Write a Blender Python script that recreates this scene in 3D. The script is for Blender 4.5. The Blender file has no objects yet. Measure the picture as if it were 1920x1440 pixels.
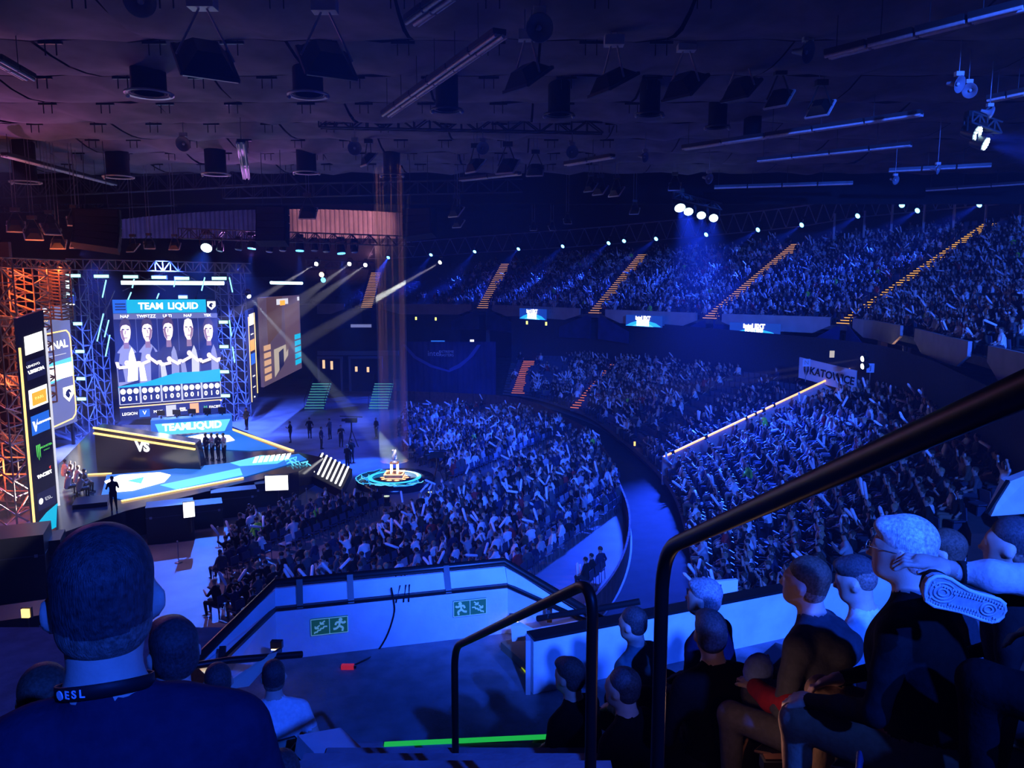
import bpy, math, random
import numpy as np
from mathutils import Vector, Matrix

random.seed(7); RNG = np.random.default_rng(7)
SC = bpy.context.scene
COL = SC.collection

# ------------------------------------------------------------------ camera
PITCH = math.radians(7.5); FPX = 1442.0; CAMZ = 13.0
SP, CP = math.sin(PITCH), math.cos(PITCH)
cam_data = bpy.data.cameras.new('camera'); cam_data.sensor_width = 36.0
cam_data.lens = 36.0 * FPX / 1920.0; cam_data.clip_start = 0.05; cam_data.clip_end = 400
cam = bpy.data.objects.new('camera', cam_data); COL.objects.link(cam)
cam.location = (0, 0, CAMZ); cam.rotation_euler = (math.pi / 2 - PITCH, 0, 0)
SC.camera = cam

# ------------------------------------------------------------------ view + world haze
SC.view_settings.view_transform = 'Standard'; SC.view_settings.look = 'None'
SC.view_settings.gamma = 1.0; SC.view_settings.use_curve_mapping = False
SC.view_settings.exposure = 0.0
world = bpy.data.worlds.new('World'); SC.world = world; world.use_nodes = True
wn = world.node_tree; wn.nodes.clear()
wo = wn.nodes.new('ShaderNodeOutputWorld')
wb = wn.nodes.new('ShaderNodeBackground'); wb.inputs[0].default_value = (0.010, 0.012, 0.055, 1); wb.inputs[1].default_value = 0.25
wn.links.new(wb.outputs[0], wo.inputs[0])
HAZE = 0.0009
wv = wn.nodes.new('ShaderNodeVolumeScatter'); wv.inputs['Color'].default_value = (0.75, 0.7, 1, 1)
wv.inputs['Density'].default_value = HAZE; wv.inputs['Anisotropy'].default_value = 0.0
wn.links.new(wv.outputs[0], wo.inputs[1])
cy = SC.cycles
cy.max_bounces = 4; cy.diffuse_bounces = 2; cy.glossy_bounces = 2; cy.transmission_bounces = 4
cy.volume_bounces = 0; cy.transparent_max_bounces = 8
cy.caustics_reflective = False; cy.caustics_refractive = False
cy.sample_clamp_indirect = 2.0; cy.sample_clamp_direct = 0.0
cy.use_light_tree = True
cy.adaptive_threshold = 0.04

# ------------------------------------------------------------------ lights
BLUE = (0.03, 0.16, 1.0)
def light(kind, name, loc, target=None, power=100.0, color=BLUE, radius=0.1, angle=40.0, blend=0.3, size=None, parent=None):
    d = bpy.data.lights.new(name, kind); d.energy = power; d.color = color
    if kind == 'SPOT':
        d.spot_size = math.radians(angle); d.spot_blend = blend; d.shadow_soft_size = radius
    elif kind == 'POINT':
        d.shadow_soft_size = radius
    elif kind == 'AREA':
        d.shape = 'RECTANGLE'; d.size, d.size_y = size
    o = bpy.data.objects.new(name, d); COL.objects.link(o); o.location = loc
    if target is not None:
        o.rotation_euler = (Vector(target) - Vector(loc)).to_track_quat('-Z', 'Y').to_euler()
    return o

def ray(px, py):
    u = (px - 960.0) / FPX; v = (720.0 - py) / FPX
    return Vector((u, CP + v * SP, -SP + v * CP))
def P(px, py, Y):
    d = ray(px, py); return Vector((0, 0, CAMZ)) + d * (Y / d.y)
def PZ(px, py, z):
    d = ray(px, py); return Vector((0, 0, CAMZ)) + d * ((z - CAMZ) / d.z)
def proj(p):
    x, y, z = p[0], p[1], p[2] - CAMZ
    dep = y * CP - z * SP
    if dep < 0.05: return (-9999, -9999, dep)
    return (960 + FPX * x / dep, 720 - FPX * (y * SP + z * CP) / dep, dep)

# wash spots: our side's blue lamp; the rest unseen, added for crowd, ceiling and floor
KEYS = [
    # (location, target, power, colour, radius, angle, blend)
    ((7.5, -9.0, 21.0), (0.3, 8.6, 9.2), 17000, (0.008, 0.075, 1.0), 0.10, 46, 0.5),
    ((12.0, -12.0, 21.5), (16, 34, 3.0), 78000, (0.025, 0.12, 1.0), 0.3, 42, 0.6),
    ((4.0, -12.0, 21.5), (-1, 45, 0.0), 85000, (0.02, 0.10, 1.0), 0.3, 30, 0.6),
    ((-3.0, -12.0, 21.5), (-1, 67, 0.0), 190000, (0.02, 0.09, 1.0), 0.3, 17, 0.6),
    ((14.0, -12.0, 21.5), (28, 62, 12.0), 150000, (0.025, 0.11, 1.0), 0.3, 34, 0.6),
    ((-33.0, 48.0, 15.0), (-27, 32, 22.0), 6000, (0.62, 0.19, 0.72), 0.05, 92, 1.0),
    ((-20.0, 60.0, 15.0), (-18, 46, 22.0), 2200, (0.55, 0.20, 0.75), 0.05, 92, 1.0),
    ((-24.0, 36.0, 19.0), (-10, 31, 0.0), 7000, (0.45, 0.26, 0.85), 0.1, 56, 0.7),
]
for i, (l, t, pw, c, r, a, b) in enumerate(KEYS):
    light('SPOT', 'wash_light', l, t, pw, c, r, a, b)

# ------------------------------------------------------------------ materials
MATS = {}
def mat(name, color=(0.5, 0.5, 0.5), rough=0.7, metal=0.0, emit=None, estr=0.0, noise=0.0, nscale=8.0, bump=0.0, bscale=60.0, spec=0.3):
    if name in MATS: return MATS[name]
    m = bpy.data.materials.new(name); m.use_nodes = True; MATS[name] = m
    nt = m.node_tree; b = nt.nodes['Principled BSDF']
    b.inputs['Base Color'].default_value = (*color, 1); b.inputs['Roughness'].default_value = rough
    b.inputs['Metallic'].default_value = metal; b.inputs['Specular IOR Level'].default_value = spec
    m.diffuse_color = (*color, 1)
    if emit is not None:
        b.inputs['Emission Color'].default_value = (*emit, 1); b.inputs['Emission Strength'].default_value = estr
    if noise > 0:
        tc = nt.nodes.new('ShaderNodeTexCoord'); n = nt.nodes.new('ShaderNodeTexNoise')
        n.inputs['Scale'].default_value = nscale; n.inputs['Detail'].default_value = 5
        nt.links.new(tc.outputs['Object'], n.inputs['Vector'])
        r = nt.nodes.new('ShaderNodeValToRGB')
        r.color_ramp.elements[0].position = 0.3; r.color_ramp.elements[1].position = 0.7
        r.color_ramp.elements[0].color = (*[c * (1 - noise) for c in color], 1)
        r.color_ramp.elements[1].color = (*[min(1, c * (1 + noise)) for c in color], 1)
        nt.links.new(n.outputs[0], r.inputs[0]); nt.links.new(r.outputs[0], b.inputs['Base Color'])
    if bump > 0:
        tc = nt.nodes.new('ShaderNodeTexCoord'); n = nt.nodes.new('ShaderNodeTexNoise')
        n.inputs['Scale'].default_value = bscale; n.inputs['Detail'].default_value = 6
        nt.links.new(tc.outputs['Object'], n.inputs['Vector'])
        bp = nt.nodes.new('ShaderNodeBump'); bp.inputs['Strength'].default_value = bump; bp.inputs['Distance'].default_value = 0.02
        nt.links.new(n.outputs[0], bp.inputs['Height']); nt.links.new(bp.outputs[0], b.inputs['Normal'])
    return m
def glow(name, color, strength):
    m = mat(name, (0.02, 0.02, 0.02), 0.5, emit=color, estr=strength); m.cycles.emission_sampling = 'NONE'; return m

# ------------------------------------------------------------------ mesh builder
def frame(d, up=(0, 0, 1)):
    d = Vector(d).normalized(); up = Vector(up)
    if abs(d.dot(up)) > 0.98: up = Vector((0, 1, 0))
    x = d.cross(up).normalized(); y = x.cross(d).normalized()
    return x, y, d
class MB:
    def __init__(self): self.v = []; self.f = []; self.m = []; self.sm = []
    def add(self, vs, fs, mi=0, smooth=False):
        o = len(self.v); self.v.extend([tuple(v) for v in vs])
        for f in fs:
            self.f.append(tuple(i + o for i in f)); self.m.append(mi); self.sm.append(smooth)
        return self
    def box(self, c, s, mi=0, rot=None):
        hx, hy, hz = s[0] / 2, s[1] / 2, s[2] / 2
        vs = [Vector((x, y, z)) for x in (-hx, hx) for y in (-hy, hy) for z in (-hz, hz)]
        if rot is not None: vs = [rot @ v for v in vs]
        c = Vector(c); vs = [v + c for v in vs]
        return self.add(vs, [(0, 1, 3, 2), (4, 6, 7, 5), (0, 4, 5, 1), (2, 3, 7, 6), (0, 2, 6, 4), (1, 5, 7, 3)], mi)
    def bar(self, a, b, w, h=None, mi=0, up=(0, 0, 1)):
        a, b = Vector(a), Vector(b); h = h or w
        x, y, d = frame(b - a, up); x = x * w / 2; y = y * h / 2
        vs = [a - x - y, a + x - y, a + x + y, a - x + y, b - x - y, b + x - y, b + x + y, b - x + y]
        return self.add(vs, [(0, 1, 2, 3), (7, 6, 5, 4), (0, 4, 5, 1), (1, 5, 6, 2), (2, 6, 7, 3), (3, 7, 4, 0)], mi)
    def tube(self, pts, r, n=8, mi=0, cap=True, smooth=True, up=(0, 0, 1)):
        pts = [Vector(p) for p in pts]; rs = r if isinstance(r, (list, tuple)) else [r] * len(pts)
        vs = []; fs = []
        for i, p in enumerate(pts):
            d = (pts[min(i + 1, len(pts) - 1)] - pts[max(i - 1, 0)])
            x, y, _ = frame(d, up)
            for k in range(n):
                t = 2 * math.pi * k / n; vs.append(p + x * (rs[i] * math.cos(t)) + y * (rs[i] * math.sin(t)))
        for i in range(len(pts) - 1):
            for k in range(n):
                k2 = (k + 1) % n; fs.append((i * n + k, i * n + k2, (i + 1) * n + k2, (i + 1) * n + k))
        self.add(vs, fs, mi, smooth)
        if cap:
            self.add(vs[:n], [tuple(range(n))[::-1]], mi); self.add(vs[-n:], [tuple(range(n))], mi)
        return self
    def prism(self, poly, depth_vec, mi=0):
        n = len(poly); d = Vector(depth_vec); a = [Vector(p) for p in poly]; b = [p + d for p in a]
        fs = [tuple(range(n)), tuple(range(2 * n - 1, n - 1, -1))]
        for i in range(n):
            j = (i + 1) % n; fs.append((i, i + n, j + n, j))
        return self.add(a + b, fs, mi)
    def ball(self, c, r, mi=0, n=10, m=6):
        c = Vector(c); rr = r if isinstance(r, (tuple, list)) else (r, r, r); vs = []; fs = []
        for i in range(m + 1):
            t = math.pi * i / m
            for k in range(n):
                a = 2 * math.pi * k / n
                vs.append(c + Vector((rr[0] * math.sin(t) * math.cos(a), rr[1] * math.sin(t) * math.sin(a), rr[2] * math.cos(t))))
        for i in range(m):
            for k in range(n):
                k2 = (k + 1) % n; fs.append((i * n + k, (i + 1) * n + k, (i + 1) * n + k2, i * n + k2))
        return self.add(vs, fs, mi, True)
    def lathe(self, prof, c=(0, 0, 0), n=20, mi=0, rot=None, smooth=True):
        c = Vector(c); vs = []; fs = []
        for (r, z) in prof:
            for k in range(n):
                a = 2 * math.pi * k / n; v = Vector((r * math.cos(a), r * math.sin(a), z))
                vs.append((rot @ v if rot is not None else v) + c)
        for i in range(len(prof) - 1):
            for k in range(n):
                k2 = (k + 1) % n; fs.append((i * n + k, i * n + k2, (i + 1) * n + k2, (i + 1) * n + k))
        return self.add(vs, fs, mi, smooth)
    def mesh(self, name, mats):
        me = bpy.data.meshes.new(name); me.from_pydata(self.v, [], self.f)
        for m in (mats if isinstance(mats, (list, tuple)) else [mats]): me.materials.append(m)
        me.polygons.foreach_set('material_index', self.m); me.polygons.foreach_set('use_smooth', self.sm)
        me.update(); return me
    def obj(self, name, mats, parent=None, loc=None, **k):
        return link(name, self.mesh(name, mats), parent, loc, **k)

def world_of(o):
    m = o.matrix_basis.copy()
    return world_of(o.parent) @ o.matrix_parent_inverse @ m if o.parent else m
def tag(o, label=None, cat=None, group=None, kind=None):
    if label: o['label'] = label
    if cat: o['category'] = cat
    if group: o['group'] = group
    if kind: o['kind'] = kind
    return o
def link(name, me, parent=None, loc=None, rot=None, label=None, cat=None, group=None, kind=None):
    o = bpy.data.objects.new(name, me); COL.objects.link(o)
    if parent is not None:
        o.parent = parent
        if loc is None: o.matrix_parent_inverse = world_of(parent).inverted()   # mesh given in world coordinates
    if loc is not None: o.location = loc
    if rot is not None: o.rotation_euler = rot
    return tag(o, label, cat, group, kind)
def empty(name, loc, rot=(0, 0, 0), label=None, cat=None, group=None):
    o = bpy.data.objects.new(name, None); COL.objects.link(o); o.location = loc; o.rotation_euler = rot; o.empty_display_size = 0.2
    return tag(o, label, cat, group)
def copy_tree(o, parent=None):
    c = o.copy(); COL.objects.link(c)
    if parent is not None: c.parent = parent
    for ch in list(o.children): copy_tree(ch, c)
    return c
def text(name, s, size, mtx, m, parent=None, align='CENTER', ext=0.002, bold=0.0, xscale=1.0):
    cu = bpy.data.curves.new(name, 'FONT'); cu.body = s; cu.size = size; cu.align_x = align; cu.align_y = 'CENTER'
    cu.extrude = ext; cu.offset = bold; cu.resolution_u = 3; cu.materials.append(m)
    t = bpy.data.objects.new(name, cu); COL.objects.link(t)
    me = bpy.data.meshes.new_from_object(t.evaluated_get(bpy.context.evaluated_depsgraph_get())); bpy.data.objects.remove(t); bpy.data.curves.remove(cu)
    o = bpy.data.objects.new(name, me); COL.objects.link(o)
    mm = mtx @ Matrix.Diagonal((xscale, 1, 1, 1))
    if parent is not None:
        o.parent = parent; o.matrix_parent_inverse = parent.matrix_basis.inverted()
    o.matrix_basis = mm
    return o
def structure(o): o['kind'] = 'structure'; return o

# ------------------------------------------------------------------ organic surfaces: smooth union of tapered capsules and ellipsoids
def prim_d(pr, X):
    if pr[0] == 'c':
        a = np.array(pr[1]); b = np.array(pr[2]); ra, rb = pr[3], pr[4]
        ab = b - a; t = np.clip(((X - a) @ ab) / max(ab @ ab, 1e-9), 0, 1)
        return np.linalg.norm(X - a - t[..., None] * ab, axis=-1) - (ra + (rb - ra) * t)
    c = np.array(pr[1]); r = np.array(pr[2]); Y = X - c
    if len(pr) > 4 and pr[4] is not None: Y = Y @ np.array(pr[4])
    q = np.linalg.norm(Y / r, axis=-1); g = np.linalg.norm(Y / (r * r), axis=-1)
    return q * (q - 1.0) / np.maximum(g, 1e-6)
def prim_box(pr):
    if pr[0] == 'c':
        P0 = np.array([pr[1], pr[2]]); R0 = np.array([[pr[3]], [pr[4]]]); return (P0 - R0).min(0), (P0 + R0).max(0)
    m = max(pr[2]) if len(pr) > 4 and pr[4] is not None else np.array(pr[2]); return np.array(pr[1]) - m, np.array(pr[1]) + m
def prim_k(pr, k):
    return pr[6] if pr[0] == 'c' and len(pr) > 6 else (pr[5] if pr[0] == 'e' and len(pr) > 5 else k)
def nearest(prims, X):
    best = np.full(len(X), 1e9); arg = np.zeros(len(X), np.int32)
    for i, pr in enumerate(prims):
        d = prim_d(pr, X); w = d < best; best[w] = d[w]; arg[w] = i
    return arg
def sdf_arrays(prims, h, k=0.04):
    bx = [prim_box(p) for p in prims]
    lo = np.min([b[0] for b in bx], axis=0) - 2.5 * h; hi = np.max([b[1] for b in bx], axis=0) + 2.5 * h
    n = np.ceil((hi - lo) / h).astype(int) + 1
    ax = [lo[i] + h * np.arange(n[i]) for i in range(3)]
    D = np.full(tuple(n), 1.0)
    for pr, (b0, b1) in zip(prims, bx):
        kk = prim_k(pr, k); mg = kk + 3 * h
        i0 = np.maximum(0, np.floor((b0 - mg - lo) / h).astype(int)); i1 = np.minimum(n, np.ceil((b1 + mg - lo) / h).astype(int) + 1)
        sl = tuple(slice(i0[i], i1[i]) for i in range(3))
        g = np.stack(np.meshgrid(*[ax[i][sl[i]] for i in range(3)], indexing='ij'), -1)
        d = prim_d(pr, g); A = D[sl]; hh = np.maximum(kk - np.abs(A - d), 0) / kk
        D[sl] = np.minimum(A, d) - hh * hh * kk * 0.25
    S = D < 0
    c8 = np.stack([S[i:n[0] - 1 + i, j:n[1] - 1 + j, l:n[2] - 1 + l] for i in (0, 1) for j in (0, 1) for l in (0, 1)])
    mixed = c8.any(0) & ~c8.all(0)
    idx = -np.ones(mixed.shape, np.int64); cells = np.argwhere(mixed); idx[mixed] = np.arange(len(cells))
    acc = np.zeros((len(cells), 3)); cnt = np.zeros(len(cells))
    corners = [(i, j, l) for i in (0, 1) for j in (0, 1) for l in (0, 1)]
    for a in corners:
        for ax in range(3):
            if a[ax] == 1: continue
            b = list(a); b[ax] = 1
            da = D[tuple((cells + a).T)]; db = D[tuple((cells + b).T)]
            cr = (da < 0) != (db < 0); t = np.where(cr, da / np.where(cr, da - db, 1), 0)
            p = np.array(a, float) + np.zeros((len(cells), 3)); p[:, ax] += t
            acc[cr] += p[cr]; cnt[cr] += 1
    V = lo + (cells + acc / cnt[:, None]) * h
    Q = []
    for ax in range(3):
        o1, o2 = [(1, 2), (2, 0), (0, 1)][ax]
        sl = [slice(None)] * 3; sl2 = [slice(None)] * 3
        sl[ax] = slice(0, n[ax] - 1); sl2[ax] = slice(1, n[ax])
        ch = S[tuple(sl)] != S[tuple(sl2)]
        e = np.argwhere(ch); e = e[(e[:, o1] > 0) & (e[:, o2] > 0)]
        ins = S[tuple(e.T)]
        d1 = np.zeros(3, int); d1[o1] = 1; d2 = np.zeros(3, int); d2[o2] = 1
        q = np.stack([idx[tuple((e - d1 - d2).T)], idx[tuple((e - d2).T)], idx[tuple(e.T)], idx[tuple((e - d1).T)]], 1)
        q[~ins] = q[~ins][:, ::-1]; Q.append(q)
    Q = np.concatenate(Q); Q = Q[(Q >= 0).all(1)]
    return V, Q
def np_mesh(name, V, F, mi, mats, smooth=True):
    me = bpy.data.meshes.new(name); F = np.asarray(F); k = F.shape[1]
    me.vertices.add(len(V)); me.vertices.foreach_set('co', np.asarray(V, np.float32).ravel())
    me.loops.add(F.size); me.loops.foreach_set('vertex_index', F.ravel().astype(np.int32))
    me.polygons.add(len(F)); me.polygons.foreach_set('loop_start', np.arange(0, F.size, k, dtype=np.int32))
    me.polygons.foreach_set('loop_total', np.full(len(F), k, np.int32))
    for m in mats: me.materials.append(m)
    me.polygons.foreach_set('material_index', np.asarray(mi, np.int32))
    me.polygons.foreach_set('use_smooth', np.full(len(F), smooth))
    me.update(); me.validate(); return me
def relax(V, Q, it=2):
    n = len(V); E = np.concatenate([Q[:, [0, 1]], Q[:, [1, 2]], Q[:, [2, 3]], Q[:, [3, 0]]])
    for _ in range(it):
        s = np.zeros_like(V); c = np.zeros(n)
        for a, b in ((0, 1), (1, 0)):
            np.add.at(s, E[:, a], V[E[:, b]]); np.add.at(c, E[:, a], 1)
        V = 0.5 * V + 0.5 * s / np.maximum(c, 1)[:, None]
    return V
def sdf_mesh(name, prims, mats, h=0.02, k=0.04, it=2, override=None):
    V, Q = sdf_arrays(prims, h, k); V = relax(V, Q, it)
    C = V[Q].mean(1); arg = nearest(prims, C)
    mi = np.array([pr[5] if pr[0] == 'c' else pr[3] for pr in prims])[arg]
    if override is not None: mi = override(C, mi)
    return np_mesh(name, V, Q, mi, mats)
def decimated(me, ratio):
    o = bpy.data.objects.new('tmp', me); COL.objects.link(o)
    md = o.modifiers.new('d', 'DECIMATE'); md.ratio = ratio; md.use_collapse_triangulate = True
    dg = bpy.context.evaluated_depsgraph_get(); ev = o.evaluated_get(dg)
    r = bpy.data.meshes.new_from_object(ev); bpy.data.objects.remove(o); return r
# ------------------------------------------------------------------ plan curves of the bowl (s runs along the ring, from behind the stage to our side)
def curve(ctrl, s):
    c = [np.array(p, float) for p in ctrl]; n = len(c)
    s = min(max(s, 0.0), n - 1.0001); i = int(s); t = s - i
    p1, p2 = c[i], c[i + 1]; p0 = c[i - 1] if i > 0 else 2 * p1 - p2; p3 = c[i + 2] if i + 2 < n else 2 * p2 - p1
    return 0.5 * ((2 * p1) + (p2 - p0) * t + (2 * p0 - 5 * p1 + 4 * p2 - p3) * t * t + (3 * p1 - p0 - 3 * p2 + p3) * t ** 3)
TIER_FRONT = [(-44, 106, 9.6), (-19.4, 103, 9.6), (-3.8, 99.7, 9.6), (8.9, 83, 9.6), (18.2, 71, 9.6), (26.6, 61.8, 9.6), (25.7, 50.7, 9.6), (22.7, 39.5, 9.6), (20.6, 30.9, 9.6), (18.5, 23, 9.6)]
TIER_BACK = [(-48, 121, 13.9), (-20.6, 118, 14.5), (-0.8, 115, 15.75), (16.7, 98, 16.5), (30.9, 84, 17.1), (45.3, 74, 18.5), (52, 57, 18.9), (49, 42, 19), (45, 30, 19), (42, 20, 19)]
LOW_IN = [(-30, 88, 1.0), (-14, 86, 1.0), (-0.5, 83.5, 1.0), (6.2, 72, 1.0), (8.4, 60, 1.0), (9.4, 46.7, 1.1), (8.6, 37, 1.1), (7.2, 29.5, 1.1), (5.2, 23.5, 1.1), (2, 18, 1.1)]
LOW_OUT = [(-30, 96, 3.0), (-15, 95, 3.0), (0.6, 93, 3.6), (11.5, 81, 4.4), (17.5, 68.5, 4.9), (23.4, 53, 5.5), (22.6, 43, 5.9), (19.8, 33.5, 6.1), (17, 25.5, 6.1), (14, 19, 6.1)]
BARRIER = [(-14, 85), (-1.7, 81.3), (2.1, 76.5), (4.3, 69), (6.07, 62.6), (6.7, 52.6), (6.5, 46.6), (6.1, 38.7), (4.7, 32), (2.5, 27), (-1, 22.5)]
N_TIER, N_LOW = 22, 13
FOCUS = np.array((-20.0, 56.0))

M_conc = mat('concrete_dark', (0.16, 0.16, 0.18), 0.85, noise=0.25, nscale=1.5, bump=0.3, bscale=12)
M_floor = mat('arena_floor', (0.21, 0.20, 0.23), 0.55, noise=0.2, nscale=0.6, bump=0.1, bscale=4)
M_deck = mat('stand_deck', (0.09, 0.09, 0.11), 0.85, noise=0.2, nscale=2.0)
M_white = mat('painted_white', (0.72, 0.72, 0.74), 0.6, noise=0.08, nscale=2.5, bump=0.15, bscale=25)
M_black = mat('black_metal', (0.012, 0.012, 0.014), 0.35, spec=0.5)
M_matblack = mat('black_cloth', (0.012, 0.012, 0.016), 0.95)
M_steel = mat('steel', (0.35, 0.35, 0.38), 0.4, metal=0.7)
M_dsteel = mat('dark_steel', (0.08, 0.08, 0.09), 0.45, metal=0.5)

# arena floor
b = MB(); b.add([(-80, -10, 0), (70, -10, 0), (70, 135, 0), (-80, 135, 0)], [(0, 1, 2, 3)])
structure(b.obj('floor', M_floor))
tag(bpy.data.objects['floor'], 'wide grey concrete arena floor under the seats and the stage', 'floor')

def stepped(front, back, n, s0, s1, ds, z_of=None):
    m = MB(); S = np.arange(s0, s1 + 1e-6, ds); prev = None
    for s in S:
        f, k = curve(front, s), curve(back, s); col = []
        for r in range(n):
            a = f + (k - f) * r / n; c = f + (k - f) * (r + 1) / n; z = a[2]
            col += [(a[0], a[1], z - (k[2] - f[2]) / n), (a[0], a[1], z), (c[0], c[1], z)]
        o = len(m.v); m.v.extend(col)
        if prev is not None:
            for i in range(len(col) - 1):
                m.f.append((prev + i, o + i, o + i + 1, prev + i + 1)); m.m.append(0); m.sm.append(False)
        prev = o
    return m
structure(stepped(TIER_FRONT, TIER_BACK, N_TIER, 0, 8.6, 0.1).obj('floor_upper_tier', M_deck))
structure(stepped(LOW_IN, LOW_OUT, N_LOW, 1.95, 8.4, 0.1).obj('floor_lower_stand', M_deck))

# ring walls
def ribbon(pts_a, pts_b, name, m):
    q = MB(); n = len(pts_a); q.v = [tuple(p) for p in pts_a] + [tuple(p) for p in pts_b]
    for i in range(n - 1):
        q.f.append((i, i + 1, n + i + 1, n + i)); q.m.append(0); q.sm.append(False)
    return structure(q.obj(name, m))
S = np.arange(0, 8.61, 0.1)
tb = [curve(TIER_BACK, s) for s in S]
ribbon([(p[0] * 1.02, p[1] * 1.02, p[2] - 2) for p in tb], [(p[0] * 1.02, p[1] * 1.02, 24) for p in tb], 'wall_behind_upper_tier', mat('wall_dark', (0.03, 0.03, 0.05), 0.9, noise=0.2))
lo = [curve(LOW_OUT, s) for s in np.arange(1.95, 8.41, 0.1)]
ribbon([(p[0], p[1], p[2] - 1) for p in lo], [(p[0], p[1], 9.0) for p in lo], 'wall_behind_lower_stand', mat('wall_dark', (0.03, 0.03, 0.05), 0.9))
# underside of the tier
uf = [curve(TIER_FRONT, s) for s in np.arange(0, 8.61, 0.1)]
ribbon([(p[0], p[1], 8.9) for p in uf], [(p[0] * 1.12 + 1, p[1] * 1.10, 8.9) for p in uf], 'ceiling_under_upper_tier', M_deck)
# far wall of the floor
b = MB(); b.box((-32, 104, 5), (50, 0.5, 10)); structure(b.obj('wall_far', mat('wall_navy', (0.05, 0.05, 0.09), 0.85, noise=0.3, nscale=0.4)))
# barrier round the floor: individual upholstered boards
bar_pts = [curve(BARRIER, s) for s in np.arange(0, 10.0, 0.125)]
br = structure(empty('wall_floor_barrier', (0, 0, 0)))
bm_board = mat('barrier_board', (0.10, 0.045, 0.05), 0.7, noise=0.3, nscale=3)
for i in range(len(bar_pts) - 1):
    a, c = bar_pts[i], bar_pts[i + 1]; d = (c - a); g = d * 0.02
    q = MB(); A = Vector((*(a + g), 0)); B = Vector((*(c - g), 0))
    q.bar(A + Vector((0, 0, .55)), B + Vector((0, 0, .55)), 0.10, 1.1)
    q.obj('barrier_board', bm_board, br)

# upper tier parapets with screens
M_par = mat('parapet_paint', (0.45, 0.42, 0.44), 0.7, noise=0.12, nscale=1.0)
PARAPETS = [(0.35, 0.86), (1.12, 1.9), (2.1, 2.88), (3.1, 3.9), (4.1, 4.88), (5.12, 6.02), (6.3, 7.3), (7.6, 8.6)]
for (s0, s1) in PARAPETS:
    root = structure(empty('wall_parapet', tuple(curve(TIER_FRONT, (s0 + s1) / 2) * np.array((1, 1, 1)))))
    n = 6
    for i in range(n):
        a, c = curve(TIER_FRONT, s0 + (s1 - s0) * i / n), curve(TIER_FRONT, s0 + (s1 - s0) * (i + 1) / n)
        A, B = Vector(a), Vector(c); dn = Vector((-(B - A).y, (B - A).x, 0)).normalized()
        za = -0.1 if i == 0 else -0.75; zb = -0.1 if i == n - 1 else -0.75
        q = MB(); poly = [A + Vector((0, 0, za)), B + Vector((0, 0, zb)), B + Vector((0, 0, .62)), A + Vector((0, 0, .62))]
        q.prism(poly, -dn * 0.18); q.obj('parapet_panel', M_par, root)
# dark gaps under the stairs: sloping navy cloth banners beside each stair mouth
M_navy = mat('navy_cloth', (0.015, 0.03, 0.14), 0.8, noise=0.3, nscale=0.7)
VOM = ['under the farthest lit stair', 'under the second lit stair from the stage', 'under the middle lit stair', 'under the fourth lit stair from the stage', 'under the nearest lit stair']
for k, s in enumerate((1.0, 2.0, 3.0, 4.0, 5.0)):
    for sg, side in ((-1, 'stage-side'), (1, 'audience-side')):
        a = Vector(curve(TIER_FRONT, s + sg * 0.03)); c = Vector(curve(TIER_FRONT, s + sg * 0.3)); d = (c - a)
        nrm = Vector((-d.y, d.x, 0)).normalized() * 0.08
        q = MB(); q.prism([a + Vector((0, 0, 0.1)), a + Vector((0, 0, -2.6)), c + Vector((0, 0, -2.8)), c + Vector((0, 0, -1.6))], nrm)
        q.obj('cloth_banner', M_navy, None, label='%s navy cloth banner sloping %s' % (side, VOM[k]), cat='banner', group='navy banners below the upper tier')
M_ledblue = None

# under-tier columns
for i, s in enumerate((1.5, 2.05, 2.5, 3.05, 3.5, 4.05, 4.5, 5.05, 5.6)):
    c = curve(TIER_FRONT, s); o = c * np.array((1.03, 1.03, 1))
    q = MB(); q.box((o[0], o[1], 6.9), (0.5, 0.5, 4.6)); structure(q.obj('pillar_under_tier', mat('pillar_paint', (0.16, 0.15, 0.18), 0.8)))

# stairs with lit nosings
def lit_stairs(front, back, s, w, nsteps, m, label, group, frac=(0, 1)):
    f, k = Vector(curve(front, s)), Vector(curve(back, s)); run = k - f
    f, k = f + run * frac[0], f + run * frac[1]; run = k - f
    side = Vector((-run.y, run.x, 0)).normalized()
    root = empty('lit_staircase', f, label=label, cat='stairs', group=group)
    body = MB()
    hr = run / nsteps
    yaw = math.atan2(side.y, side.x)
    body.bar(f + Vector((0, 0, -.12)), k + Vector((0, 0, -.12)), w, 0.2); body.obj('stair_base', M_deck, root)
    st = MB(); st.box((0, 0, 0), (w, math.hypot(hr.x, hr.y) * 0.96, 0.1)); stm = st.mesh('step', M_deck)
    nm = MB(); nm.box((0, 0, 0), (w * 0.96, 0.05, 0.055)); nmm = nm.mesh('step_light', m)
    for i in range(nsteps):
        p = hr * (i + 0.5) + Vector((0, 0, 0.05)); so = link('step', stm, root, loc=p, rot=(0, 0, yaw))
        back_off = Vector((hr.x, hr.y, 0)).normalized() * (-math.hypot(hr.x, hr.y) * 0.5)
        l = bpy.data.objects.new('step_light', nmm); COL.objects.link(l); l.parent = so
        l.location = Matrix.Rotation(-yaw, 3, 'Z') @ back_off + Vector((0, 0, 0.03))
    return root
M_or = glow('step_glow_orange', (1.0, 0.42, 0.16), 0.9)
M_ye = glow('step_glow_amber', (1.0, 0.45, 0.06), 1.3)
M_re = glow('step_glow_red', (1.0, 0.22, 0.08), 0.9)
names = ['farthest orange-lit stair on the upper tier, beside empty seats', 'second orange-lit stair on the upper tier counting from the stage', 'middle orange-lit stair on the upper tier',
         'fourth lit stair on the upper tier counting from the stage', 'nearest and longest amber-lit stair on the upper tier']
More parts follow.
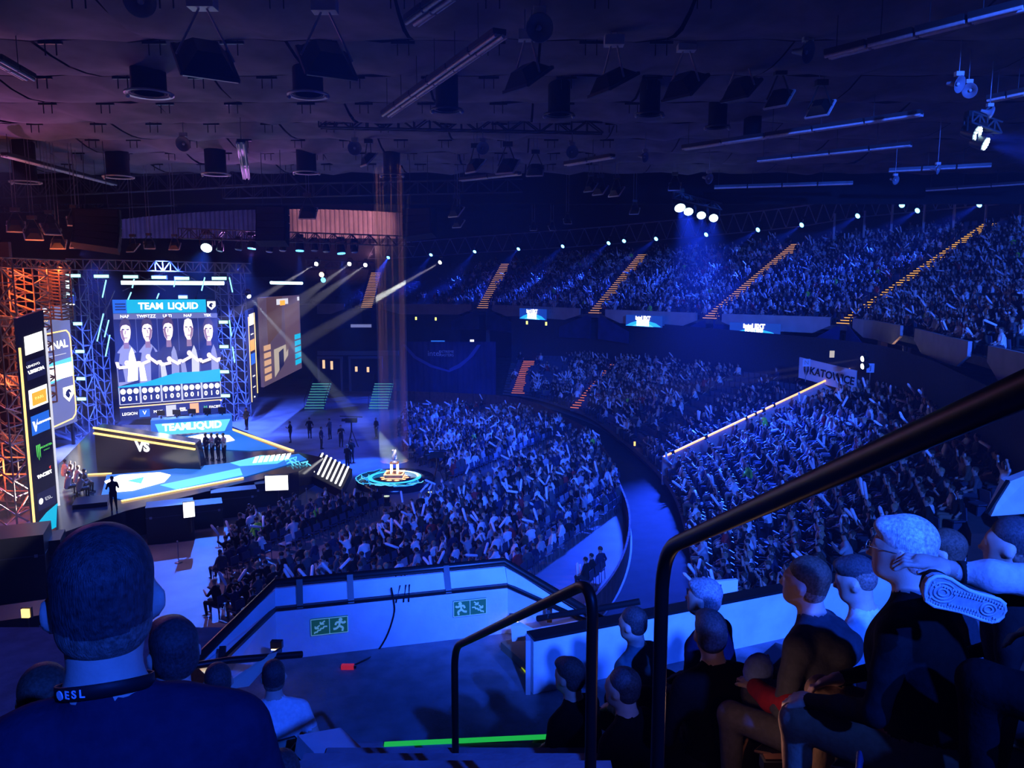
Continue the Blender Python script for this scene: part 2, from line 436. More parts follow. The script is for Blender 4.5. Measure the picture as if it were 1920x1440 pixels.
for i, s in enumerate((1.0, 2.0, 3.0, 4.0, 5.0)):
    lit_stairs(TIER_FRONT, TIER_BACK, s, 1.5 if i < 4 else 1.3, (22, 24, 30, 38, 44)[i], M_or if i < 4 else M_ye, names[i], 'lit stairs of the upper tier')
lit_stairs(LOW_IN, LOW_OUT, 2.12, 1.5, 18, M_re, 'red-lit stair on the lower stand beside the dark curtain', 'lit stairs of the lower stand')
lit_stairs(LOW_IN, LOW_OUT, 2.95, 0.9, 20, M_re, 'narrow red-lit stair inside the far lower stand crowd', 'lit stairs of the lower stand')

# LED-edged wall between the dark section and the lit crowd
a = Vector(curve(LOW_IN, 5.0)); c = Vector(curve(LOW_OUT, 5.0)); d = c - a
wl = structure(empty('wall_led_edge', a))
q = MB(); nrm = Vector((-d.y, d.x, 0)).normalized() * 0.15
q.prism([a + Vector((0, 0, -.6)), c + Vector((0, 0, -.4)), c + Vector((0, 0, 1.55)), a + Vector((0, 0, 1.2))], nrm)
q.obj('wall_face', mat('wall_warm', (0.40, 0.38, 0.42), 0.8, noise=0.15), wl)
M_strip = glow('led_strip_warm', (1.0, 0.52, 0.2), 1.7)
cuts = [0.0, .035, .05, .2, .215, .41, .42, .46, .47, .50, .515, .56, .57, 1.0]
for i in range(0, len(cuts) - 1, 2):
    q = MB(); p0, p1 = a.lerp(c, cuts[i]), a.lerp(c, cuts[i + 1])
    q.bar(p0 + Vector((0, 0, 1.22 + .35 * cuts[i])) - nrm * 0.3, p1 + Vector((0, 0, 1.22 + .35 * cuts[i + 1])) - nrm * 0.3, 0.09, 0.10); q.obj('led_strip', M_strip, wl)
for i in range(1, len(cuts) - 1, 2):
    q = MB(); p0, p1 = a.lerp(c, cuts[i]), a.lerp(c, cuts[i + 1]); q.bar(p0 + Vector((0, 0, 1.2 + .35 * cuts[i])), p1 + Vector((0, 0, 1.2 + .35 * cuts[i + 1])), 0.16, 0.3); q.obj('gap_post', M_black, wl)

# KATOWICE banner board across the top of the dark section
A = P(1497, 708, 54.0); B = P(1603, 736, 50.0); up = Vector((0, 0, 1)); d = (B - A).normalized()
hgt = 1.45
nrm = Vector((d.y, -d.x, 0)).normalized()
bn = empty('banner_board', A, label='long white board with black crest and KATOWICE lettering in the right-hand stand', cat='banner')
q = MB(); q.prism([A, B, B + up * hgt, A + up * hgt], -nrm * 0.1); q.obj('board', mat('banner_white', (0.62, 0.60, 0.66), 0.7), bn)
mid = A.lerp(B, 0.60) + up * hgt * 0.48 + nrm * 0.06
mx = Matrix.Translation(mid) @ Matrix((( *d, ), (*nrm.cross(d),), (*nrm,))).transposed().to_4x4()
text('lettering', 'KATOWICE', .72, mx, M_matblack, bn, bold=0.02, xscale=.95)
q = MB(); L = (B - A).length
def bp(u, v): return A + d * (u * L) + up * (v * hgt) + nrm * 0.02
q.prism([bp(.10, .85), bp(.10, .45), bp(.145, .15), bp(.19, .45), bp(.19, .85), bp(.145, .95)], nrm * 0.02); q.obj('crest', M_matblack, bn)
q = MB(); q.prism([bp(.12, .75), bp(.12, .5), bp(.145, .35), bp(.17, .5), bp(.17, .75)], nrm * 0.03); q.obj('crest_detail', mat('crest_grey', (.2, .2, .25), .8), bn)

# dark sheet added over the floor between barrier and lower stand to keep it dim
wa = [curve(BARRIER, s) for s in np.linspace(.6, 9.9, 60)]; wb_ = [curve(LOW_IN, s) for s in np.linspace(1.5, 8.9, 400)]
oa = [(p[0] + .15, p[1], .015) for p in wa]; ob = []
for p in wa:
    i = int(np.argmin([np.hypot(w[0] - p[0], w[1] - p[1]) for w in wb_])); ob.append((wb_[i][0] + .6, wb_[i][1], .015))
ribbon(oa, ob, 'floor_walkway', mat('walkway_dark_sheet', (.035, .035, .05), .9, noise=.2, nscale=1.0))
# ------------------------------------------------------------------ spectators
SKIN = mat('skin', (0.42, 0.28, 0.23), 0.55); 
HAIRS = [mat('hair_dark', (0.02, 0.016, 0.014), 0.6), mat('hair_brown', (0.07, 0.04, 0.025), 0.6), mat('hair_fair', (0.30, 0.21, 0.12), 0.6)]
SHIRTS = [('white', mat('cloth_white', (0.80, 0.80, 0.82), 0.8)), ('pale grey', mat('cloth_pale', (0.42, 0.42, 0.46), 0.8)), ('black', mat('cloth_black', (0.01, 0.01, 0.013), 0.85)),
          ('navy', mat('cloth_navy', (0.02, 0.025, 0.07), 0.85)), ('dark red', mat('cloth_red', (0.32, 0.03, 0.035), 0.85)), ('grey', mat('cloth_grey', (0.08, 0.08, 0.095), 0.85)),
          ('yellow-green', mat('cloth_hivis', (0.35, 0.85, 0.06), 0.7)), ('brown', mat('cloth_brown', (0.08, 0.05, 0.035), 0.85))]
SH_W = [0.17, 0.11, 0.33, 0.13, 0.03, 0.15, 0.008, 0.06]
PANTS = [mat('denim', (0.03, 0.035, 0.06), 0.85), mat('trousers_black', (0.02, 0.02, 0.022), 0.85), mat('trousers_khaki', (0.20, 0.15, 0.11), 0.85)]
STICK = mat('stick_white', (0.85, 0.85, 0.9), 0.45)

# prims: mat ids 0 shirt 1 skin 2 hair 3 trousers
def seated(arms, lean=0.05, turn=0.0):
    c = lambda a, b, ra, rb, m: ('c', a, b, ra, rb, m)
    y = lean
    pr = [c((0, -.02, .52), (0, y * .6, .82), .155, .165, 0), c((-.13, y, 1.0), (.13, y, 1.0), .085, .085, 0), c((0, y * .8, .9), (0, y, 1.02), .16, .10, 0),
          c((0, y, 1.05), (0, y + .02, 1.16), .055, .052, 1), ('e', (turn * .02, y + .035, 1.25), (.078, .098, .118), 1), ('e', (0, y + .015, 1.285), (.086, .100, .092), 2),
          c((-.10, .02, .50), (-.13, .42, .52), .095, .07, 3), c((.10, .02, .50), (.13, .42, .52), .095, .07, 3),
          c((-.13, .43, .50), (-.13, .40, .10), .065, .045, 3), c((.13, .43, .50), (.13, .40, .10), .065, .045, 3),
          c((-.13, .38, .05), (-.14, .54, .04), .045, .04, 2), c((.13, .38, .05), (.14, .54, .04), .045, .04, 2)]
    for sx, (el, ha) in ((-1, arms[0]), (1, arms[1])):
        sh = (sx * .19, y, 1.0); e = (sx * el[0], el[1] + y, el[2]); h = (sx * ha[0], ha[1] + y, ha[2])
        mid = tuple((e[i] + h[i]) / 2 for i in range(3))
        pr += [c(sh, e, .058, .045, 0), c(e, mid, .043, .038, 0 if sx > 0 else 1), c(mid, h, .036, .03, 1), ('e', h, (.045, .045, .05), 1)]
    return pr
LAP = ((.25, .06, .74), (.14, .30, .62)); UP = ((.34, .05, 1.16), (.27, .12, 1.46)); FWD = ((.24, .16, .80), (.12, .36, .98)); CHIN = ((.2, .24, .72), (.06, .24, 1.08)); SIDE = ((.33, .0, .78), (.36, .14, .60))
POSES = [('hands in lap', seated((LAP, LAP))), ('both arms raised', seated((UP, UP), 0.08)), ('clapping hands in front', seated((FWD, FWD), 0.1)),
         ('one arm raised', seated((LAP, UP), 0.0)), ('hand at the chin', seated((CHIN, LAP), 0.16)), ('leaning back', seated((SIDE, SIDE), -0.1))]
P_W = [0.30, 0.10, 0.2, 0.1, 0.12, 0.18]
def standing(arm):
    c = lambda a, b, ra, rb, m: ('c', a, b, ra, rb, m)
    pr = [c((0, 0, .95), (0, 0, 1.25), .15, .16, 0), c((-.14, 0, 1.42), (.14, 0, 1.42), .08, .08, 0), c((0, 0, 1.3), (0, 0, 1.44), .16, .10, 0), c((0, 0, 1.47), (0, .02, 1.58), .055, .052, 1),
          ('e', (0, .035, 1.67), (.078, .098, .118), 1), ('e', (0, .015, 1.705), (.086, .1, .092), 2), c((-.09, 0, .92), (-.1, .03, .5), .1, .07, 3), c((.09, 0, .92), (.1, 0, .5), .1, .07, 3),
          c((-.1, .03, .5), (-.1, 0, .1), .068, .045, 3), c((.1, 0, .5), (.12, -.04, .1), .068, .045, 3), c((-.1, -.03, .04), (-.11, .14, .04), .045, .04, 2), c((.12, -.06, .04), (.13, .1, .04), .045, .04, 2)]
    for sx, (e, h) in ((-1, arm[0]), (1, arm[1])):
        e = (sx * e[0], e[1], e[2]); h = (sx * h[0], h[1], h[2])
        pr += [c((sx * .2, 0, 1.41), e, .058, .045, 0), c(e, h, .043, .032, 1), ('e', h, (.045, .045, .05), 1)]
    return pr
HI, LO = [], []
def build_pose(pr):
    V, Q = sdf_arrays(pr, 0.034, 0.05); V = relax(V, Q, 1); 
    me = np_mesh('p', V, Q, np.zeros(len(Q)), [SKIN]); out = []
    pm = np.array([p[5] if p[0] == 'c' else p[3] for p in pr])
    for target in (1100, 190):
        d = decimated(me, target / (2.0 * len(Q)))
        n = len(d.polygons); v = np.empty(len(d.vertices) * 3, np.float32); d.vertices.foreach_get('co', v); v = v.reshape(-1, 3)
        lt = np.empty(n, np.int32); d.polygons.foreach_get('loop_total', lt); lv = np.empty(len(d.loops), np.int32); d.loops.foreach_get('vertex_index', lv)
        F = lv.reshape(-1, 3) if (lt == 3).all() else np.array([list(p.vertices)[:3] for p in d.polygons])
        arg = nearest(pr, v[F].mean(1)); out.append((v, F, pm[arg])); bpy.data.meshes.remove(d)
    bpy.data.meshes.remove(me); return out
for nm, pr in POSES:
    hi, lo_ = build_pose(pr); HI.append(hi); LO.append(lo_)
STAND = [build_pose(standing(a))[0] for a in ((((.3, 0, 1.15), (.26, .2, .95)), ((.3, 0, 1.15), (.26, .05, .9))), (((.28, .1, 1.15), (.12, .3, 1.3)), ((.28, .1, 1.15), (.12, .32, 1.3))))]
_pm = {}
def person_mesh(kind, pose, shirt, hair, pants):
    key = (kind, pose, shirt, hair, pants)
    if key not in _pm:
        v, F, mi = (HI if kind == 'sit' else STAND)[pose]
        _pm[key] = np_mesh('spectator_body', v, F, mi, [SHIRTS[shirt][1], SKIN, HAIRS[hair], PANTS[pants]])
    return _pm[key]
CROWD_MATS = [m for _, m in SHIRTS] + [SKIN] + HAIRS + PANTS
def crowd_mesh(name, insts):
    VV, FF, MM = [], [], []; off = 0
    for (x, y, z, yaw, sc, pose, sh, ha, pa) in insts:
        v, F, mi = LO[pose]; c, s = math.cos(yaw) * sc, math.sin(yaw) * sc
        R = np.array(((c, s, 0), (-s, c, 0), (0, 0, sc))); VV.append(v @ R + (x, y, z)); FF.append(F + off); off += len(v)
        lut = np.array([sh, len(SHIRTS), len(SHIRTS) + 1 + ha, len(SHIRTS) + 4 + pa]); MM.append(lut[mi])
    return np_mesh(name, np.concatenate(VV), np.concatenate(FF), np.concatenate(MM), CROWD_MATS)

def face_to(x, y, jitter=0.25):
    d = FOCUS - (x, y); return math.atan2(-d[0], d[1]) + random.gauss(0, jitter)
def pick(w): return random.choices(range(len(w)), w)[0]

people = []; seats = []; chairs = []
def occupy(x, y, z, area, yaw, dark=False):
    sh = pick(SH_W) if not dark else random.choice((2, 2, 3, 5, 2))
    people.append(dict(p=(x, y, z), yaw=yaw, sc=random.uniform(.93, 1.06) * (1.1 if area != 'upper tier' else 1.0), pose=pick(P_W), sh=sh, ha=pick((.5, .35, .15)), pa=pick((.4, .45, .15)), area=area))
def near_stair(s, lst, w):
    return any(abs(s - q) < w for q in lst)
def fill_stand(front, back, n, s0, s1, area, occ, stairs_at, sw, gap=.58):
    for r in range(n):
        L = 0; pts = [curve(front, s) + (curve(back, s) - curve(front, s)) * ((r + .55) / n) for s in np.arange(s0, s1, 0.02)]
        acc = 0.0
        for i in range(len(pts) - 1):
            acc += np.linalg.norm((pts[i + 1] - pts[i])[:2])
            if acc < gap: continue
            acc -= gap; s = s0 + 0.02 * i
            if near_stair(s, stairs_at, sw): continue
            x, y = pts[i][:2]; z = curve(front, s)[2] + (curve(back, s)[2] - curve(front, s)[2]) * r / n
            px, py, dep = proj((x, y, z + .8))
            if px < -60 or px > 1990 or py > 1500: continue
            dn = curve(back, s) - curve(front, s); yaw = math.atan2(dn[0], -dn[1])
            o = occ(s, r / n)
            seats.append(((x, y, z), yaw, area))
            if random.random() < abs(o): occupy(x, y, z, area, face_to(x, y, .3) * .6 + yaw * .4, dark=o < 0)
def occ_tier(s, t):
    if s < 1.05: return 0.0
    if s < 2.0: return max(0, min(.85, (s - 1.25) * 1.1 - t * .5))
    if s < 3.0: return .8 - .25 * t
    if s < 4: return .85 - (.35 if t > .75 else 0)
    return .93 - (.5 if t > .85 else 0)
fill_stand(TIER_FRONT, TIER_BACK, N_TIER, 0.5, 7.6, 'upper tier', occ_tier, (1, 2, 3, 4, 5, 6.1, 7.4), .06)
def occ_low(s, t):
    if s < 2.6: return .35 - .25 * t if s > 2.25 else .1
    if 4.30 < s < 4.52: return 0.0
    if 4.52 <= s < 5: return -.8 if t < .75 else -.3  # unlit section: its shade is put into dark clothes
    if s < 4.3: return .85 if t > .12 else .5
    return .84
fill_stand(LOW_IN, LOW_OUT, N_LOW, 2.0, 8.2, 'lower stand', occ_low, (2.12, 2.95, 5.0, 6.0, 7.0), .05, .66)
# floor seating blocks
poly = [(762, 775), (900, 768), (985, 775), (1085, 812), (1128, 850), (1156, 905), (1166, 960), (1148, 1030), (1116, 1090), (980, 1110), (900, 1150), (600, 1170), (392, 1150), (368, 1108), (450, 1000), (540, 965), (640, 948), (815, 940), (850, 905), (840, 880), (770, 855), (752, 800)]
wp = [PZ(a, b_, 0.4) for a, b_ in poly]
def inside(x, y, W):
    r = False; n = len(W)
    for i in range(n):
        x0, y0 = W[i][0], W[i][1]; x1, y1 = W[i - 1][0], W[i - 1][1]
        if (y0 > y) != (y1 > y) and x < (x1 - x0) * (y - y0) / (y1 - y0) + x0: r = not r
    return r
fd = np.array((-.88, .47)); fd /= np.linalg.norm(fd); rd = np.array((fd[1], -fd[0]))
row_yaw = math.atan2(-fd[0], fd[1])
for i in range(-60, 60):
    for j in range(-90, 90):
        if i % 12 in (0, 1) or j % 18 == 0: continue
        q = np.array((-4.0, 45.0)) + fd * (i * 0.98) + rd * (j * 0.66)
        if not inside(q[0], q[1], wp): continue
        x, y = q
        chairs.append(((x, y, 0), row_yaw))
        empty_block = (i + 60) // 12 % 2 == 0 and y < 44 and x > 1
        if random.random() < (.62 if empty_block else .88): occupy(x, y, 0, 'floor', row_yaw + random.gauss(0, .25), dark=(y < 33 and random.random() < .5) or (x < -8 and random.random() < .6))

def seen(p, zoff):
    px, py, dep = proj((p[0], p[1], p[2] + zoff))
    if not (10 < px < 1910 and 10 < py < 1430): return 0
    if py > 1088 or (px < 420 and py > 985): return 0
    if px < 600 and py > 1225 - (px - 420) * .62: return 0
    if px > 1455 and py > 985 - (px - 1455) * .05: return 0
    if 1195 < px and abs((py - 1020) - (px - 1250) * (-290 / 670)) < 34: return 0
    return 1.0 / dep
people.sort(key=lambda q: -seen(q['p'], 1.0))
near = [q for q in people[:300] if seen(q['p'], 1.0) > 0]; rest = people[len(near):]
def where(q):
    x, y, z = q['p']; px, py, _ = proj((x, y, z + 1))
    if q['area'] == 'floor':
        if px < 640: return 'floor seats near stage aisle'
        return 'floor seats beyond landing wall' if px < 900 else 'floor seats by curved barrier'
    return ('lower stand above the handrail' if py < 1020 - (px - 1250) * .43 else 'lower stand under the handrail') if q['area'] == 'lower stand' else 'upper tier'
sticks = []
def hands(q):
    pr = POSES[q['pose']][1]; return [p[1] for p in pr if p[0] == 'e' and p[2] == (.045, .045, .05)]
for q in near:
    me = person_mesh('sit', q['pose'], q['sh'], q['ha'], q['pa'])
    o = link('person', me, None, loc=q['p'], rot=(0, 0, q['yaw'])); o.scale = (q['sc'],) * 3
    hair = ('dark', 'brown', 'fair')[q['ha']]; lg = ('jeans', 'black trousers', 'khaki trousers')[q['pa']]
    tag(o, '%s-haired spectator, %s top, %s, %s, %s' % (hair, SHIRTS[q['sh']][0], lg, POSES[q['pose']][0], where(q)), 'person', 'spectators ' + where(q))
for a, nm, lab in (('floor', 'crowd', 'distant seated spectators packed on the arena floor before the stage'), ('lower stand', 'crowd', 'distant seated spectators filling the lower stand below the screens'), ('upper tier', 'crowd', 'blue-lit spectators packed into the steep upper tier')):
    ins = [(*q['p'], q['yaw'], q['sc'], q['pose'], q['sh'], q['ha'], q['pa']) for q in rest if q['area'] == a]
    if ins: link(nm, crowd_mesh(nm, ins), None, label=lab, cat='crowd', kind='stuff')
# white inflatable sticks in their hands
def stick_mesh():
    q = MB(); q.tube([(0, 0, -.08), (0, 0, -.05), (0, 0, .46), (0, 0, .52)], [.025, .055, .062, .02], 6); return q
SM = stick_mesh().mesh('clapper_stick', STICK)
far_sticks = []
def put_sticks(lst, near_):
    for q in lst:
        if q['pose'] not in (1, 2, 3, 0) or random.random() > (.26 if q['pose'] in (1, 2, 3) else .06): continue
        for k, h in enumerate(hands(q)):
            if q['pose'] == 3 and k == 0: continue
            R = Matrix.Translation(q['p']) @ Matrix.Rotation(q['yaw'], 4, 'Z') @ Matrix.Scale(q['sc'], 4)
            tilt = Matrix.Rotation(random.gauss(-.5, .5), 4, 'X') @ Matrix.Rotation(random.gauss(.35 * (1 if k else -1), .45), 4, 'Y')
            M = R @ Matrix.Translation(h) @ tilt
            if near_: sticks.append((M, q))
            else: far_sticks.append(M)
put_sticks(near, True); put_sticks(rest, False)
for M, q in sticks:
    o = link('clapper_stick', SM); o.matrix_basis = M
    tag(o, 'white inflatable clapper, %s-topped %s spectator, %s' % (SHIRTS[q['sh']][0].replace(' ', '-'), POSES[q['pose']][0].split()[0], where(q)), 'clapper stick', 'white clappers held ' + where(q))
v0 = np.array([v[:] for v in stick_mesh().v]); f0 = [f for f in stick_mesh().f if len(f) == 4]; f0 = np.array(f0)
VV = []; FF = []
for i, M in enumerate(far_sticks):
    m = np.array(M); VV.append(v0 @ m[:3, :3].T + m[:3, 3]); FF.append(f0 + i * len(v0))
FF = np.concatenate(FF)
link('distant_clapper_sticks', np_mesh('distant_clapper_sticks', np.concatenate(VV), FF, np.zeros(len(FF)), [STICK]), None, label='white inflatable clappers raised all over the distant crowd', cat='clapper sticks', kind='stuff')

# seats of the stands: nearest ones singly, the rest as one mass
M_seat = mat('seat_plastic', (0.06, 0.07, 0.12), 0.45)
def seat_mb():
    q = MB(); q.box((0, 0, .43), (.46, .42, .05)); q.box((0, -.22, .66), (.46, .05, .44), rot=Matrix.Rotation(-.14, 3, 'X')); q.box((0, -.1, .2), (.06, .3, .4)); return q
def mass(name, mb, insts, m, lab, cat):
    v0 = np.array(mb.v); f0 = np.array([f for f in mb.f if len(f) == 4]); VV = []; FF = []
    for i, (p, yaw) in enumerate(insts):
        c, s = math.cos(yaw), math.sin(yaw); VV.append(v0 @ np.array(((c, s, 0), (-s, c, 0), (0, 0, 1))) + p); FF.append(f0 + i * len(v0))
    FF = np.concatenate(FF)
    return link(name, np_mesh(name, np.concatenate(VV), FF, np.zeros(len(FF)), [m], smooth=False), None, label=lab, cat=cat, kind='stuff')
occupied = {(round(q['p'][0], 2), round(q['p'][1], 2)) for q in people}
free = [s for s in seats if (round(s[0][0], 2), round(s[0][1], 2)) not in occupied]
def seat_rank(s):
    px, py, dep = proj((s[0][0], s[0][1], s[0][2] + .6)); return -seen(s[0], .6)
free.sort(key=seat_rank); sm_ = seat_mb().mesh('stadium_seat', M_seat)
nn = free[:300]; nset = {id(s) for s in nn}
for s in nn:
    _px, _py, _ = proj(s[0]); w = ('in the dark section above the lit edge strip' if _py < 900 - (_px - 1250) * .39 + 12 else 'in the near lower stand among spectators') if s[2] == 'lower stand' else 'on the upper tier'
    tag(link('stadium_seat', sm_, None, loc=s[0], rot=(0, 0, s[1])), 'empty blue plastic seat ' + w, 'seat', 'empty seats ' + w)
mass('stadium_seats', seat_mb(), [(s[0], s[1]) for s in seats if id(s) not in nset], M_seat, 'blue plastic seats in rows beneath the crowd of the stands', 'seats')
# floor chairs
def chair_mb():
    q = MB(); q.box((0, 0, .45), (.46, .44, .05)); q.box((0, -.22, .74), (.44, .04, .34), rot=Matrix.Rotation(-.15, 3, 'X'))
    for sx in (-.2, .2):
        q.bar((sx, .2, 0), (sx, .2, .44), .025); q.bar((sx, -.24, 0), (sx, -.2, .6), .025)
    return q
M_chair = mat('chair_fabric', (0.05, 0.06, 0.11), 0.6)
M_chairp = mat('chair_plastic_pale', (0.30, 0.33, 0.42), 0.5)
def chair_parts():
    r = empty('floor_chair', (0, 0, 0)); q = MB(); q.box((0, 0, .45), (.46, .44, .05)); q.obj('seat', M_chairp, r, loc=(0, 0, 0))
    q = MB(); q.box((0, -.22, .74), (.44, .04, .34), rot=Matrix.Rotation(-.15, 3, 'X')); q.obj('backrest', M_chairp, r, loc=(0, 0, 0))
    for sx in (-.2, .2):
        q = MB(); q.bar((sx, .2, 0), (sx, .2, .44), .025); q.obj('leg', M_steel, r, loc=(0, 0, 0)); q = MB(); q.bar((sx, -.24, 0), (sx, -.2, .6), .025); q.obj('leg', M_steel, r, loc=(0, 0, 0))
    return r
fch = [c for c in chairs if (round(c[0][0], 2), round(c[0][1], 2)) not in occupied]
fch.sort(key=lambda c: -seen(c[0], .6)); first = None; fset = set()
for c in fch[:90]:
    if seen(c[0], .6) <= 0: continue
    fset.add(id(c)); r = chair_parts() if first is None else copy_tree(first); first = first or r
    r.location = c[0]; r.rotation_euler = (0, 0, c[1])
    px, py, _ = proj(c[0]); w = 'beside the curved barrier' if px > 900 else ('beyond the white landing wall' if px > 640 else 'at the open aisle by the stage')
    tag(r, 'empty stacking chair in the floor rows ' + w, 'chair', 'empty floor chairs ' + w)
mass('floor_chairs', chair_mb(), [c for c in chairs if id(c) not in fset], M_chair, 'dark stacking chairs in rows under the floor spectators', 'chairs')
print('people', len(people), 'near', len(near), 'seats', len(seats), 'chairs', len(chairs), 'sticks', len(sticks), len(far_sticks))
# ------------------------------------------------------------------ flat screens: a local (u,v) frame on a real upright panel
class Pan:
    def __init__(self, A, B, h, root=None):
        self.A, self.B, self.h = Vector(A), Vector(B), h
        self.d = (self.B - self.A); self.L = self.d.length; self.d.normalize(); self.up = Vector((0, 0, 1))
        self.n = self.d.cross(self.up).normalized()
        if self.n.dot(-self.A) < 0 and self.n.y > 0: self.n = -self.n
        self.root = root
    def p(self, u, v, o=0.0): return self.A + self.d * (u * self.L) + self.up * (v * self.h) + self.n * o
    def poly(self, name, pts, m, o=0.02, t=0.01, parent=None):
        q = MB(); q.prism([self.p(u, v, o) for u, v in pts], self.n * t); return q.obj(name, m, parent or self.root)
    def rect(self, name, u0, v0, u1, v1, m, o=0.02, parent=None, t=0.01):
        return self.poly(name, [(u0, v0), (u1, v0), (u1, v1), (u0, v1)], m, o, t, parent)
    def ell(self, name, u, v, ru, rv, m, o=0.02, n=16, parent=None, a0=0, a1=6.2832):
        return self.poly(name, [(u + ru * math.cos(a0 + (a1 - a0) * k / n), v + rv * math.sin(a0 + (a1 - a0) * k / n)) for k in range(n)], m, o, 0.01, parent)
    def line(self, name, pts, w, m, o=0.03, parent=None):
        q = MB()
        for (a, b) in zip(pts[:-1], pts[1:]): q.bar(self.p(*a, o), self.p(*b, o), w, w * .5, up=self.n)
        return q.obj(name, m, parent or self.root)
    def text(self, name, s, u, v, size, m, o=0.035, bold=0.0, parent=None, xscale=1.0):
        mx = Matrix.Translation(self.p(u, v, o)) @ Matrix((self.d, self.n.cross(self.d), self.n)).transposed().to_4x4()
        return text(name, s, size, mx, m, parent or self.root, bold=bold, xscale=xscale)
    def slab(self, name, m, t=0.25, o=0.0):
        q = MB(); q.prism([self.p(0, 0, o), self.p(1, 0, o), self.p(1, 1, o), self.p(0, 1, o)], -self.n * t); return q.obj(name, m, self.root)

E_white = glow('screen_white', (1.0, 0.98, 1.0), 2.6)
E_wsoft = glow('screen_white_soft', (0.85, 0.85, 1.0), 0.9)
E_cyan = glow('screen_cyan', (0.01, 0.52, 0.85), 1.0)
E_cyan2 = glow('screen_cyan_pale', (0.12, 0.65, 1.0), 1.3)
E_blue = glow('screen_blue', (0.02, 0.16, 0.85), 1.0)
E_navy = glow('screen_navy', (0.012, 0.014, 0.07), 1.0)
E_ind = glow('screen_indigo', (0.16, 0.18, 0.42), 1.0)
E_black = glow('screen_black', (0.004, 0.004, 0.02), 1.0)
E_gold = glow('screen_gold', (1.0, 0.62, 0.18), 2.2)
E_orange = glow('screen_orange', (1.0, 0.42, 0.05), 1.3)
E_green = glow('screen_green', (0.15, 0.9, 0.15), 0.9)
E_red = glow('screen_red', (0.9, 0.06, 0.05), 1.0)
E_skin = glow('screen_skin', (1.0, 0.80, 0.84), 1.6)
E_skind = glow('screen_skin_shade', (0.35, 0.20, 0.26), 1.0)
E_jers = glow('screen_jersey', (0.02, 0.02, 0.07), 1.0)
E_jersl = glow('screen_jersey_light', (0.35, 0.36, 0.62), 1.0)
E_brown = glow('screen_brown', (0.16, 0.08, 0.09), 0.6); E_hair = glow('screen_hair', (.075, .05, .075), 1.0)

def horse_shield(pan, u, v, s, parent, aspect):
    pan.poly('shield_logo', [(u - s, v + s * aspect), (u + s, v + s * aspect), (u + s, v - s * .2 * aspect), (u, v - s * 1.15 * aspect), (u - s, v - s * .2 * aspect)], E_white, 0.04, parent=parent)
    k = s * .72
    pan.poly('horse_head', [(u - .9 * k, v - .1 * k * aspect), (u - .7 * k, v + .5 * k * aspect), (u - .1 * k, v + .9 * k * aspect), (u + .4 * k, v + .75 * k * aspect), (u + .75 * k, v + .1 * k * aspect), (u + .5 * k, v + .05 * k * aspect), (u + .1 * k, v + .3 * k * aspect), (u + .3 * k, v - .4 * k * aspect), (u, v - .9 * k * aspect), (u - .6 * k, v - .5 * k * aspect)], E_black, 0.055, parent=parent)

# ---- main screen
A = P(224, 765, 65.0); B = P(415, 750, 70.0); top = P(216, 562, 65.0)
ms = empty('stage_screen', A, label='big stage screen reading TEAM LIQUID with five player portraits', cat='screen')
S_ = Pan(A, B, top.z - A.z, ms); S_.slab('screen_body', E_navy)
bar_ = S_.rect('title_bar', 0, .875, .89, 1.0, E_cyan); S_.rect('title_tab', 0, .875, .125, 1.0, E_blue, .03)
for k in range(3): S_.rect('tab_stripe', .02, .905 + .025 * k, .115, .915 + .025 * k, E_navy, .05)
S_.text('title_lettering', 'TEAM', .35, .937, .78, E_white, .05, bold=.02); S_.text('title_lettering', 'LIQUID', .66, .937, .78, E_white, .05, bold=.02); light('SPOT', 'screen_light', S_.p(.5, .5, .4), S_.p(.5, .2, 10), 1500, (.3, .5, 1), .01, 150, 1)
S_.rect('logo_tile', .89, .865, 1.0, 1.0, E_black, .025); horse_shield(S_, .945, .942, .042, ms, S_.L / S_.h)
S_.rect('name_strip', 0, .82, 1.0, .872, E_ind, .022)
for k, nm in enumerate(('NAF', 'TWISTZZ', 'ULTI', 'NAF', 'YEK')):
    S_.text('player_name', nm, .1 + .2 * k, .845, .36, E_white, .045)
    if k: S_.line('column_line', [(.2 * k, .22), (.2 * k, .82)], .03, E_ind, .02)
S_.poly('wave_band', [(0, .13), (0, .2), (.25, .225), (.55, .30), (.8, .30), (1.0, .315), (1, .13)], E_cyan, .075)
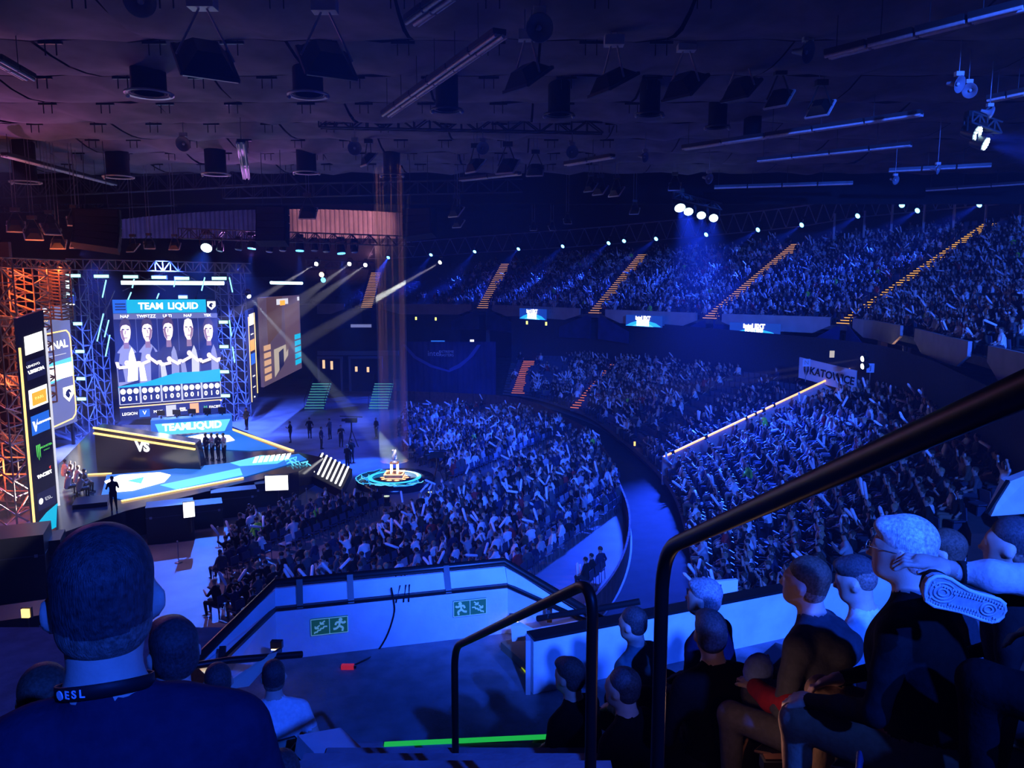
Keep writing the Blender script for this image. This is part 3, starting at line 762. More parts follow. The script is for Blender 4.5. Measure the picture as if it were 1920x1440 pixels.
def portrait(k, hairm, head_v, lean, arm):
    u = .1 + .2 * k; w = .047
    S_.poly('player_torso', [(u - .095, .2), (u - .10, .42), (u - .085, .52), (u - .03, .585), (u + .03, .585), (u + .085, .52), (u + .10, .42), (u + .09, .25)], E_jersl if k in (0, 1) else E_jers, .03)
    S_.poly('player_shirt_panel', [(u + .01 + lean, .24), (u + .085, .25), (u + .095, .44), (u + .045, .56), (u + .02, .5)], (E_white, E_jers, E_jersl, E_wsoft, E_jersl)[k], .036)
    S_.poly('player_shirt_shade', [(u - .09, .24), (u - .03, .24), (u - .05, .40), (u - .095, .42)], (E_jers, E_white, E_wsoft, E_jersl, E_jers)[k], .036)
    S_.poly('player_neck', [(u - .025, .55), (u + .025, .55), (u + .022, .64), (u - .022, .64)], E_skind, .040)
    S_.poly('player_head', [(u - w * .95, head_v + .03), (u - w, head_v - .01), (u - w * .8, head_v - .065), (u - w * .35, head_v - .105), (u + w * .35, head_v - .105), (u + w * .8, head_v - .065), (u + w, head_v - .01), (u + w * .95, head_v + .03), (u + w * .7, head_v + .085), (u, head_v + .1), (u - w * .7, head_v + .085)], E_skin, .046)
    sd = 1 if k % 2 else -1
    S_.poly('player_face_shade', [(u + sd * w, head_v + .0), (u + sd * w * .75, head_v - .065), (u + sd * w * .3, head_v - .104), (u + sd * w * .25, head_v - .07), (u + sd * w * .5, head_v - .02), (u + sd * w * .45, head_v + .03)], E_skind, .054)
    for e in (-1, 1): S_.line('player_brow', [(u + e * .010, head_v + .015), (u + e * .033, head_v + .018)], .09, E_jers, .06)
    S_.line('player_mouth', [(u - .014, head_v - .062), (u + .014, head_v - .062)], .07, E_skind, .06); S_.line('player_nose', [(u, head_v + .005), (u + .006 * sd, head_v - .03)], .06, E_skind, .06)
    if hairm: S_.poly('player_hair', [(u - w - .006, head_v - .005), (u - w - .004, head_v + .06), (u - w * .7, head_v + .105), (u, head_v + .125), (u + w * .7, head_v + .108), (u + w + .004, head_v + .06), (u + w + .006, head_v - .005), (u + w * .82, head_v + .045), (u + w * .2, head_v + .06), (u - w * .5, head_v + .055), (u - w * .82, head_v + .04)], hairm, .058)
    for s in (-1, 1):
        S_.line('player_sleeve', [(u + s * .085, .51), (u + s * .10, .43)], .34, E_jers, .06); S_.line('player_arm', [(u + s * .098, .43), (u + s * .085, .375 + arm * .4), (u - s * .01, .40 + .02 * s + arm)], .24, E_skin, .066)
    S_.ell('player_fist', u - .005, .415 + arm, .024, .026, E_skin, .072, 10); S_.line('finger_line', [(u - .02, .42 + arm), (u + .015, .425 + arm)], .05, E_skind, .085)
portrait(0, E_hair, .71, -.02, .0); portrait(1, E_hair, .715, 0, .05); portrait(2, E_brown, .72, 0, .02); portrait(3, None, .72, 0, .07); portrait(4, E_hair, .70, 0, .04)
for k in range(5):
    u0, u1 = .005 + .2 * k, .195 + .2 * k
    bx = S_.rect('stat_box', u0, .03, u1, .19, E_black, .085)
    S_.line('stat_outline', [(u0, .19), (u0, .03), (u1, .03), (u1, .19)], .06, E_wsoft, .11, bx)
    for j in range(3):
        uu = u0 + .035 + .06 * j; S_.ell('stat_emblem', uu, .15, .025, .026, E_white, .11, 12, bx); S_.text('stat_number', '1' if (k + j) % 3 == 2 else '0', uu, .08, .55, E_white, .12, bold=.015, parent=bx)
S_.line('gold_edge', [(0, .0), (1, .0)], .14, E_gold, .05)
# sponsor strip under it
A2 = P(226, 789, 64.6); B2 = P(414, 772, 69.6)
ss = empty('sponsor_strip_screen', A2, label='dark strip of small sponsor logos directly under the big stage screen', cat='screen'); T = Pan(A2, B2, 1.05, ss); T.slab('strip_body', E_black)
T.text('sponsor_lettering', 'LEGION', .09, .5, .34, E_white); T.rect('sponsor_tile', .18, .15, .28, .8, E_blue); T.text('sponsor_lettering', 'V', .23, .48, .5, E_white)
T.text('sponsor_lettering', 'MAX', .36, .5, .34, E_white); T.rect('sponsor_tile', .44, .02, .54, .95, E_wsoft); T.text('sponsor_lettering', 'ESL', .61, .5, .42, E_white, bold=.01); T.rect('sponsor_tile', .68, .1, .77, .95, E_orange); T.text('sponsor_lettering', 'M', .84, .5, .42, E_green); T.text('sponsor_lettering', 'FACEIT', .94, .5, .32, E_white)

# ---- LED column beside the red scaffold
A = P(66, 1008, 38.0); B = P(113, 984, 38.9); tp = P(46, 597, 38.0)
lc = empty('led_sponsor_column', A, label='tall leaning-close LED column of stacked sponsor logos with gold edges', cat='LED column')
lc['label'] = 'tall LED column with gold edges stacked with sponsor logos beside the red scaffold'
C_ = Pan(A, B, tp.z - A.z, lc); C_.slab('column_body', E_black, .5)
def cv(py): return 1 - (py - 597) / (1008 - 597.0)
C_.line('gold_edge', [(.0, .02), (.0, .87)], .10, E_gold, .05); C_.line('gold_edge', [(1.0, .08), (1, .92)], .10, E_wsoft, .05)
C_.rect('logo_tile', .2, cv(668), .88, cv(634), E_white)
f1 = C_.rect('logo_tile', .2, cv(715), .9, cv(680), E_navy); C_.text('logo_lettering', 'LENOVO', .45, cv(690), .16, E_white, parent=f1); C_.text('logo_lettering', 'LEGION', .55, cv(701), .21, E_white, bold=.012, parent=f1)
f2 = C_.rect('logo_tile', .2, cv(768), .9, cv(733), E_white); C_.rect('logo_tile_inset', .3, cv(764), .85, cv(740), E_orange, .05, f2); C_.text('logo_lettering', 'PARI', .57, cv(752), .2, E_gold, .08, parent=f2)
f3 = C_.rect('logo_tile', .2, cv(818), .9, cv(782), E_blue); C_.poly('logo_mark', [(.24, cv(792)), (.32, cv(793)), (.36, cv(804)), (.44, cv(790)), (.37, cv(812)), (.33, cv(812))], E_white, .05, parent=f3); C_.text('logo_lettering', 'ALIENWARE', .66, cv(799), .13, E_white, .05, bold=.006, parent=f3)
f4 = C_.rect('logo_tile', .2, cv(866), .9, cv(830), E_black, .04)
for k, (u, h_) in enumerate(((.3, 24), (.36, 30), (.42, 26))): C_.poly('claw_stripe', [(u, cv(838)), (u + .04, cv(838)), (u + .03, cv(838 + h_)), (u + .01, cv(838 + h_ - 4))], E_green, .06, parent=f4)
C_.text('logo_lettering', 'MONSTER', .68, cv(846), .13, E_green, .06, bold=.004, parent=f4); C_.text('logo_lettering', 'ENERGY', .70, cv(853), .08, E_green, .06, parent=f4)
f5 = C_.rect('logo_tile', .2, cv(915), .9, cv(880), E_black, .04); C_.text('logo_lettering', 'FACEIT', .55, cv(898), .22, E_white, .06, bold=.012, parent=f5); C_.poly('red_tick', [(.72, cv(888)), (.8, cv(886)), (.78, cv(893))], E_red, .07, parent=f5)
f6 = C_.rect('logo_tile', .2, cv(962), .9, cv(928), E_navy, .04); C_.ell('round_mark', .32, cv(945), .08, .014, E_white, .06, 12, f6); C_.text('logo_lettering', 'ESL', .62, cv(945), .24, E_wsoft, .06, parent=f6)
C_.poly('blue_foot', [(0, 0), (1, 0), (1, .11), (.5, .09), (0, .05)], E_cyan, .03)

# ---- second stage screen half hidden behind the column
A = P(84, 812, 58); B = P(145, 790, 61.5); tp = P(78, 580, 58)
s2 = empty('match_screen', A, label='stage screen ending in NAL behind the LED column, with rounded gold outline', cat='screen')
Q_ = Pan(A, B, tp.z - A.z, s2); Q_.slab('screen_body', E_ind)
Q_.text('event_lettering', 'IEM', .3, .97, .55, E_white, bold=.02); Q_.text('event_lettering', 'KATO', .2, .90, .35, E_gold)
Q_.line('gold_outline', [(.1, .79), (.85, .79), (.93, .76), (.96, .72), (.98, .12), (.95, .07), (.85, .04), (.1, .02)], .09, E_gold, .04)
Q_.text('match_lettering', 'FINAL', .55, .68, .85, E_white, bold=.02); Q_.line('thin_rule', [(.3, .6), (.8, .6)], .05, E_wsoft)
Q_.rect('score_bar', .2, .40, .95, .52, E_white, .03); Q_.poly('glow_band', [(0, .36), (1, .42), (1, .56), (0, .54)], E_cyan2, .02)
horse_shield(Q_, .78, .26, .16, s2, Q_.L / Q_.h)
for u in (.1, .9):
    q = MB(); p_ = Q_.p(u, 0, -.2); q.bar(p_, Vector((p_.x, p_.y, 0.0)), .2); q.obj('screen_leg', M_black, s2)

# ---- slim right-hand column and game screen
A = P(472, 754, 71); B = P(483, 747, 72.2); tp = P(468, 582, 71)
rc = empty('slim_sponsor_column', A, label='slim LED sponsor column with gold outline beside the game screen', cat='LED column')
R_ = Pan(A, B, tp.z - A.z, rc); R_.slab('column_body', E_black, .3)
R_.line('gold_outline', [(0, 0), (0, .93)], .07, E_gold); R_.line('gold_outline', [(1, .06), (1, .95)], .07, E_gold)
for v, m in ((.83, E_white), (.55, E_orange), (.40, E_blue)): R_.rect('logo_tile', .15, v, .85, v + .12, m)
for v, s in ((.73, 'LEGION'), (.27, 'MON'), (.15, 'FACEIT'), (.04, 'ESL')): R_.text('logo_lettering', s, .5, v, .2 if len(s) < 5 else .16, E_white)
A = P(495, 726, 66); B = P(566, 690, 81.5); tp = P(491, 558, 66)
gs = empty('game_screen', A, label='slanted side screen showing a brown game map with blue and orange player cards', cat='screen')
G_ = Pan(A, B, tp.z - A.z, gs); G_.slab('screen_body', glow('screen_game', (0.10, 0.065, 0.12), 1.0))
G_.poly('map_wall', [(.12, .45), (.45, .6), (.5, 1), (.12, 1)], E_brown); G_.poly('map_wall', [(.55, .3), (.95, .5), (.95, .92), (.55, .85)], glow('screen_game2', (0.13, .075, .1), 1.0)); G_.poly('map_ground', [(.25, .05), (.6, .25), (.62, .4), (.25, .38)], glow('screen_sand', (.5, .42, .35), 1.0)); G_.poly('map_door', [(.36, .1), (.48, .16), (.48, .36), (.36, .33)], E_navy, .04)
G_.rect('hud_bar', .35, .9, .65, .97, E_wsoft, .04); G_.rect('hud_tile', .43, .89, .56, .95, E_orange, .06); G_.rect('hud_icon', .92, .93, .98, .98, E_wsoft, .04)
for k in range(5):
    G_.rect('orange_player_card', .02, .06 + .085 * k, .17, .12 + .085 * k, glow('screen_tan', (.75, .42, .25), 1.0), .04); G_.rect('blue_player_card', .80, .08 + .085 * k, .98, .145 + .085 * k, E_cyan, .04)

# ---- stage platforms
M_stage = mat('stage_black', (0.02, 0.02, 0.03), 0.18, spec=0.6)
M_stageside = mat('stage_skirt', (0.01, 0.01, 0.015), 0.8)
st = empty('stage', (-25, 46, 0), label='big black stage platform with gold lit edges and LED floor graphics', cat='stage')
ZS = 1.5
def zp(px, py, z=ZS): return PZ(px, py, z)
def zpoly(name, pts, m, z=ZS, t=0.03, parent=None, dz=0.02):
    q = MB(); q.prism([zp(a, b_, z) + Vector((0, 0, dz)) for a, b_ in pts], Vector((0, 0, t))); return q.obj(name, m, parent or st)
deck = [(105, 1003), (235, 958), (456, 905), (560, 884), (606, 858), (550, 846), (432, 798), (182, 796), (110, 870)]
q = MB(); q.prism([zp(*p) for p in deck], (0, 0, -1.5)); q.obj('stage_deck', M_stage, st)
def zline(name, pts, w, m, z=ZS, dz=0.05, parent=None):
    q = MB(); W = [zp(a, b_, z) + Vector((0, 0, dz)) for a, b_ in pts]
    for a, b_ in zip(W[:-1], W[1:]): q.bar(a, b_, w, .05)
    return q.obj(name, m, parent or st)
zline('gold_edge', [(228, 941), (456, 897)], .16, E_gold); zline('gold_edge', [(165, 891), (209, 889)], .16, E_gold); zline('gold_edge', [(430, 804), (549, 846)], .22, E_gold); zline('gold_edge', [(352, 811), (430, 804)], .14, E_red)
zpoly('floor_led', [(190, 930), (232, 938), (455, 896), (575, 862), (560, 852), (440, 868), (280, 885), (200, 892)], glow('floor_led_blue', (0.02, 0.20, 0.9), .9))
zpoly('floor_led_bright', [(300, 912), (450, 880), (455, 893), (330, 920)], E_cyan2, dz=.06)
zpoly('floor_logo', [(196, 905), (225, 893), (300, 888), (320, 893), (308, 906), (250, 922), (215, 925)], E_white, dz=.06); zpoly('floor_logo_notch', [(240, 905), (270, 898), (265, 910)], E_cyan2, dz=.1)
zpoly('floor_led', [(320, 826), (365, 815), (435, 808), (520, 842), (470, 846), (378, 842)], glow('floor_led_blue', (0.02, 0.20, 0.9), .9)); zpoly('floor_logo', [(345, 823), (378, 816), (430, 818), (440, 827), (400, 836), (372, 830)], E_white, dz=.06)
zpoly('floor_led_text', [(432, 870), (490, 856), (545, 858), (520, 871), (450, 876)], E_cyan2, dz=.06)
for k in range(7): zpoly('floor_led_letter', [(474 + 10 * k, 871 - k), (481 + 10 * k, 870 - k), (486 + 10 * k, 859 - k), (479 + 10 * k, 860 - k)], E_white, dz=.1)
for k in range(9):
    x = 534 + random.uniform(0, 40); y = 866 + random.uniform(-6, 6); zline('cyan_trace', [(x, y), (x + random.uniform(4, 14), y - 3), (x + random.uniform(8, 18), y + 4)], .05, E_cyan2, dz=.1)
# reflections come from the glossy deck; black riser with VS
A = P(182, 880, 47.5); B = P(378, 886, 46.5); tpz = P(182, 803, 47.5).z
vr = empty('desk_riser', A, label='black wedge-shaped desk riser on stage reading VS', cat='riser')
q = MB(); A0, A1 = A, Vector((A.x, A.y, tpz)); B0 = B; B1 = P(366, 833, 46.5)
bk = Vector((-.3, 1.6, 0)); q.add([A0, B0, B1, A1, A0 + bk, B0 + bk, B1 + bk, A1 + bk], [(0, 1, 2, 3), (7, 6, 5, 4), (0, 4, 5, 1), (1, 5, 6, 2), (2, 6, 7, 3), (3, 7, 4, 0)]); q.obj('riser_body', M_stage, vr)
for e in (0, .35):
    q = MB(); q.bar(A1 + Vector((0, -.08, .05 - e)), B1 + Vector((0, -.08, .05 - e)), .12, .10); q.obj('gold_edge', E_gold, vr)
V_ = Pan(A, B, tpz - A.z, vr); V_.text('vs_lettering', 'VS', .46, .58, .85, E_white, .06, bold=.04)
# team desk with TEAM LIQUID front
A = P(284, 817, 56.6); B = P(436, 807, 58.6); dk = empty('team_desk', A, label='curved team desk with TEAM LIQUID lit across its front', cat='desk')
D_ = Pan(A, B, 1.15, dk); q = MB(); q.prism([D_.p(0, 0), D_.p(1, 0), D_.p(1, 1), D_.p(0, 1)], -D_.n * 1.2); q.obj('desk_body', E_blue, dk)
D_.poly('desk_glow', [(.1, 0), (.9, 0), (.98, .8), (.05, .75)], E_cyan2, .02); D_.text('desk_lettering', 'TEAM', .30, .47, .72, E_white, .06, bold=.03); D_.text('desk_lettering', 'LIQUID', .66, .47, .72, E_white, .06, bold=.03)
for k in range(5):
    c = D_.p(.12 + .19 * k, 1, -.7); mo = empty('desk_monitor', c, label='thin black monitor on the team desk, number %s from the screen edge' % ('one', 'two', 'three', 'four', 'five')[k], cat='monitor', group='monitors on the team desk')
    q = MB(); q.box(c + Vector((0, 0, .42)), (.6, .05, .38)); q.obj('monitor_panel', M_black, mo); q = MB(); q.box(c + Vector((0, 0, .1)), (.08, .08, .2)); q.obj('monitor_stand', M_black, mo)
desk_sh = [0, 3, 0, 2, 3]
for k in range(5):
    c = D_.p(.12 + .19 * k, 0, -1.6); o = link('person', person_mesh('sit', (0, 2, 4, 2, 0)[k], desk_sh[k], k % 3, 1), None, loc=(c.x, c.y, ZS + .35), rot=(0, 0, math.pi + .5))
    tag(o, 'player in %s shirt seated %s behind the TEAM LIQUID desk' % (SHIRTS[desk_sh[k]][0], ('first', 'second', 'third', 'fourth', 'last')[k]), 'person', 'players at the team desk')
for k in range(4):
    c = zp(388 + 11 * k, 862, ZS); o = link('person', person_mesh('stand', k % 2, (3, 0, 3, 0)[k], k % 3, 1), None, loc=c, rot=(0, 0, 2.6))
    o['label'] = 'player in %s shirt standing %s in the row at the LED floor' % (('navy', 'white', 'navy', 'white')[k], ('first', 'second', 'third', 'last')[k]); tag(o, None, 'person', 'players standing on stage')
# illuminated steps
sl = empty('lit_stage_steps', zp(620, 885, .8), label='flight of seven white glowing bars stepping down from the stage', cat='steps')
for k in range(7):
    a = PZ(605 + 8 * k, 850 + 4.2 * k, 1.5); b_ = PZ(588 + 8.2 * k, 885 + 4.2 * k, .9)
    q = MB(); q.bar(a, b_, .10, .08); q.obj('light_bar', E_white, sl)
q = MB(); cs = [PZ(600, 846, 1.4), PZ(660, 876, 1.4), PZ(640, 916, .8), PZ(582, 888, .8)]; q.prism([c - Vector((0, 0, .12)) for c in cs], (0, 0, -.5)); q.obj('step_body', M_stageside, sl)

# ---- round trophy platform
tc = PZ(740, 893, .5)
rp = empty('trophy_platform', (tc.x, tc.y, 0), label='round black platform with glowing cyan ring and traces around the trophy', cat='platform')
q = MB(); q.lathe([(2.55, 0), (2.55, .42), (0, .42)], (tc.x, tc.y, 0), 40); q.obj('platform_disc', M_stage, rp)
q = MB(); q.lathe([(1.45, .45), (1.72, .45), (1.72, .47), (1.45, .47)], (tc.x, tc.y, 0), 48); q.obj('ring_light', glow('ring_cyan', (.03, .42, 1.0), 2.0), rp)
for k in range(26):
    a = random.uniform(2.0, 5.4); r0 = random.uniform(1.75, 2.5); W = []
    for j in range(4):
        W.append(Vector((tc.x + r0 * math.cos(a), tc.y + r0 * math.sin(a), .455))); a += random.uniform(.05, .25); r0 = min(2.5, max(1.75, r0 + random.uniform(-.35, .35)))
    q = MB(); [q.bar(x, y, .045, .03) for x, y in zip(W[:-1], W[1:])]; q.obj('trace_light', E_cyan2 if k % 2 else glow('trace_blue', (.02, .3, 1), 1.4), rp)
pd = empty('trophy_pedestal', (tc.x, tc.y, .45), label='white-edged square pedestal lit orange under the trophy', cat='pedestal')
E_tro = glow('pedestal_glow', (1.0, .55, .3), 2.0); M_mir = mat('pedestal_orange_lit', (.55, .28, .14), .3, metal=.6)  # orange light on the pedestal is put into its base colour
q = MB(); q.box((tc.x, tc.y, .60), (1.15, 1.15, .26)); q.obj('pedestal_base', M_mir, pd)
for z in (.48, .74):
    q = MB()
    for sx, sy in ((0, 1), (0, -1), (1, 0), (-1, 0)): q.box((tc.x + sx * .58, tc.y + sy * .58, z), (1.2 if sy else .06, 1.2 if sx else .06, .05))
    q.obj('edge_light', E_tro, pd)
for sx in (-.2, .2):
    for sy in (-.2, .2):
        q = MB(); q.box((tc.x + sx, tc.y + sy, 1.05), (.1, .1, .66)); q.obj('light_column', glow('column_glow', (1, .8, .6), 2.2), pd)
q = MB(); q.box((tc.x, tc.y, 1.4), (.56, .56, .06)); q.obj('pedestal_top', M_mir, pd)
tr = empty('trophy', (tc.x, tc.y, 1.43), label='silver twisted trophy standing on the glowing pedestal', cat='trophy')
M_tro = mat('trophy_silver', (.9, .9, .92), .25, metal=.6)
q = MB(); q.lathe([(.16, 0), (.16, .06), (.07, .1), (.06, .2)], (tc.x, tc.y, 1.43), 14); q.obj('trophy_foot', M_tro, tr)
for ph in (0, math.pi):
    pts = [(tc.x + .11 * math.cos(ph + t * 3.2) * (1 - .3 * t), tc.y + .11 * math.sin(ph + t * 3.2), 1.62 + .62 * t) for t in np.linspace(0, 1, 12)]
    q = MB(); q.tube(pts, [.07 + .04 * math.sin(t * 3.14) for t in np.linspace(0, 1, 12)], 8); q.obj('trophy_wing', M_tro, tr)
light('SPOT', 'trophy_key', (tc.x + 2, tc.y - 6, 18), (tc.x, tc.y, 1.4), 40000, (1, .85, .7), .05, 4, .4)
# amber curtain of narrow beams falling round the trophy
for k in range(10):
    a = 2 * math.pi * k / 10; x, y = tc.x + .78 * math.cos(a), tc.y + .78 * math.sin(a)
    light('SPOT', 'amber_beam', (x, y, 20.5), (x, y, 0), 3200000, (1.0, .36, .10), .03, 1.0, .3)
# low stage cameras, crew, monitors
def crate(name, px, py, s, lab, z=0, m=M_black, yaw=.4, cat_='case'):
    c = PZ(px, py, z); q = MB(); R = Matrix.Rotation(yaw, 3, 'Z'); e = empty(name, c, label=lab, cat=cat_)
    q.box(c + Vector((0, 0, s[2] / 2)), s, rot=R); q.obj('case_body', m, e)
    q = MB(); q.box(c + Vector((0, 0, s[2] * .72)), (s[0] * 1.01, s[1] * 1.01, .05), rot=R); q.obj('lid_seam', M_dsteel, e)
    for sx in (-1, 1):
        q = MB(); q.box(c + R @ Vector((sx * s[0] * .4, -s[1] * .51, s[2] * .72)), (.12, .04, .12), rot=R); q.obj('latch', M_steel, e)
    return e
crate('flight_case', 322, 1010, (2.2, 1.2, 1.9), 'tall black flight case on the floor in front of the stage corner')
crate('flight_case', 385, 985, (1.8, 1.2, 1.3), 'low black flight case right of the tall case')
crate('flight_case', 440, 965, (2.4, 1.0, 1.5), 'long black flight case below the stage front')
crate('flight_case', 505, 945, (1.6, 1.0, 1.4), 'black flight case under the glowing floor monitor')
crate('flight_case', 175, 985, (1.6, 1.6, 1.4), 'black flight case beside the camera operator at the stage corner', ZS * .2)
def floor_monitor(px, py, w, h, Y, lab, yaw=.15):
    c = P(px, py, Y); e = empty('floor_monitor', c, label=lab, cat='monitor'); R = Matrix.Rotation(yaw, 3, 'Z')
    q = MB(); q.box(c, (w, .12, h), rot=R); q.obj('monitor_body', M_black, e)
    q = MB(); q.box(c + R @ Vector((0, -.07, 0)), (w * .93, .02, h * .9), rot=R); q.obj('monitor_picture', E_white, e)
    q = MB(); q.box(c + R @ Vector((.1, -.085, -h * .15)), (w * .25, .01, h * .3), rot=R); q.obj('picture_detail', E_skin, e)
    q = MB(); q.bar(c + Vector((0, .1, -h / 2)), c + Vector((0, .1, -h / 2 - .8)), .1); q.obj('monitor_stand', M_black, e)
floor_monitor(519, 905, 1.35, .95, 43.0, 'bright white floor monitor at the front of the stage')
floor_monitor(354, 955, .55, .85, 37.0, 'small upright glowing monitor on the dark cases', .5)
def stander(px, py, z, pose, sh, ha, yaw, lab, pa=1, sc=1.0):
    c = PZ(px, py, z); o = link('person', person_mesh('stand', pose, sh, ha, pa), None, loc=c, rot=(0, 0, yaw)); o.scale = (sc,) * 3
    return tag(o, lab, 'person')
stander(214, 957, ZS, 1, 2, 0, .6, 'black-clad camera operator standing at the near stage edge')
stander(463, 806, ZS, 0, 5, 1, 2.6, 'person in grey standing beside the slim LED column')
stander(545, 830, 0, 1, 2, 1, 2.0, 'crew member in black left of the crew by the stage stairs')
for k, (px, py) in enumerate(((581, 822), (619, 824), (706, 822), (640, 838), (603, 842), (652, 880), (660, 868))):
    stander(px, py, 0, k % 2, (2, 5, 2, 2, 3, 2, 2)[k], k % 3, 1.2 * k, ('dark crew member walking below the first green stair', 'crew member in grey between the green stairs', 'dark crew member under the second green stair', 'dark crew member left of the camera crane', 'navy-clad crew member near the glowing bars', 'black-clad crew member right of the glowing bars', 'black-clad crew member behind the glowing bars')[k])
def sitter(px, py, z, pose, sh, ha, yaw, lab, pa=1):
    c = PZ(px, py, z); o = link('person', person_mesh('sit', pose, sh, ha, pa), None, loc=c, rot=(0, 0, yaw)); return tag(o, lab, 'person')
for k, (px, py) in enumerate(((550, 968), (463, 993), (610, 958))):
    sitter(px, py, 0, (0, 4, 0)[k], 2, k % 3, -1.2 + .5 * k, ('black-clad crew member sitting alone in the open floor aisle', 'black-clad crew member sitting by the rope posts', 'black-clad crew member sitting by the trophy platform')[k])
    c = PZ(px, py, 0); r = copy_tree(first); r.location = c; r.rotation_euler = (0, 0, -1.2 + .5 * k)
    tag(r, ('stacking chair under the lone crew member in the open aisle', 'stacking chair under the crew member by the rope posts', 'stacking chair beside the trophy platform')[k], 'chair', 'crew chairs')
# bright team area people left of stage
for k, (px, py) in enumerate(((122, 905), (133, 915), (145, 918), (158, 925), (128, 930), (150, 935))):
    o = sitter(px, py, ZS, k % 3, (0, 1, 0, 5, 0, 1)[k], k % 3, -.6, 'spectator in %s top, number %s in the bright group beside the LED column' % (('white', 'pale grey', 'white', 'grey', 'white', 'pale grey')[k], ('one', 'two', 'three', 'four', 'five', 'six')[k])); o['group'] = 'bright group beside the LED column'
# rope posts
for k, (px, py, lab) in enumerate(((410, 1026, 'chrome rope post left of the open floor aisle'), (335, 1055, 'chrome rope post nearest the big head'), (642, 950, 'chrome rope post near the floor crowd'), (575, 948, 'chrome rope post before the crew chairs'))):
    c = PZ(px, py, 0); e = empty('rope_post', c, label=lab, cat='post', group='rope posts on the floor')
    q = MB(); q.lathe([(.18, 0), (.18, .02), (.03, .05)], c, 14); q.obj('post_base', M_steel, e); q = MB(); q.tube([c + Vector((0, 0, .04)), c + Vector((0, 0, 1.0))], .025, 8); q.obj('post_pole', M_steel, e); q = MB(); q.ball(c + Vector((0, 0, 1.03)), .045); q.obj('post_knob', M_steel, e)
# camera crane + moving light stands near trophy
def camera_rig(px, py, lab, h=1.6, Y=None):
    c = PZ(px, py, 0); e = empty('camera_tripod', c, label=lab, cat='camera', group='broadcast cameras')
    for k in range(3):
        a = 2.1 * k; q = MB(); q.bar(c + Vector((.5 * math.cos(a), .5 * math.sin(a), 0)), c + Vector((0, 0, h * .7)), .05); q.obj('leg', M_black, e)
    q = MB(); q.tube([c + Vector((0, 0, h * .6)), c + Vector((0, 0, h))], .06, 8); q.obj('column', M_black, e)
    q = MB(); q.box(c + Vector((0, 0, h + .16)), (.9, .32, .34)); q.obj('camera_body', M_black, e); q = MB(); q.tube([c + Vector((-.45, 0, h + .18)), c + Vector((-.75, 0, h + .18))], .11, 10); q.obj('lens', M_black, e)
    q = MB(); q.bar(c + Vector((-.9, 0, h + .5)), c + Vector((.9, 0, h + .42)), .06); q.obj('crane_arm', M_black, e)
camera_rig(660, 838, 'broadcast camera on a tripod between the green stairs and the trophy', 2.0)
camera_rig(820, 905, 'broadcast camera on a tripod right of the trophy platform', 1.7)
for k, (px, py) in enumerate(((726, 948), (808, 940), (840, 890))):
    c = PZ(px, py, 0); e = empty('floor_light', c, label='small pale floor light %s the trophy platform' % ('in front of', 'front right of', 'right of')[k], cat='lamp', group='floor lights at the trophy')
    q = MB(); q.box(c + Vector((0, 0, .12)), (.4, .3, .24)); q.obj('light_base', M_black, e); q = MB(); q.tube([c + Vector((0, -.05, .24)), c + Vector((0, -.12, .6))], [.16, .2], 10); q.obj('light_head', M_black, e); q = MB(); q.lathe([(0, .02), (.17, .0)], c + Vector((0, -.12, .615)), 12); q.obj('lens', glow('lens_pale', (.7, .85, .7), 1.2), e)

# access stairs; their green light is put into tread colour and edge glow
M_gst = glow('green_stair_edge', (.12, .55, .5), .8); M_gt = mat('green_lit_tread', (.15, .35, .33), .6)
for k, (px, lab) in enumerate(((590, 'green-lit flight of stairs left of the far doors'), (710, 'green-lit flight of stairs beside the amber light curtain'))):
    c = PZ(px, 768, 0); e = empty('access_stairs', c, label=lab, cat='stairs', group='green-lit access stairs')
    for i in range(10):
        q = MB(); q.box(c + Vector((.02 * i, .3 * i, .12 + .24 * i)), (2.0, .34, .2)); t_ = q.obj('tread', M_gt, e)
        q = MB(); q.box(c + Vector((.02 * i, .3 * i - .18, .2 + .24 * i)), (2.0, .03, .05)); q.obj('tread_edge', M_gst, t_)
    for sx in (-1.05, 1.05):
        q = MB(); q.tube([c + Vector((sx, 0, 0)), c + Vector((sx, 0, 1)), c + Vector((sx + .2, 3, 3.4)), c + Vector((sx + .2, 3, 2.4))], .03, 6); q.obj('side_rail', M_black, e)

# far doors, curtain with sponsor lettering
q = MB(); c0 = P(598, 770, 88); c1 = P(745, 665, 88)
for k, (xa, xb, lab) in enumerate(((600, 640, 'door_1'), (658, 715, 'door_2'))):
    a = P(xa, 760, 92); b_ = P(xb, 672, 92); e = structure(empty(lab, a))
    q = MB(); q.box(((a.x + b_.x) / 2, 92.2, (a.z + b_.z) / 2), (b_.x - a.x, .2, b_.z - a.z)); q.obj('door_opening', mat('doorway_dim', (.05, .04, .06), .8), e)
    for sx in (a.x, b_.x):
        q = MB(); q.box((sx, 92, (a.z + b_.z) / 2), (.25, .3, b_.z - a.z + .2)); q.obj('door_post', mat('door_post_grey', (.2, .2, .26), .7), e)
    q = MB(); q.box(((a.x + b_.x) / 2, 92, b_.z + .1), (b_.x - a.x + .3, .3, .25)); q.obj('door_head', mat('door_post_grey', (.2, .2, .26), .7), e)
for k, (px, py) in enumerate(((607, 683), (622, 685), (668, 692), (690, 693))):
    c = P(px, py, 91.5); e = empty('doorway_lamp', c, label='small warm lamp %s in the far doorways' % ('first', 'second', 'third', 'fourth')[k], cat='lamp', group='warm lamps in the far doorways')
    q = MB(); q.box(c, (.28, .1, 1.0 if k < 2 else .6)); q.obj('lamp_glass', glow('lamp_warm', (1, .62, .35), 1.1 if k < 2 else .5), e); q = MB(); q.box(c + Vector((0, .08, 0)), (.4, .08, 1.2 if k < 2 else .7)); q.obj('lamp_back', M_black, e)
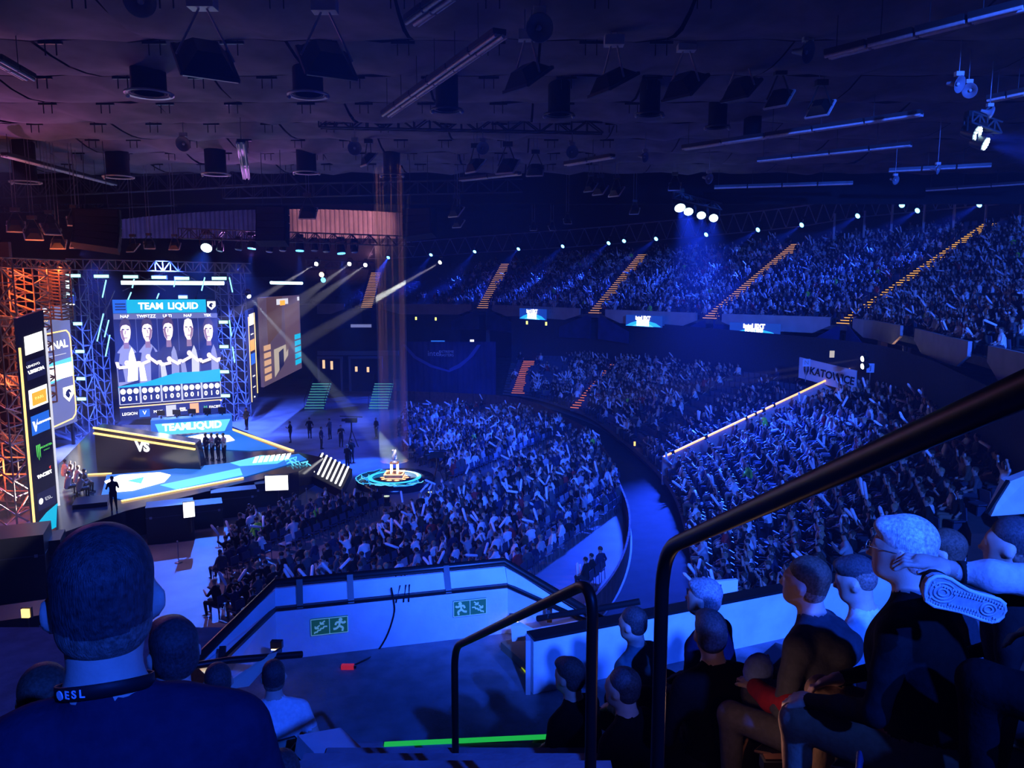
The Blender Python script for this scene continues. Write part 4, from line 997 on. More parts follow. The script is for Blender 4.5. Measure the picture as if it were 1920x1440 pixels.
q = MB(); q.box(tuple((P(598, 662, 91) + P(745, 662, 91)) / 2), (9.6, .4, .5)); structure(q.obj('beam_over_doors', mat('door_post_grey', (.2, .2, .26), .7)))
A = P(757, 745, 85.5); B = P(930, 745, 85.5); A.z = B.z = 0.0; cu = empty('stage_curtain', A, label='dark blue curtain printed with white event lettering by the lower stand', cat='curtain')
H_ = P(757, 640, 86).z - A.z; CU = Pan(A, B, H_, cu); n = 60; q = MB(); M_cur = mat('curtain_blue', (.02, .03, .13), .75, noise=.4, nscale=.3)
for k in range(n + 1):
    u = k / n; o = .12 * math.sin(k * 1.7); q.v += [tuple(CU.p(u, 0, o)), tuple(CU.p(u, 1, o * .5))]
for k in range(n): q.f.append((2 * k, 2 * k + 2, 2 * k + 3, 2 * k + 1)); q.m.append(0); q.sm.append(True)
q.obj('curtain_cloth', M_cur, cu)
M_print = mat('print_pale', (.55, .6, .8), .7); CU.text('curtain_lettering', 'intel', .34, .80, .85, M_print, .3); CU.text('curtain_lettering', 'EXTREME', .47, .83, .4, M_print, .3); CU.text('curtain_lettering', 'MASTERS', .47, .77, .4, M_print, .3)
M_arc = mat('curtain_arc', (.06, .09, .35), .7)
CU.poly('curtain_swoosh', [(.0, .95), (.12, .72), (.3, .56), (.5, .48), (.5, .51), (.32, .6), (.14, .76), (.03, .96)], M_arc, .28); CU.poly('curtain_swoosh', [(.5, .48), (.62, .56), (.76, .76), (.84, .95), (.8, .95), (.7, .74), (.6, .62), (.5, .54)], M_arc, .28)
# wide board above doors + hanging small screens
for k, (px, py, w, h, lab) in enumerate(((677, 611, 2.4, .35, 'long pale lit sign above the far doors'), (821, 641, 1.6, .3, 'pale blue lit sign above the blue curtain'), (885, 641, .45, .5, 'small bright square lamp above the blue curtain'))):
    c = P(px, py, 90); e = empty('wall_sign', c, label=lab, cat='sign'); q = MB(); q.box(c, (w, .12, h)); q.obj('sign_face', (E_ind, E_blue, E_white)[k], e); q = MB(); q.box(c + Vector((0, .1, 0)), (w + .1, .1, h + .1)); q.obj('sign_box', M_black, e)

# ---- tier screens reading the event name
for k, (px, py, w, h, Y) in enumerate(((998, 589, 74, 20, 88.0), (1206, 602, 78, 21, 74.5), (1414, 618, 86, 24, 64.0))):
    s = (2.55, 3.5, 4.48)[k]; c0 = curve(TIER_FRONT, s - .05); c1 = curve(TIER_FRONT, s + .05); d = Vector(c1 - c0).normalized(); d.z = 0
    c = P(px, py, curve(TIER_FRONT, s)[1] - .8); Wm = w / FPX * c.y * 1.15; Hm = h / FPX * c.y
    A = c - d * Wm / 2 - Vector((0, 0, Hm / 2)); B = c + d * Wm / 2 - Vector((0, 0, Hm / 2))
    e = empty('tier_screen', A, label='glowing blue event screen %s on the upper tier parapet' % ('farthest of three', 'middle of three', 'nearest of three')[k], cat='screen', group='event screens on the tier parapet')
    X = Pan(A, B, Hm, e); X.slab('screen_body', glow('tier_screen_base', (.008, .05, .42), 1.0), .15)
    X.poly('planet_arc', [(0, .02), (.15, .3), (.35, .52), (.6, .55), (.85, .35), (1, .05)], glow('tier_blue', (.02, .35, 1), 1.6), .02); X.poly('planet_core', [(.2, .02), (.35, .3), (.5, .38), (.65, .3), (.8, .02)], E_cyan2, .04)
    X.text('event_lettering', 'intel EXT', .5, .76, .46 * Hm, E_white, .06, bold=.03); X.text('event_lettering', 'MASTERS', .5, .44, .36 * Hm, E_white, .06, bold=.03); X.text('event_lettering', 'KATOWICE', .5, .16, .28 * Hm, E_white, .06, bold=.02)
# ------------------------------------------------------------------ ceiling of sagging panels
ZC = 21.5
ce = structure(empty('ceiling', (0, 35, ZC)))
M_cpan = mat('ceiling_panel', (0.17, 0.14, 0.16), 0.9, noise=0.35, nscale=0.5, bump=0.5, bscale=1.2)
pan_meshes = []
for k in range(6):
    q = MB(); nx, ny = 8, 4; W, D = 8.9, 4.62; ph = random.uniform(0, 6)
    for i in range(nx + 1):
        for j in range(ny + 1):
            u, v = i / nx, j / ny
            edge = (.35 * math.sin(u * 9 + ph) + .3 * math.sin(u * 17 + 2 * ph)) * .5
            q.v.append((W * (u - .5), D * (v - .5) + (edge * .35 if j in (0, ny) else 0), -.30 * math.sin(math.pi * v) * (1 + .5 * math.sin(u * 6.3 * 2 + ph)) + .05 * math.sin(u * 20 + ph)))
    for i in range(nx):
        for j in range(ny):
            a = i * (ny + 1) + j; q.f.append((a, a + 1, a + ny + 2, a + ny + 1)); q.m.append(0); q.sm.append(True)
    pan_meshes.append(q.mesh('ceiling_panel', M_cpan))
ROWS = [7.4 + 4.7 * k for k in range(12)]
for r, y in enumerate(ROWS):
    for cix in range(12):
        x = -62 + 9 * cix + (4.5 if r % 2 else 0)
        if x > 45 or abs(x) > y * .9 + 16: continue
        link('ceiling_panel', pan_meshes[(r * 5 + cix * 3) % 6], ce, loc=Vector((x, y, ZC)) - ce.location)
q = MB(); q.bar((-.2, 0, .3), (-.2, 0, -.42), .035); q.bar((.2, 0, .3), (.2, 0, -.42), .035); q.bar((-.42, 0, .02), (.42, 0, .02), .1, .10)
brm = q.mesh('ceiling_bracket', M_black)
for r, y in enumerate(ROWS[2:], 2):
    for k in range(18):
        x = -44 + 3.1 * k + random.uniform(-.4, .4)
        if x > 8 or x < -y * .75: continue
        link('ceiling_bracket', brm, ce, loc=Vector((x, y - 2.35, ZC - .1)) - ce.location)
q = MB(); q.box((0, 30, 22.6), (160, 120, .2)); structure(q.obj('roof_deck', mat('roof_dark', (.02, .02, .025), .95)))
zb_ = P(500, 383, 62.5).z; q = MB(); q.box((-10, 62.5, (zb_ + 22.6) / 2), (110, .4, 22.6 - zb_)); structure(q.obj('wall_ceiling_drop', mat('drop_black', (.012, .012, .018), .95)))
q = MB(); q.box((0, 100, 23.9), (150, 76, .2)); structure(q.obj('roof_deck_far', mat('roof_dark', (.02, .02, .025), .95)))
# corrugated wall far beyond the rig
q = MB(); n = 260; M_cor = mat('corrugated', (.62, .50, .55), .6, noise=.2, nscale=.5); pts = []
for k in range(n + 1):
    u = k / n; px = 200 + 570 * u; Y = 92 + 8 * math.sin(u * 3.14); c = P(px, 447, Y); off = .14 * (1 if (k // 2) % 2 else -1)
    zt = P(px, 392 + 30 * (abs(u - .62) ** 2) * 2, Y).z; q.v += [(c.x, c.y + off, c.z), (c.x, c.y + off, zt)]
for k in range(n): q.f.append((2 * k, 2 * k + 2, 2 * k + 3, 2 * k + 1)); q.m.append(0); q.sm.append(False)
structure(q.obj('wall_corrugated', M_cor))
light('SPOT', 'pink_flood', (-13, 72, 15.5), P(655, 418, 97), 19000, (1, .42, .5), .05, 30, .5)
light('SPOT', 'indigo_flood', (-40, 72, 15.5), (-42, 95, 19.5), 3500, (.15, .16, 1), .05, 46, .6)

# ---- catwalk girders in the dark band
def girder(a, b_, h, name, lab, nb=16, r=.05, m=M_dsteel, w=.5, group=None):
    a, b_ = Vector(a), Vector(b_); e = empty(name, a, label=lab, cat='truss', group=group); d = b_ - a; sd = Vector((-d.y, d.x, 0)); sd = sd.normalized() * w / 2 if sd.length > 1e-6 else Vector((w / 2, 0, 0))
    upv = Vector((0, 0, h)) if abs(d.normalized().z) < .9 else Vector((0, h, 0))
    for o in (sd, -sd):
        for z in (Vector((0, 0, 0)), upv):
            q = MB(); q.tube([a + o + z, b_ + o + z], r, 6); q.obj('chord', m, e)
    q = MB()
    for k in range(nb):
        p0, p1 = a.lerp(b_, k / nb), a.lerp(b_, (k + 1) / nb)
        for o in (sd, -sd):
            q.bar(p0 + o + (upv if k % 2 else Vector()), p1 + o + (Vector() if k % 2 else upv), r * 1.3)
        q.bar(p0 + sd + upv, p0 - sd + upv, r * 1.3); q.bar(p0 + sd, p1 - sd, r * 1.3); q.bar(p0 + sd, p0 + sd + upv, r * 1.2); q.bar(p0 - sd, p0 - sd + upv, r * 1.2)
    q.obj('bracing', m, e); return e
girder(P(-20, 372, 60), P(560, 345, 60), 1.2, 'catwalk_girder', 'dark catwalk girder across the left of the hall roof', 24)
girder(P(-20, 400, 66), P(330, 385, 66), .8, 'catwalk_girder', 'lower dark girder above the red scaffold', 14)
girder(P(420, 372, 62), P(980, 360, 62), 1.0, 'catwalk_girder', 'dark catwalk girder in the middle of the hall roof', 20)
girder(P(600, 240, 42), P(1130, 250, 42), .6, 'catwalk_girder', 'dark suspended girder under the middle ceiling panels', 18)

# ---- ceiling fittings
M_trim = mat('pale_trim', (.75, .72, .75), .4); M_tube = mat('lamp_tube', (.8, .75, .78), .4, noise=.1); M_glass = mat('flood_glass', (.25, .3, .45), .15, spec=.8)
def can(px, py, Y, d, lab, ring=True):
    c = P(px, py, Y); e = empty('ceiling_downlight', c, label=lab, cat='downlight', group='black cylinder downlights')
    q = MB(); q.lathe([(d * .30, .05), (d * .36, .05), (d * .36, ZC - c.z + .3)], c, 24); q.obj('can_body', M_matblack, e)
    q = MB(); q.lathe([(d * .44, .02), (d * .5, 0), (d * .5, .07), (d * .44, .07), (d * .44, .02)], c, 32); q.obj('can_ring', M_trim if ring else M_dsteel, e)
    q = MB(); q.lathe([(d * .41, .02), (d * .43, 0), (d * .43, .05), (d * .41, .05)], c, 32); q.obj('inner_ring', M_trim if ring else M_dsteel, e)
    q = MB(); q.lathe([(0, .3), (d * .3, .3)], c, 20); q.obj('can_glass', M_black, e)
    for s in (-1, 1):
        q = MB(); q.ball(c + Vector((s * d * .47, 0, -.03)), .09); q.obj('clip', M_trim, e)  # pale balls stand for the two lit flecks on each ring
pos = ['nearest the left edge of the ceiling rows', 'left of the two big hanging floodlights', 'below the right-hand big floodlight', 'above the red scaffold', 'above the left speaker hang', 'above the stage lamps', 'above the middle speaker hang']
for a in ((280, 178, 31, 1.8, 'big black downlight with a bright white ring, left of the first floodlight', True), (578, 180, 31, 1.6, 'big black downlight with a thin ring under the second floodlight', True), (48, 343, 48, 1.8, 'black ringed downlight nearest the red scaffold', True), (222, 333, 50, 1.9, 'black ringed downlight above the left speaker hang', True), (405, 328, 50, 1.8, 'black ringed downlight above the brightest stage lamp', True), (575, 325, 50, 1.7, 'black ringed downlight right of the vertical lamp tube', True),
          (838, 208, 33, 1.3, 'black downlight behind the long slanting lamp trough', False), (1048, 217, 34, 1.3, 'black downlight right of the slanting lamp trough', False), (1218, 216, 34, 1.2, 'black downlight under the tilted floodlights', False), (1345, 240, 38, 1.2, 'black downlight left of the small lit panels', False), (1410, 258, 40, 1.2, 'black downlight on the long right-hand trough', False), (735, 330, 50, 1.5, 'black downlight over the amber light curtain', False)):
    can(a[0], a[1], a[2], a[3], a[4], a[5])
def trough(p0, p1, lab, nseg=4, z=20.0, w=.42):
    a, b_ = PZ(*p0, z), PZ(*p1, z); e = empty('lamp_trough', a, label=lab, cat='tube lamp', group='tube lamp troughs'); d = b_ - a; L = d.length; d.normalize()
    sd = Vector((-d.y, d.x, 0))
    for k in range(nseg):
        x0, x1 = a + d * (L * k / nseg + .05), a + d * (L * (k + 1) / nseg - .05)
        q = MB(); q.bar(x0 + Vector((0, 0, .12)), x1 + Vector((0, 0, .12)), w, .16); h = q.obj('trough_body', M_dsteel, e)
        for s in (-.28, .28):
            q = MB(); q.tube([x0 + sd * w * s, x1 + sd * w * s], .055, 8); q.obj('tube', M_tube, h)
        q = MB(); q.bar(x0 + sd * w * .55 + Vector((0, 0, .03)), x1 + sd * w * .55 + Vector((0, 0, .03)), .04, .14); q.obj('reflector', M_tube, h)
        q = MB(); q.tube([x0 + d * .3 + Vector((0, 0, .2)), x0 + d * .3 + Vector((0, 0, ZC - z + .1))], .015, 5); q.obj('hanger_rod', M_dsteel, e)
for a in (((722, 218), (938, 66), 'long slanting tube trough left of the ceiling middle', 6), ((768, 46), (840, -6), 'short tube trough cut by the top of the picture', 2), ((1548, 108), (1925, 14), 'long tube trough in the upper right corner', 4), ((1280, 280), (1730, 215), 'long tube trough crossing below the two lit panels', 5), ((1420, 303), (1710, 273), 'thin tube trough second below the lit panels', 4), ((1665, 322), (1860, 312), 'thin tube trough beside the paired blue lamps', 3), ((1338, 353), (1600, 345), 'thin tube trough above the blue lamp cluster', 4),
          ((8, 292), (216, 347), 'tube trough running down over the red scaffold', 4), ((-10, 112), (58, 150), 'short tube trough at the left picture edge', 2), ((862, 339), (975, 327), 'short tube trough among the small lit panels', 2), ((452, 268), (463, 336), 'narrow tube trough pointing at the stage', 2), ((1852, 190), (1930, 174), 'short tube trough at the right picture edge', 2), ((1060, 310), (1150, 295), 'short reddish tube trough in the ceiling middle', 2), ((1735, 358), (1925, 345), 'thin tube trough above the nearest amber stair', 3)):
    trough(a[0], a[1], a[2], a[3])
def flood(px, py, Y, s, lab, lit=False, yaw=.5, tilt=.9, rods=True):
    c = P(px, py, Y); e = empty('hanging_floodlight', c, label=lab, cat='floodlight', group='hanging floodlights'); R = Matrix.Rotation(yaw, 3, 'Z') @ Matrix.Rotation(tilt, 3, 'X')
    q = MB(); hh = s * .5
    fr = [R @ Vector(v) + c for v in ((-hh, -hh, 0), (hh, -hh, 0), (hh, hh, 0), (-hh, hh, 0))]; bk_ = [R @ Vector(v) + c for v in ((-hh * .45, -hh * .45, hh * .7), (hh * .45, -hh * .45, hh * .7), (hh * .45, hh * .45, hh * .7), (-hh * .45, hh * .45, hh * .7))]
    q.add(fr + bk_, [(0, 3, 2, 1), (4, 5, 6, 7), (0, 1, 5, 4), (1, 2, 6, 5), (2, 3, 7, 6), (3, 0, 4, 7)]); q.obj('reflector_housing', M_black, e)
    q = MB(); [q.bar(fr[i], fr[(i + 1) % 4], .06 * s + .02) for i in range(4)]; q.obj('front_frame', M_trim if lit else M_dsteel, e)
    q = MB(); q.box(c + R @ Vector((0, 0, -.012)), (s * .82, s * .55, .02), rot=R); q.obj('front_glass', M_glass if not lit else lit, e)
    t = c + Vector((0, 0, s * 1.0)); q = MB(); [q.bar(c + R @ Vector((sx * hh * 1.05, 0, .1 * s)), t + Vector((sx * .1, 0, 0)), .05) for sx in (-1, 1)]; q.obj('yoke', M_trim if rods else M_dsteel, e)
    q = MB(); q.box(t + Vector((0, 0, .1 * s)), (.5 * s, .3 * s, .25 * s)); q.obj('gear_box', M_trim if rods else M_dsteel, e)
    for sx in (-.1, .1):
        q = MB(); q.tube([t + Vector((sx, 0, .2 * s)), Vector((t.x + sx, t.y, max(ZC, t.z + .5)))], .018, 5); q.obj('hanger_rod', M_steel, e)
for k, a in enumerate(((385, 118, 23, 1.5, 'big hanging floodlight with pale hook left of the ceiling middle', None, .6, .75), (612, 118, 23, 1.4, 'second big hanging floodlight with pale hook', None, .5, .75), (990, 150, 25, 1.2, 'tilted floodlight hanging below the big horn', None, -.9, .6), (1150, 160, 27, 1.3, 'tilted narrow floodlight right of the big horn', None, -1.1, .5), (1285, 165, 29, 1.3, 'tilted floodlight with red-edged arm', None, -.9, .7), (1390, 170, 31, 1.2, 'tilted floodlight on the orange bracket', None, -.9, .7))):
    flood(a[0], a[1], a[2], a[3], a[4], a[5], a[6], a[7])
FL = ['narrow pale-rimmed floodlight left of the dark girder end', 'slim floodlight at the left end of the short tube trough', 'brightest pale floodlight over the middle of the hall', 'square blue floodlight right of the brightest one', 'left of the two bright-rimmed floodlights below the horn', 'right of the two bright-rimmed floodlights above the long trough', 'pale floodlight right of the right speaker hang', 'small dim floodlight just under the pale one by the speaker hang',
      'left of three small tilted floodlights in the hall middle', 'middle of three small tilted floodlights in the hall middle', 'right of three small tilted floodlights in the hall middle', 'big dim floodlight in front of the corrugated wall', 'tiny pale floodlight above the ring truss', 'tiny dim floodlight left of a twin above the ring truss', 'tiny turned floodlight right of its twin above the ring truss', 'dim floodlight just above the cluster of four blue lamps', 'small dim floodlight left of the cluster of four',
      'dim floodlight beside the left speaker hang', 'rust-lit floodlight in the middle of the red group', 'rust-lit floodlight right in the red group', 'rust-lit floodlight nearest the left edge', 'pale floodlight under the red group', 'dim floodlight left above the big stage screen', 'dim turned floodlight above the big stage screen', 'dim floodlight right above the big stage screen', 'rust-lit floodlight touching the left speaker hang']
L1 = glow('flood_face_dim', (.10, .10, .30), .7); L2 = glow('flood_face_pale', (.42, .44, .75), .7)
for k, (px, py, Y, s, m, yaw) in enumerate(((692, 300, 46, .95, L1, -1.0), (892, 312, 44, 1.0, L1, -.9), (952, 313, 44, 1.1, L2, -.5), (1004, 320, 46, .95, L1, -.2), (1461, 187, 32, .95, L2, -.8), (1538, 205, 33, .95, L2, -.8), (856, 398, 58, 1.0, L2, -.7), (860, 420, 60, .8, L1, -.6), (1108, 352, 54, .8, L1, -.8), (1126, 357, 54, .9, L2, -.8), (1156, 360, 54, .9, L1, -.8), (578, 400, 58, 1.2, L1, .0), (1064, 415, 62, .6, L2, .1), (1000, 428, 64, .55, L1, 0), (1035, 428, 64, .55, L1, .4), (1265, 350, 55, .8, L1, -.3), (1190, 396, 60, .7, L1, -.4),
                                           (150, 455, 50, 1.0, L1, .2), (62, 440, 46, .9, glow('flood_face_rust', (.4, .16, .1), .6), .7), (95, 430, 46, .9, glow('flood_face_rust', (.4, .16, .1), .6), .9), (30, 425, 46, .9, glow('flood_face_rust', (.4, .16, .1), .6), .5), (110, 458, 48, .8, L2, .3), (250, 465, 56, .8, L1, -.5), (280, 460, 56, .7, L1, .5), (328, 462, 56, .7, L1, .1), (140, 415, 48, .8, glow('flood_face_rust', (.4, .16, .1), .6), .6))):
    flood(px, py, Y, s, FL[k], m, yaw, .8, rods=False)
def horn(px, py, Y, s, yaw, lab):
    c = P(px, py, Y); e = empty('horn_speaker', c, label=lab, cat='speaker', group='horn loudspeakers'); R = Matrix.Rotation(yaw, 3, 'Z') @ Matrix.Rotation(math.radians(105), 3, 'X')
    q = MB(); q.lathe([(.10 * s, -.8 * s), (.14 * s, -.5 * s), (.16 * s, -.3 * s), (.3 * s, -.1 * s), (.5 * s, 0), (.47 * s, .0), (.28 * s, -.1 * s), (.1 * s, -.25 * s)], c, 22, rot=R); q.obj('horn_bell', M_dgrey, e)
    q = MB(); q.ball(c + R @ Vector((0, 0, -.12 * s)), .1 * s); q.obj('horn_plug', M_trim, e)
    q = MB(); q.box(c + Vector((0, .1, .62 * s)), (.45 * s, .3 * s, .25 * s)); q.obj('mount_box', M_trim, e)
    q = MB(); q.tube([c + Vector((0, .1, .5 * s)), c + R @ Vector((0, 0, -.5 * s))], .04, 6); q.tube([c + Vector((0, .1, .7 * s)), Vector((c.x, c.y + .1, ZC))], .02, 5); q.obj('mount_arm', M_steel, e)
M_dgrey = mat('horn_grey', (.30, .29, .34), .5)
for a in ((262, 2, 22, .85, .3, 'grey horn loudspeaker cut by the top edge at the left'), (1012, 52, 23, .8, .2, 'big grey horn loudspeaker hanging above the middle floodlights'), (1516, 98, 27, .75, .7, 'grey horn loudspeaker left of the corner tube trough'), (1800, 158, 28, .6, .5, 'grey horn loudspeaker, upper of the right-hand pair'), (1818, 170, 29, .55, -.9, 'grey horn loudspeaker, lower of the right-hand pair'), (1858, 212, 30, .5, 1.5, 'small horn loudspeaker above the paired blue lamps'), (343, 270, 42, .8, 0, 'grey horn loudspeaker over the left ceiling panels'), (665, 278, 42, .75, .2, 'grey horn loudspeaker left of the dark girder'), (905, 278, 42, .7, .3, 'grey horn loudspeaker above the small lit panels'), (1073, 285, 42, .7, .3, 'grey horn loudspeaker above the reddish trough'), (1210, 295, 44, .6, .8, 'small horn loudspeaker over the hall middle'), (1760, 318, 40, .5, .8, 'small horn loudspeaker under the right-hand trough'), (1680, 338, 44, .5, .4, 'small horn loudspeaker below the thin trough'), (1330, 335, 50, .7, .6, 'small horn loudspeaker above the blue lamp cluster')):
    horn(*a)
# hanging line-array speakers
for k, (px, py, Y, w, n, lab, yaw) in enumerate(((182, 400, 47, 2.5, 5, 'left black line-array speaker hang above the stage', .35), (511, 395, 50, 1.9, 5, 'middle black line-array speaker hang above the stage', 0), (786, 398, 52, 2.1, 4, 'right black line-array speaker hang above the trophy', -.3))):
    c = P(px, py, Y); e = empty('line_array', c, label=lab, cat='speaker', group='line-array speakers'); R0 = Matrix.Rotation(yaw, 3, 'Z'); p = c
    for i in range(n):
        R = R0 @ Matrix.Rotation(-.10 * i, 3, 'X') @ Matrix.Rotation(.04 * i * (1 if k == 0 else -1 if k == 2 else 0), 3, 'Y'); q = MB(); q.box(p, (w, .9, .46), rot=R); b_ = q.obj('cabinet', M_matblack, e)
        q = MB(); q.box(p + R @ Vector((0, -.46, 0)), (w * .9, .03, .38), rot=R); q.obj('grille', mat('grille', (.02, .02, .03), .6), b_); p = p + R @ Vector((0, 0, -.48))
    for s in (-.6, .6):
        q = MB(); q.tube([c + R0 @ Vector((s, 0, .2)), Vector((c.x + s, c.y, 21.3))], .02, 5); q.obj('chain', M_dsteel, e)
# ------------------------------------------------------------------ lamps with beams in the haze
HZ = {}
def haze_mat(dens, col=(.9, .93, 1)):
    k = (dens, col)
    if k in HZ: return HZ[k]
    m = bpy.data.materials.new('haze'); m.use_nodes = True; nt = m.node_tree; nt.nodes.clear()
    o = nt.nodes.new('ShaderNodeOutputMaterial'); v = nt.nodes.new('ShaderNodeVolumeScatter'); v.inputs['Density'].default_value = dens; v.inputs['Color'].default_value = (*col, 1)
    nt.links.new(v.outputs[0], o.inputs['Volume']); HZ[k] = m; return m
def haze_cone(a, b_, r0, r1, dens, lab, n=12):
    q = MB(); q.tube([a, b_], [r0, r1], n); return q.obj('haze', haze_mat(dens), None, label=lab, cat='haze', kind='stuff')
def lamp(c, target, r, lens, lab, power=0, color=BLUE, angle=12, blend=.5, haze=0, length=8, group='moving-head lamps', cells=False, hlab=None, body=True):
    c = Vector(c); t = Vector(target); d = (t - c).normalized(); e = empty('stage_lamp', c, label=lab, cat='lamp', group=group)
    x, y, _ = frame(d)
    q = MB(); q.tube([c - d * r * 2.2, c - d * r * 1.6, c - d * .02], [r * .75, r * .95, r * 1.12], 12); q.obj('lamp_head', M_black, e)
    q = MB(); [q.bar(c - d * r + x * s * r * 1.3, c - d * r + x * s * r * 1.3 + Vector((0, 0, r * 2.0)), .06) for s in (-1, 1)]; q.bar(c - d * r + x * r * 1.35 + Vector((0, 0, r * 2)), c - d * r - x * r * 1.35 + Vector((0, 0, r * 2)), .07); q.obj('yoke', M_black, e)
    q = MB(); q.box(c - d * r + Vector((0, 0, r * 2.5)), (r * 1.6, r * 1.2, r * .8)); q.obj('lamp_base', M_black, e)
    if cells:
        for k in range(19):
            rr = 0 if k == 0 else (.42 if k < 7 else .8) * r; a = k * 1.047 if k < 7 else k * .5236
            q = MB(); p = c + x * rr * math.cos(a) + y * rr * math.sin(a); q.tube([p + d * .005, p + d * .04], r * .17, 6); q.obj('lens_cell', lens, e)
    else:
        q = MB(); q.tube([c + d * .0, c + d * .05], [r, r * .8], 14); q.obj('lens', lens, e)
    if power: light('SPOT', 'lamp_beam', c + d * .12, t, power, color, r * .4, angle, blend)
    if False:
        r1 = r + math.tan(math.radians(angle / 2)) * length * 1.05; haze_cone(c + d * .15, c + d * length, r, r1, haze, hlab or ('blue haze in the beam of the ' + lab)[:110])
    return e
LB = glow('lens_blue', (.16, .55, 1.0), 6.0); LBB = glow('lens_blue_bright', (.55, .85, 1.0), 9.0); LW = glow('lens_white', (.95, 1, .95), 8.0); LC = glow('lens_cyan', (.1, .5, 1.0), 4.0)
# ring lamps over the upper tier
tbx = [proj(curve(TIER_BACK, s) + np.array((0, 0, 2)))[0] for s in np.arange(1, 8, .1)]; tby = [curve(TIER_BACK, s)[1] * .97 for s in np.arange(1, 8, .1)]; tss = list(np.arange(1, 8, .1))
RING = [(728, 483), (808, 478), (890, 472), (972, 467), (1055, 462), (1141, 456), (1230, 448), (1324, 440), (1421, 431), (1503, 422), (1608, 405), (1720, 395), (1836, 384)]
num = ['first', 'second', 'third', 'fourth', 'fifth', 'sixth', 'seventh', 'eighth', 'ninth', 'tenth', 'eleventh', 'twelfth', 'thirteenth']
for k, (px, py) in enumerate(RING):
    Y = float(np.interp(px, tbx, tby)); s = float(np.interp(px, tbx, tss)); c = P(px, py, Y)
    tgt = Vector(curve(TIER_FRONT, s)) * .55 + Vector(curve(TIER_BACK, s)) * .45 + Vector((-2 - .25 * k, -1, 0))
    lamp(c, tgt, .26, LB, '%s blue lamp along the ring truss counting from the stage' % num[k], 100000, (.012, .06, 1.0), 22, .8, .03, 7.5, 'ring truss lamps')
# ring truss
e = empty('ring_truss', P(700, 470, 112), label='curved zigzag steel truss above the upper tier', cat='truss'); M_tr = mat('truss_grey', (.30, .30, .34), .5, metal=.3)
pl = []; 
for px in range(690, 1990, 14):
    Y = float(np.interp(px, tbx, tby)) + 1.0; y = float(np.interp(px, [p[0] for p in RING] + [1960], [p[1] for p in RING] + [372])); pl.append((P(px, y + 2, Y), P(px, y - 26 - (px - 690) * .012, Y)))
q = MB(); q.tube([p[0] for p in pl], .07, 5); q.obj('lower_chord', M_tr, e); q = MB(); q.tube([p[1] for p in pl], .09, 5); q.obj('upper_chord', M_tr, e)
for k in range(0, len(pl) - 1, 1):
    q = MB(); q.bar(pl[k][k % 2], pl[k + 1][1 - k % 2], .09); q.obj('brace', M_tr, e)
for k, (px, p0, p1) in enumerate(((1560, 400, 440), (1616, 395, 438), (1667, 380, 440), (1727, 372, 437), (1783, 362, 432), (1843, 348, 426), (1908, 342, 425))):
    Y = float(np.interp(px, tbx, tby)); q = MB(); a = P(px + 3, p1 + 8, Y); q.tube([a, Vector((a.x, a.y, P(px, p0, Y).z))], .12, 8); structure(q.obj('pillar_tier_post', mat('post_grey', (.5, .48, .52), .6)))
# cluster of four + pair
for k, (px, py) in enumerate(((1275, 390), (1291, 397), (1315, 404), (1338, 409))):
    c = P(px, py, 62); lamp(c, (14 - 1.5 * k, 46 - 2 * k, 3), (.42, .36, .34, .34)[k], LBB, '%s lamp of the bright cluster of four over the far stand' % num[k], 150000 if k < 2 else 80000, (.012, .06, 1.0), 40, .9, .012, 11, 'cluster of four blue lamps')
q = MB(); a, b_ = P(1262, 372, 62), P(1352, 394, 62); girder(a, b_, .5, 'lamp_bar', 'short dark truss carrying the four bright blue lamps', 6)
for k, (px, py, r) in enumerate(((1833, 250, .26), (1848, 270, .24))):
    c = P(px, py, 30); lamp(c, (c.x + 7 + 2 * k, c.y - 9, c.z - 4.2 - k), r, LBB, ('upper', 'lower')[k] + ' lamp of the right-hand blue pair', 40000, (.012, .06, 1), 34, .9, .03, 7, 'right-hand blue lamp pair', cells=True)
girder(P(1815, 232, 30.3), P(1870, 252, 30.3), .4, 'lamp_bar', 'short dark truss carrying the right-hand blue pair', 4)
for px, py, lab in ((1691, 385, 'small cyan lamp between the tier posts'), (1170, 452, 'tiny cyan lamp behind the ring truss')):
    Y = float(np.interp(px, tbx, tby)); c = P(px, py, Y - 4); lamp(c, c + Vector((-3, -4, -3)), .24, LB, lab, 0)
# stage truss with moving heads
girder(P(338, 447, 56), P(778, 462, 56), .7, 'stage_truss', 'horizontal stage truss carrying a row of moving heads', 26, .04, M_dsteel)
girder(P(125, 505, 60), P(470, 512, 66), .8, 'stage_truss', 'blue-lit truss along the top of the stage set', 24, .05, M_tr)
HEADS = [(387, 465, 1), (412, 470, 0), (447, 468, 2), (472, 466, 3), (505, 472, 0), (530, 470, 2), (562, 470, 3), (590, 470, 0), (612, 472, 0), (640, 475, 3), (665, 473, 0)]
for k, (px, py, ty) in enumerate(HEADS):
    c = P(px, py, 56); tg = (c.x - 3 + .5 * k, c.y - 2, 1.5)
    if ty == 1: lamp(c, (c.x + 1, c.y - 8, c.z - 6), .38, LBB, 'big blazing cyan lamp on the stage truss', 80000, (.03, .14, 1), 50, .9, .018, 7, 'stage truss heads')
    elif ty == 3: lamp(c, tg, .30, LC, 'cyan moving head on the stage truss, %s from the blazing lamp' % num[k], 50000, (.02, .12, 1), 24, .8, .02, 7, 'stage truss heads', cells=True)
    else: lamp(c, tg, .24, M_glass, 'unlit moving head on the stage truss, %s from its left end' % num[k], 0, group='stage truss heads')
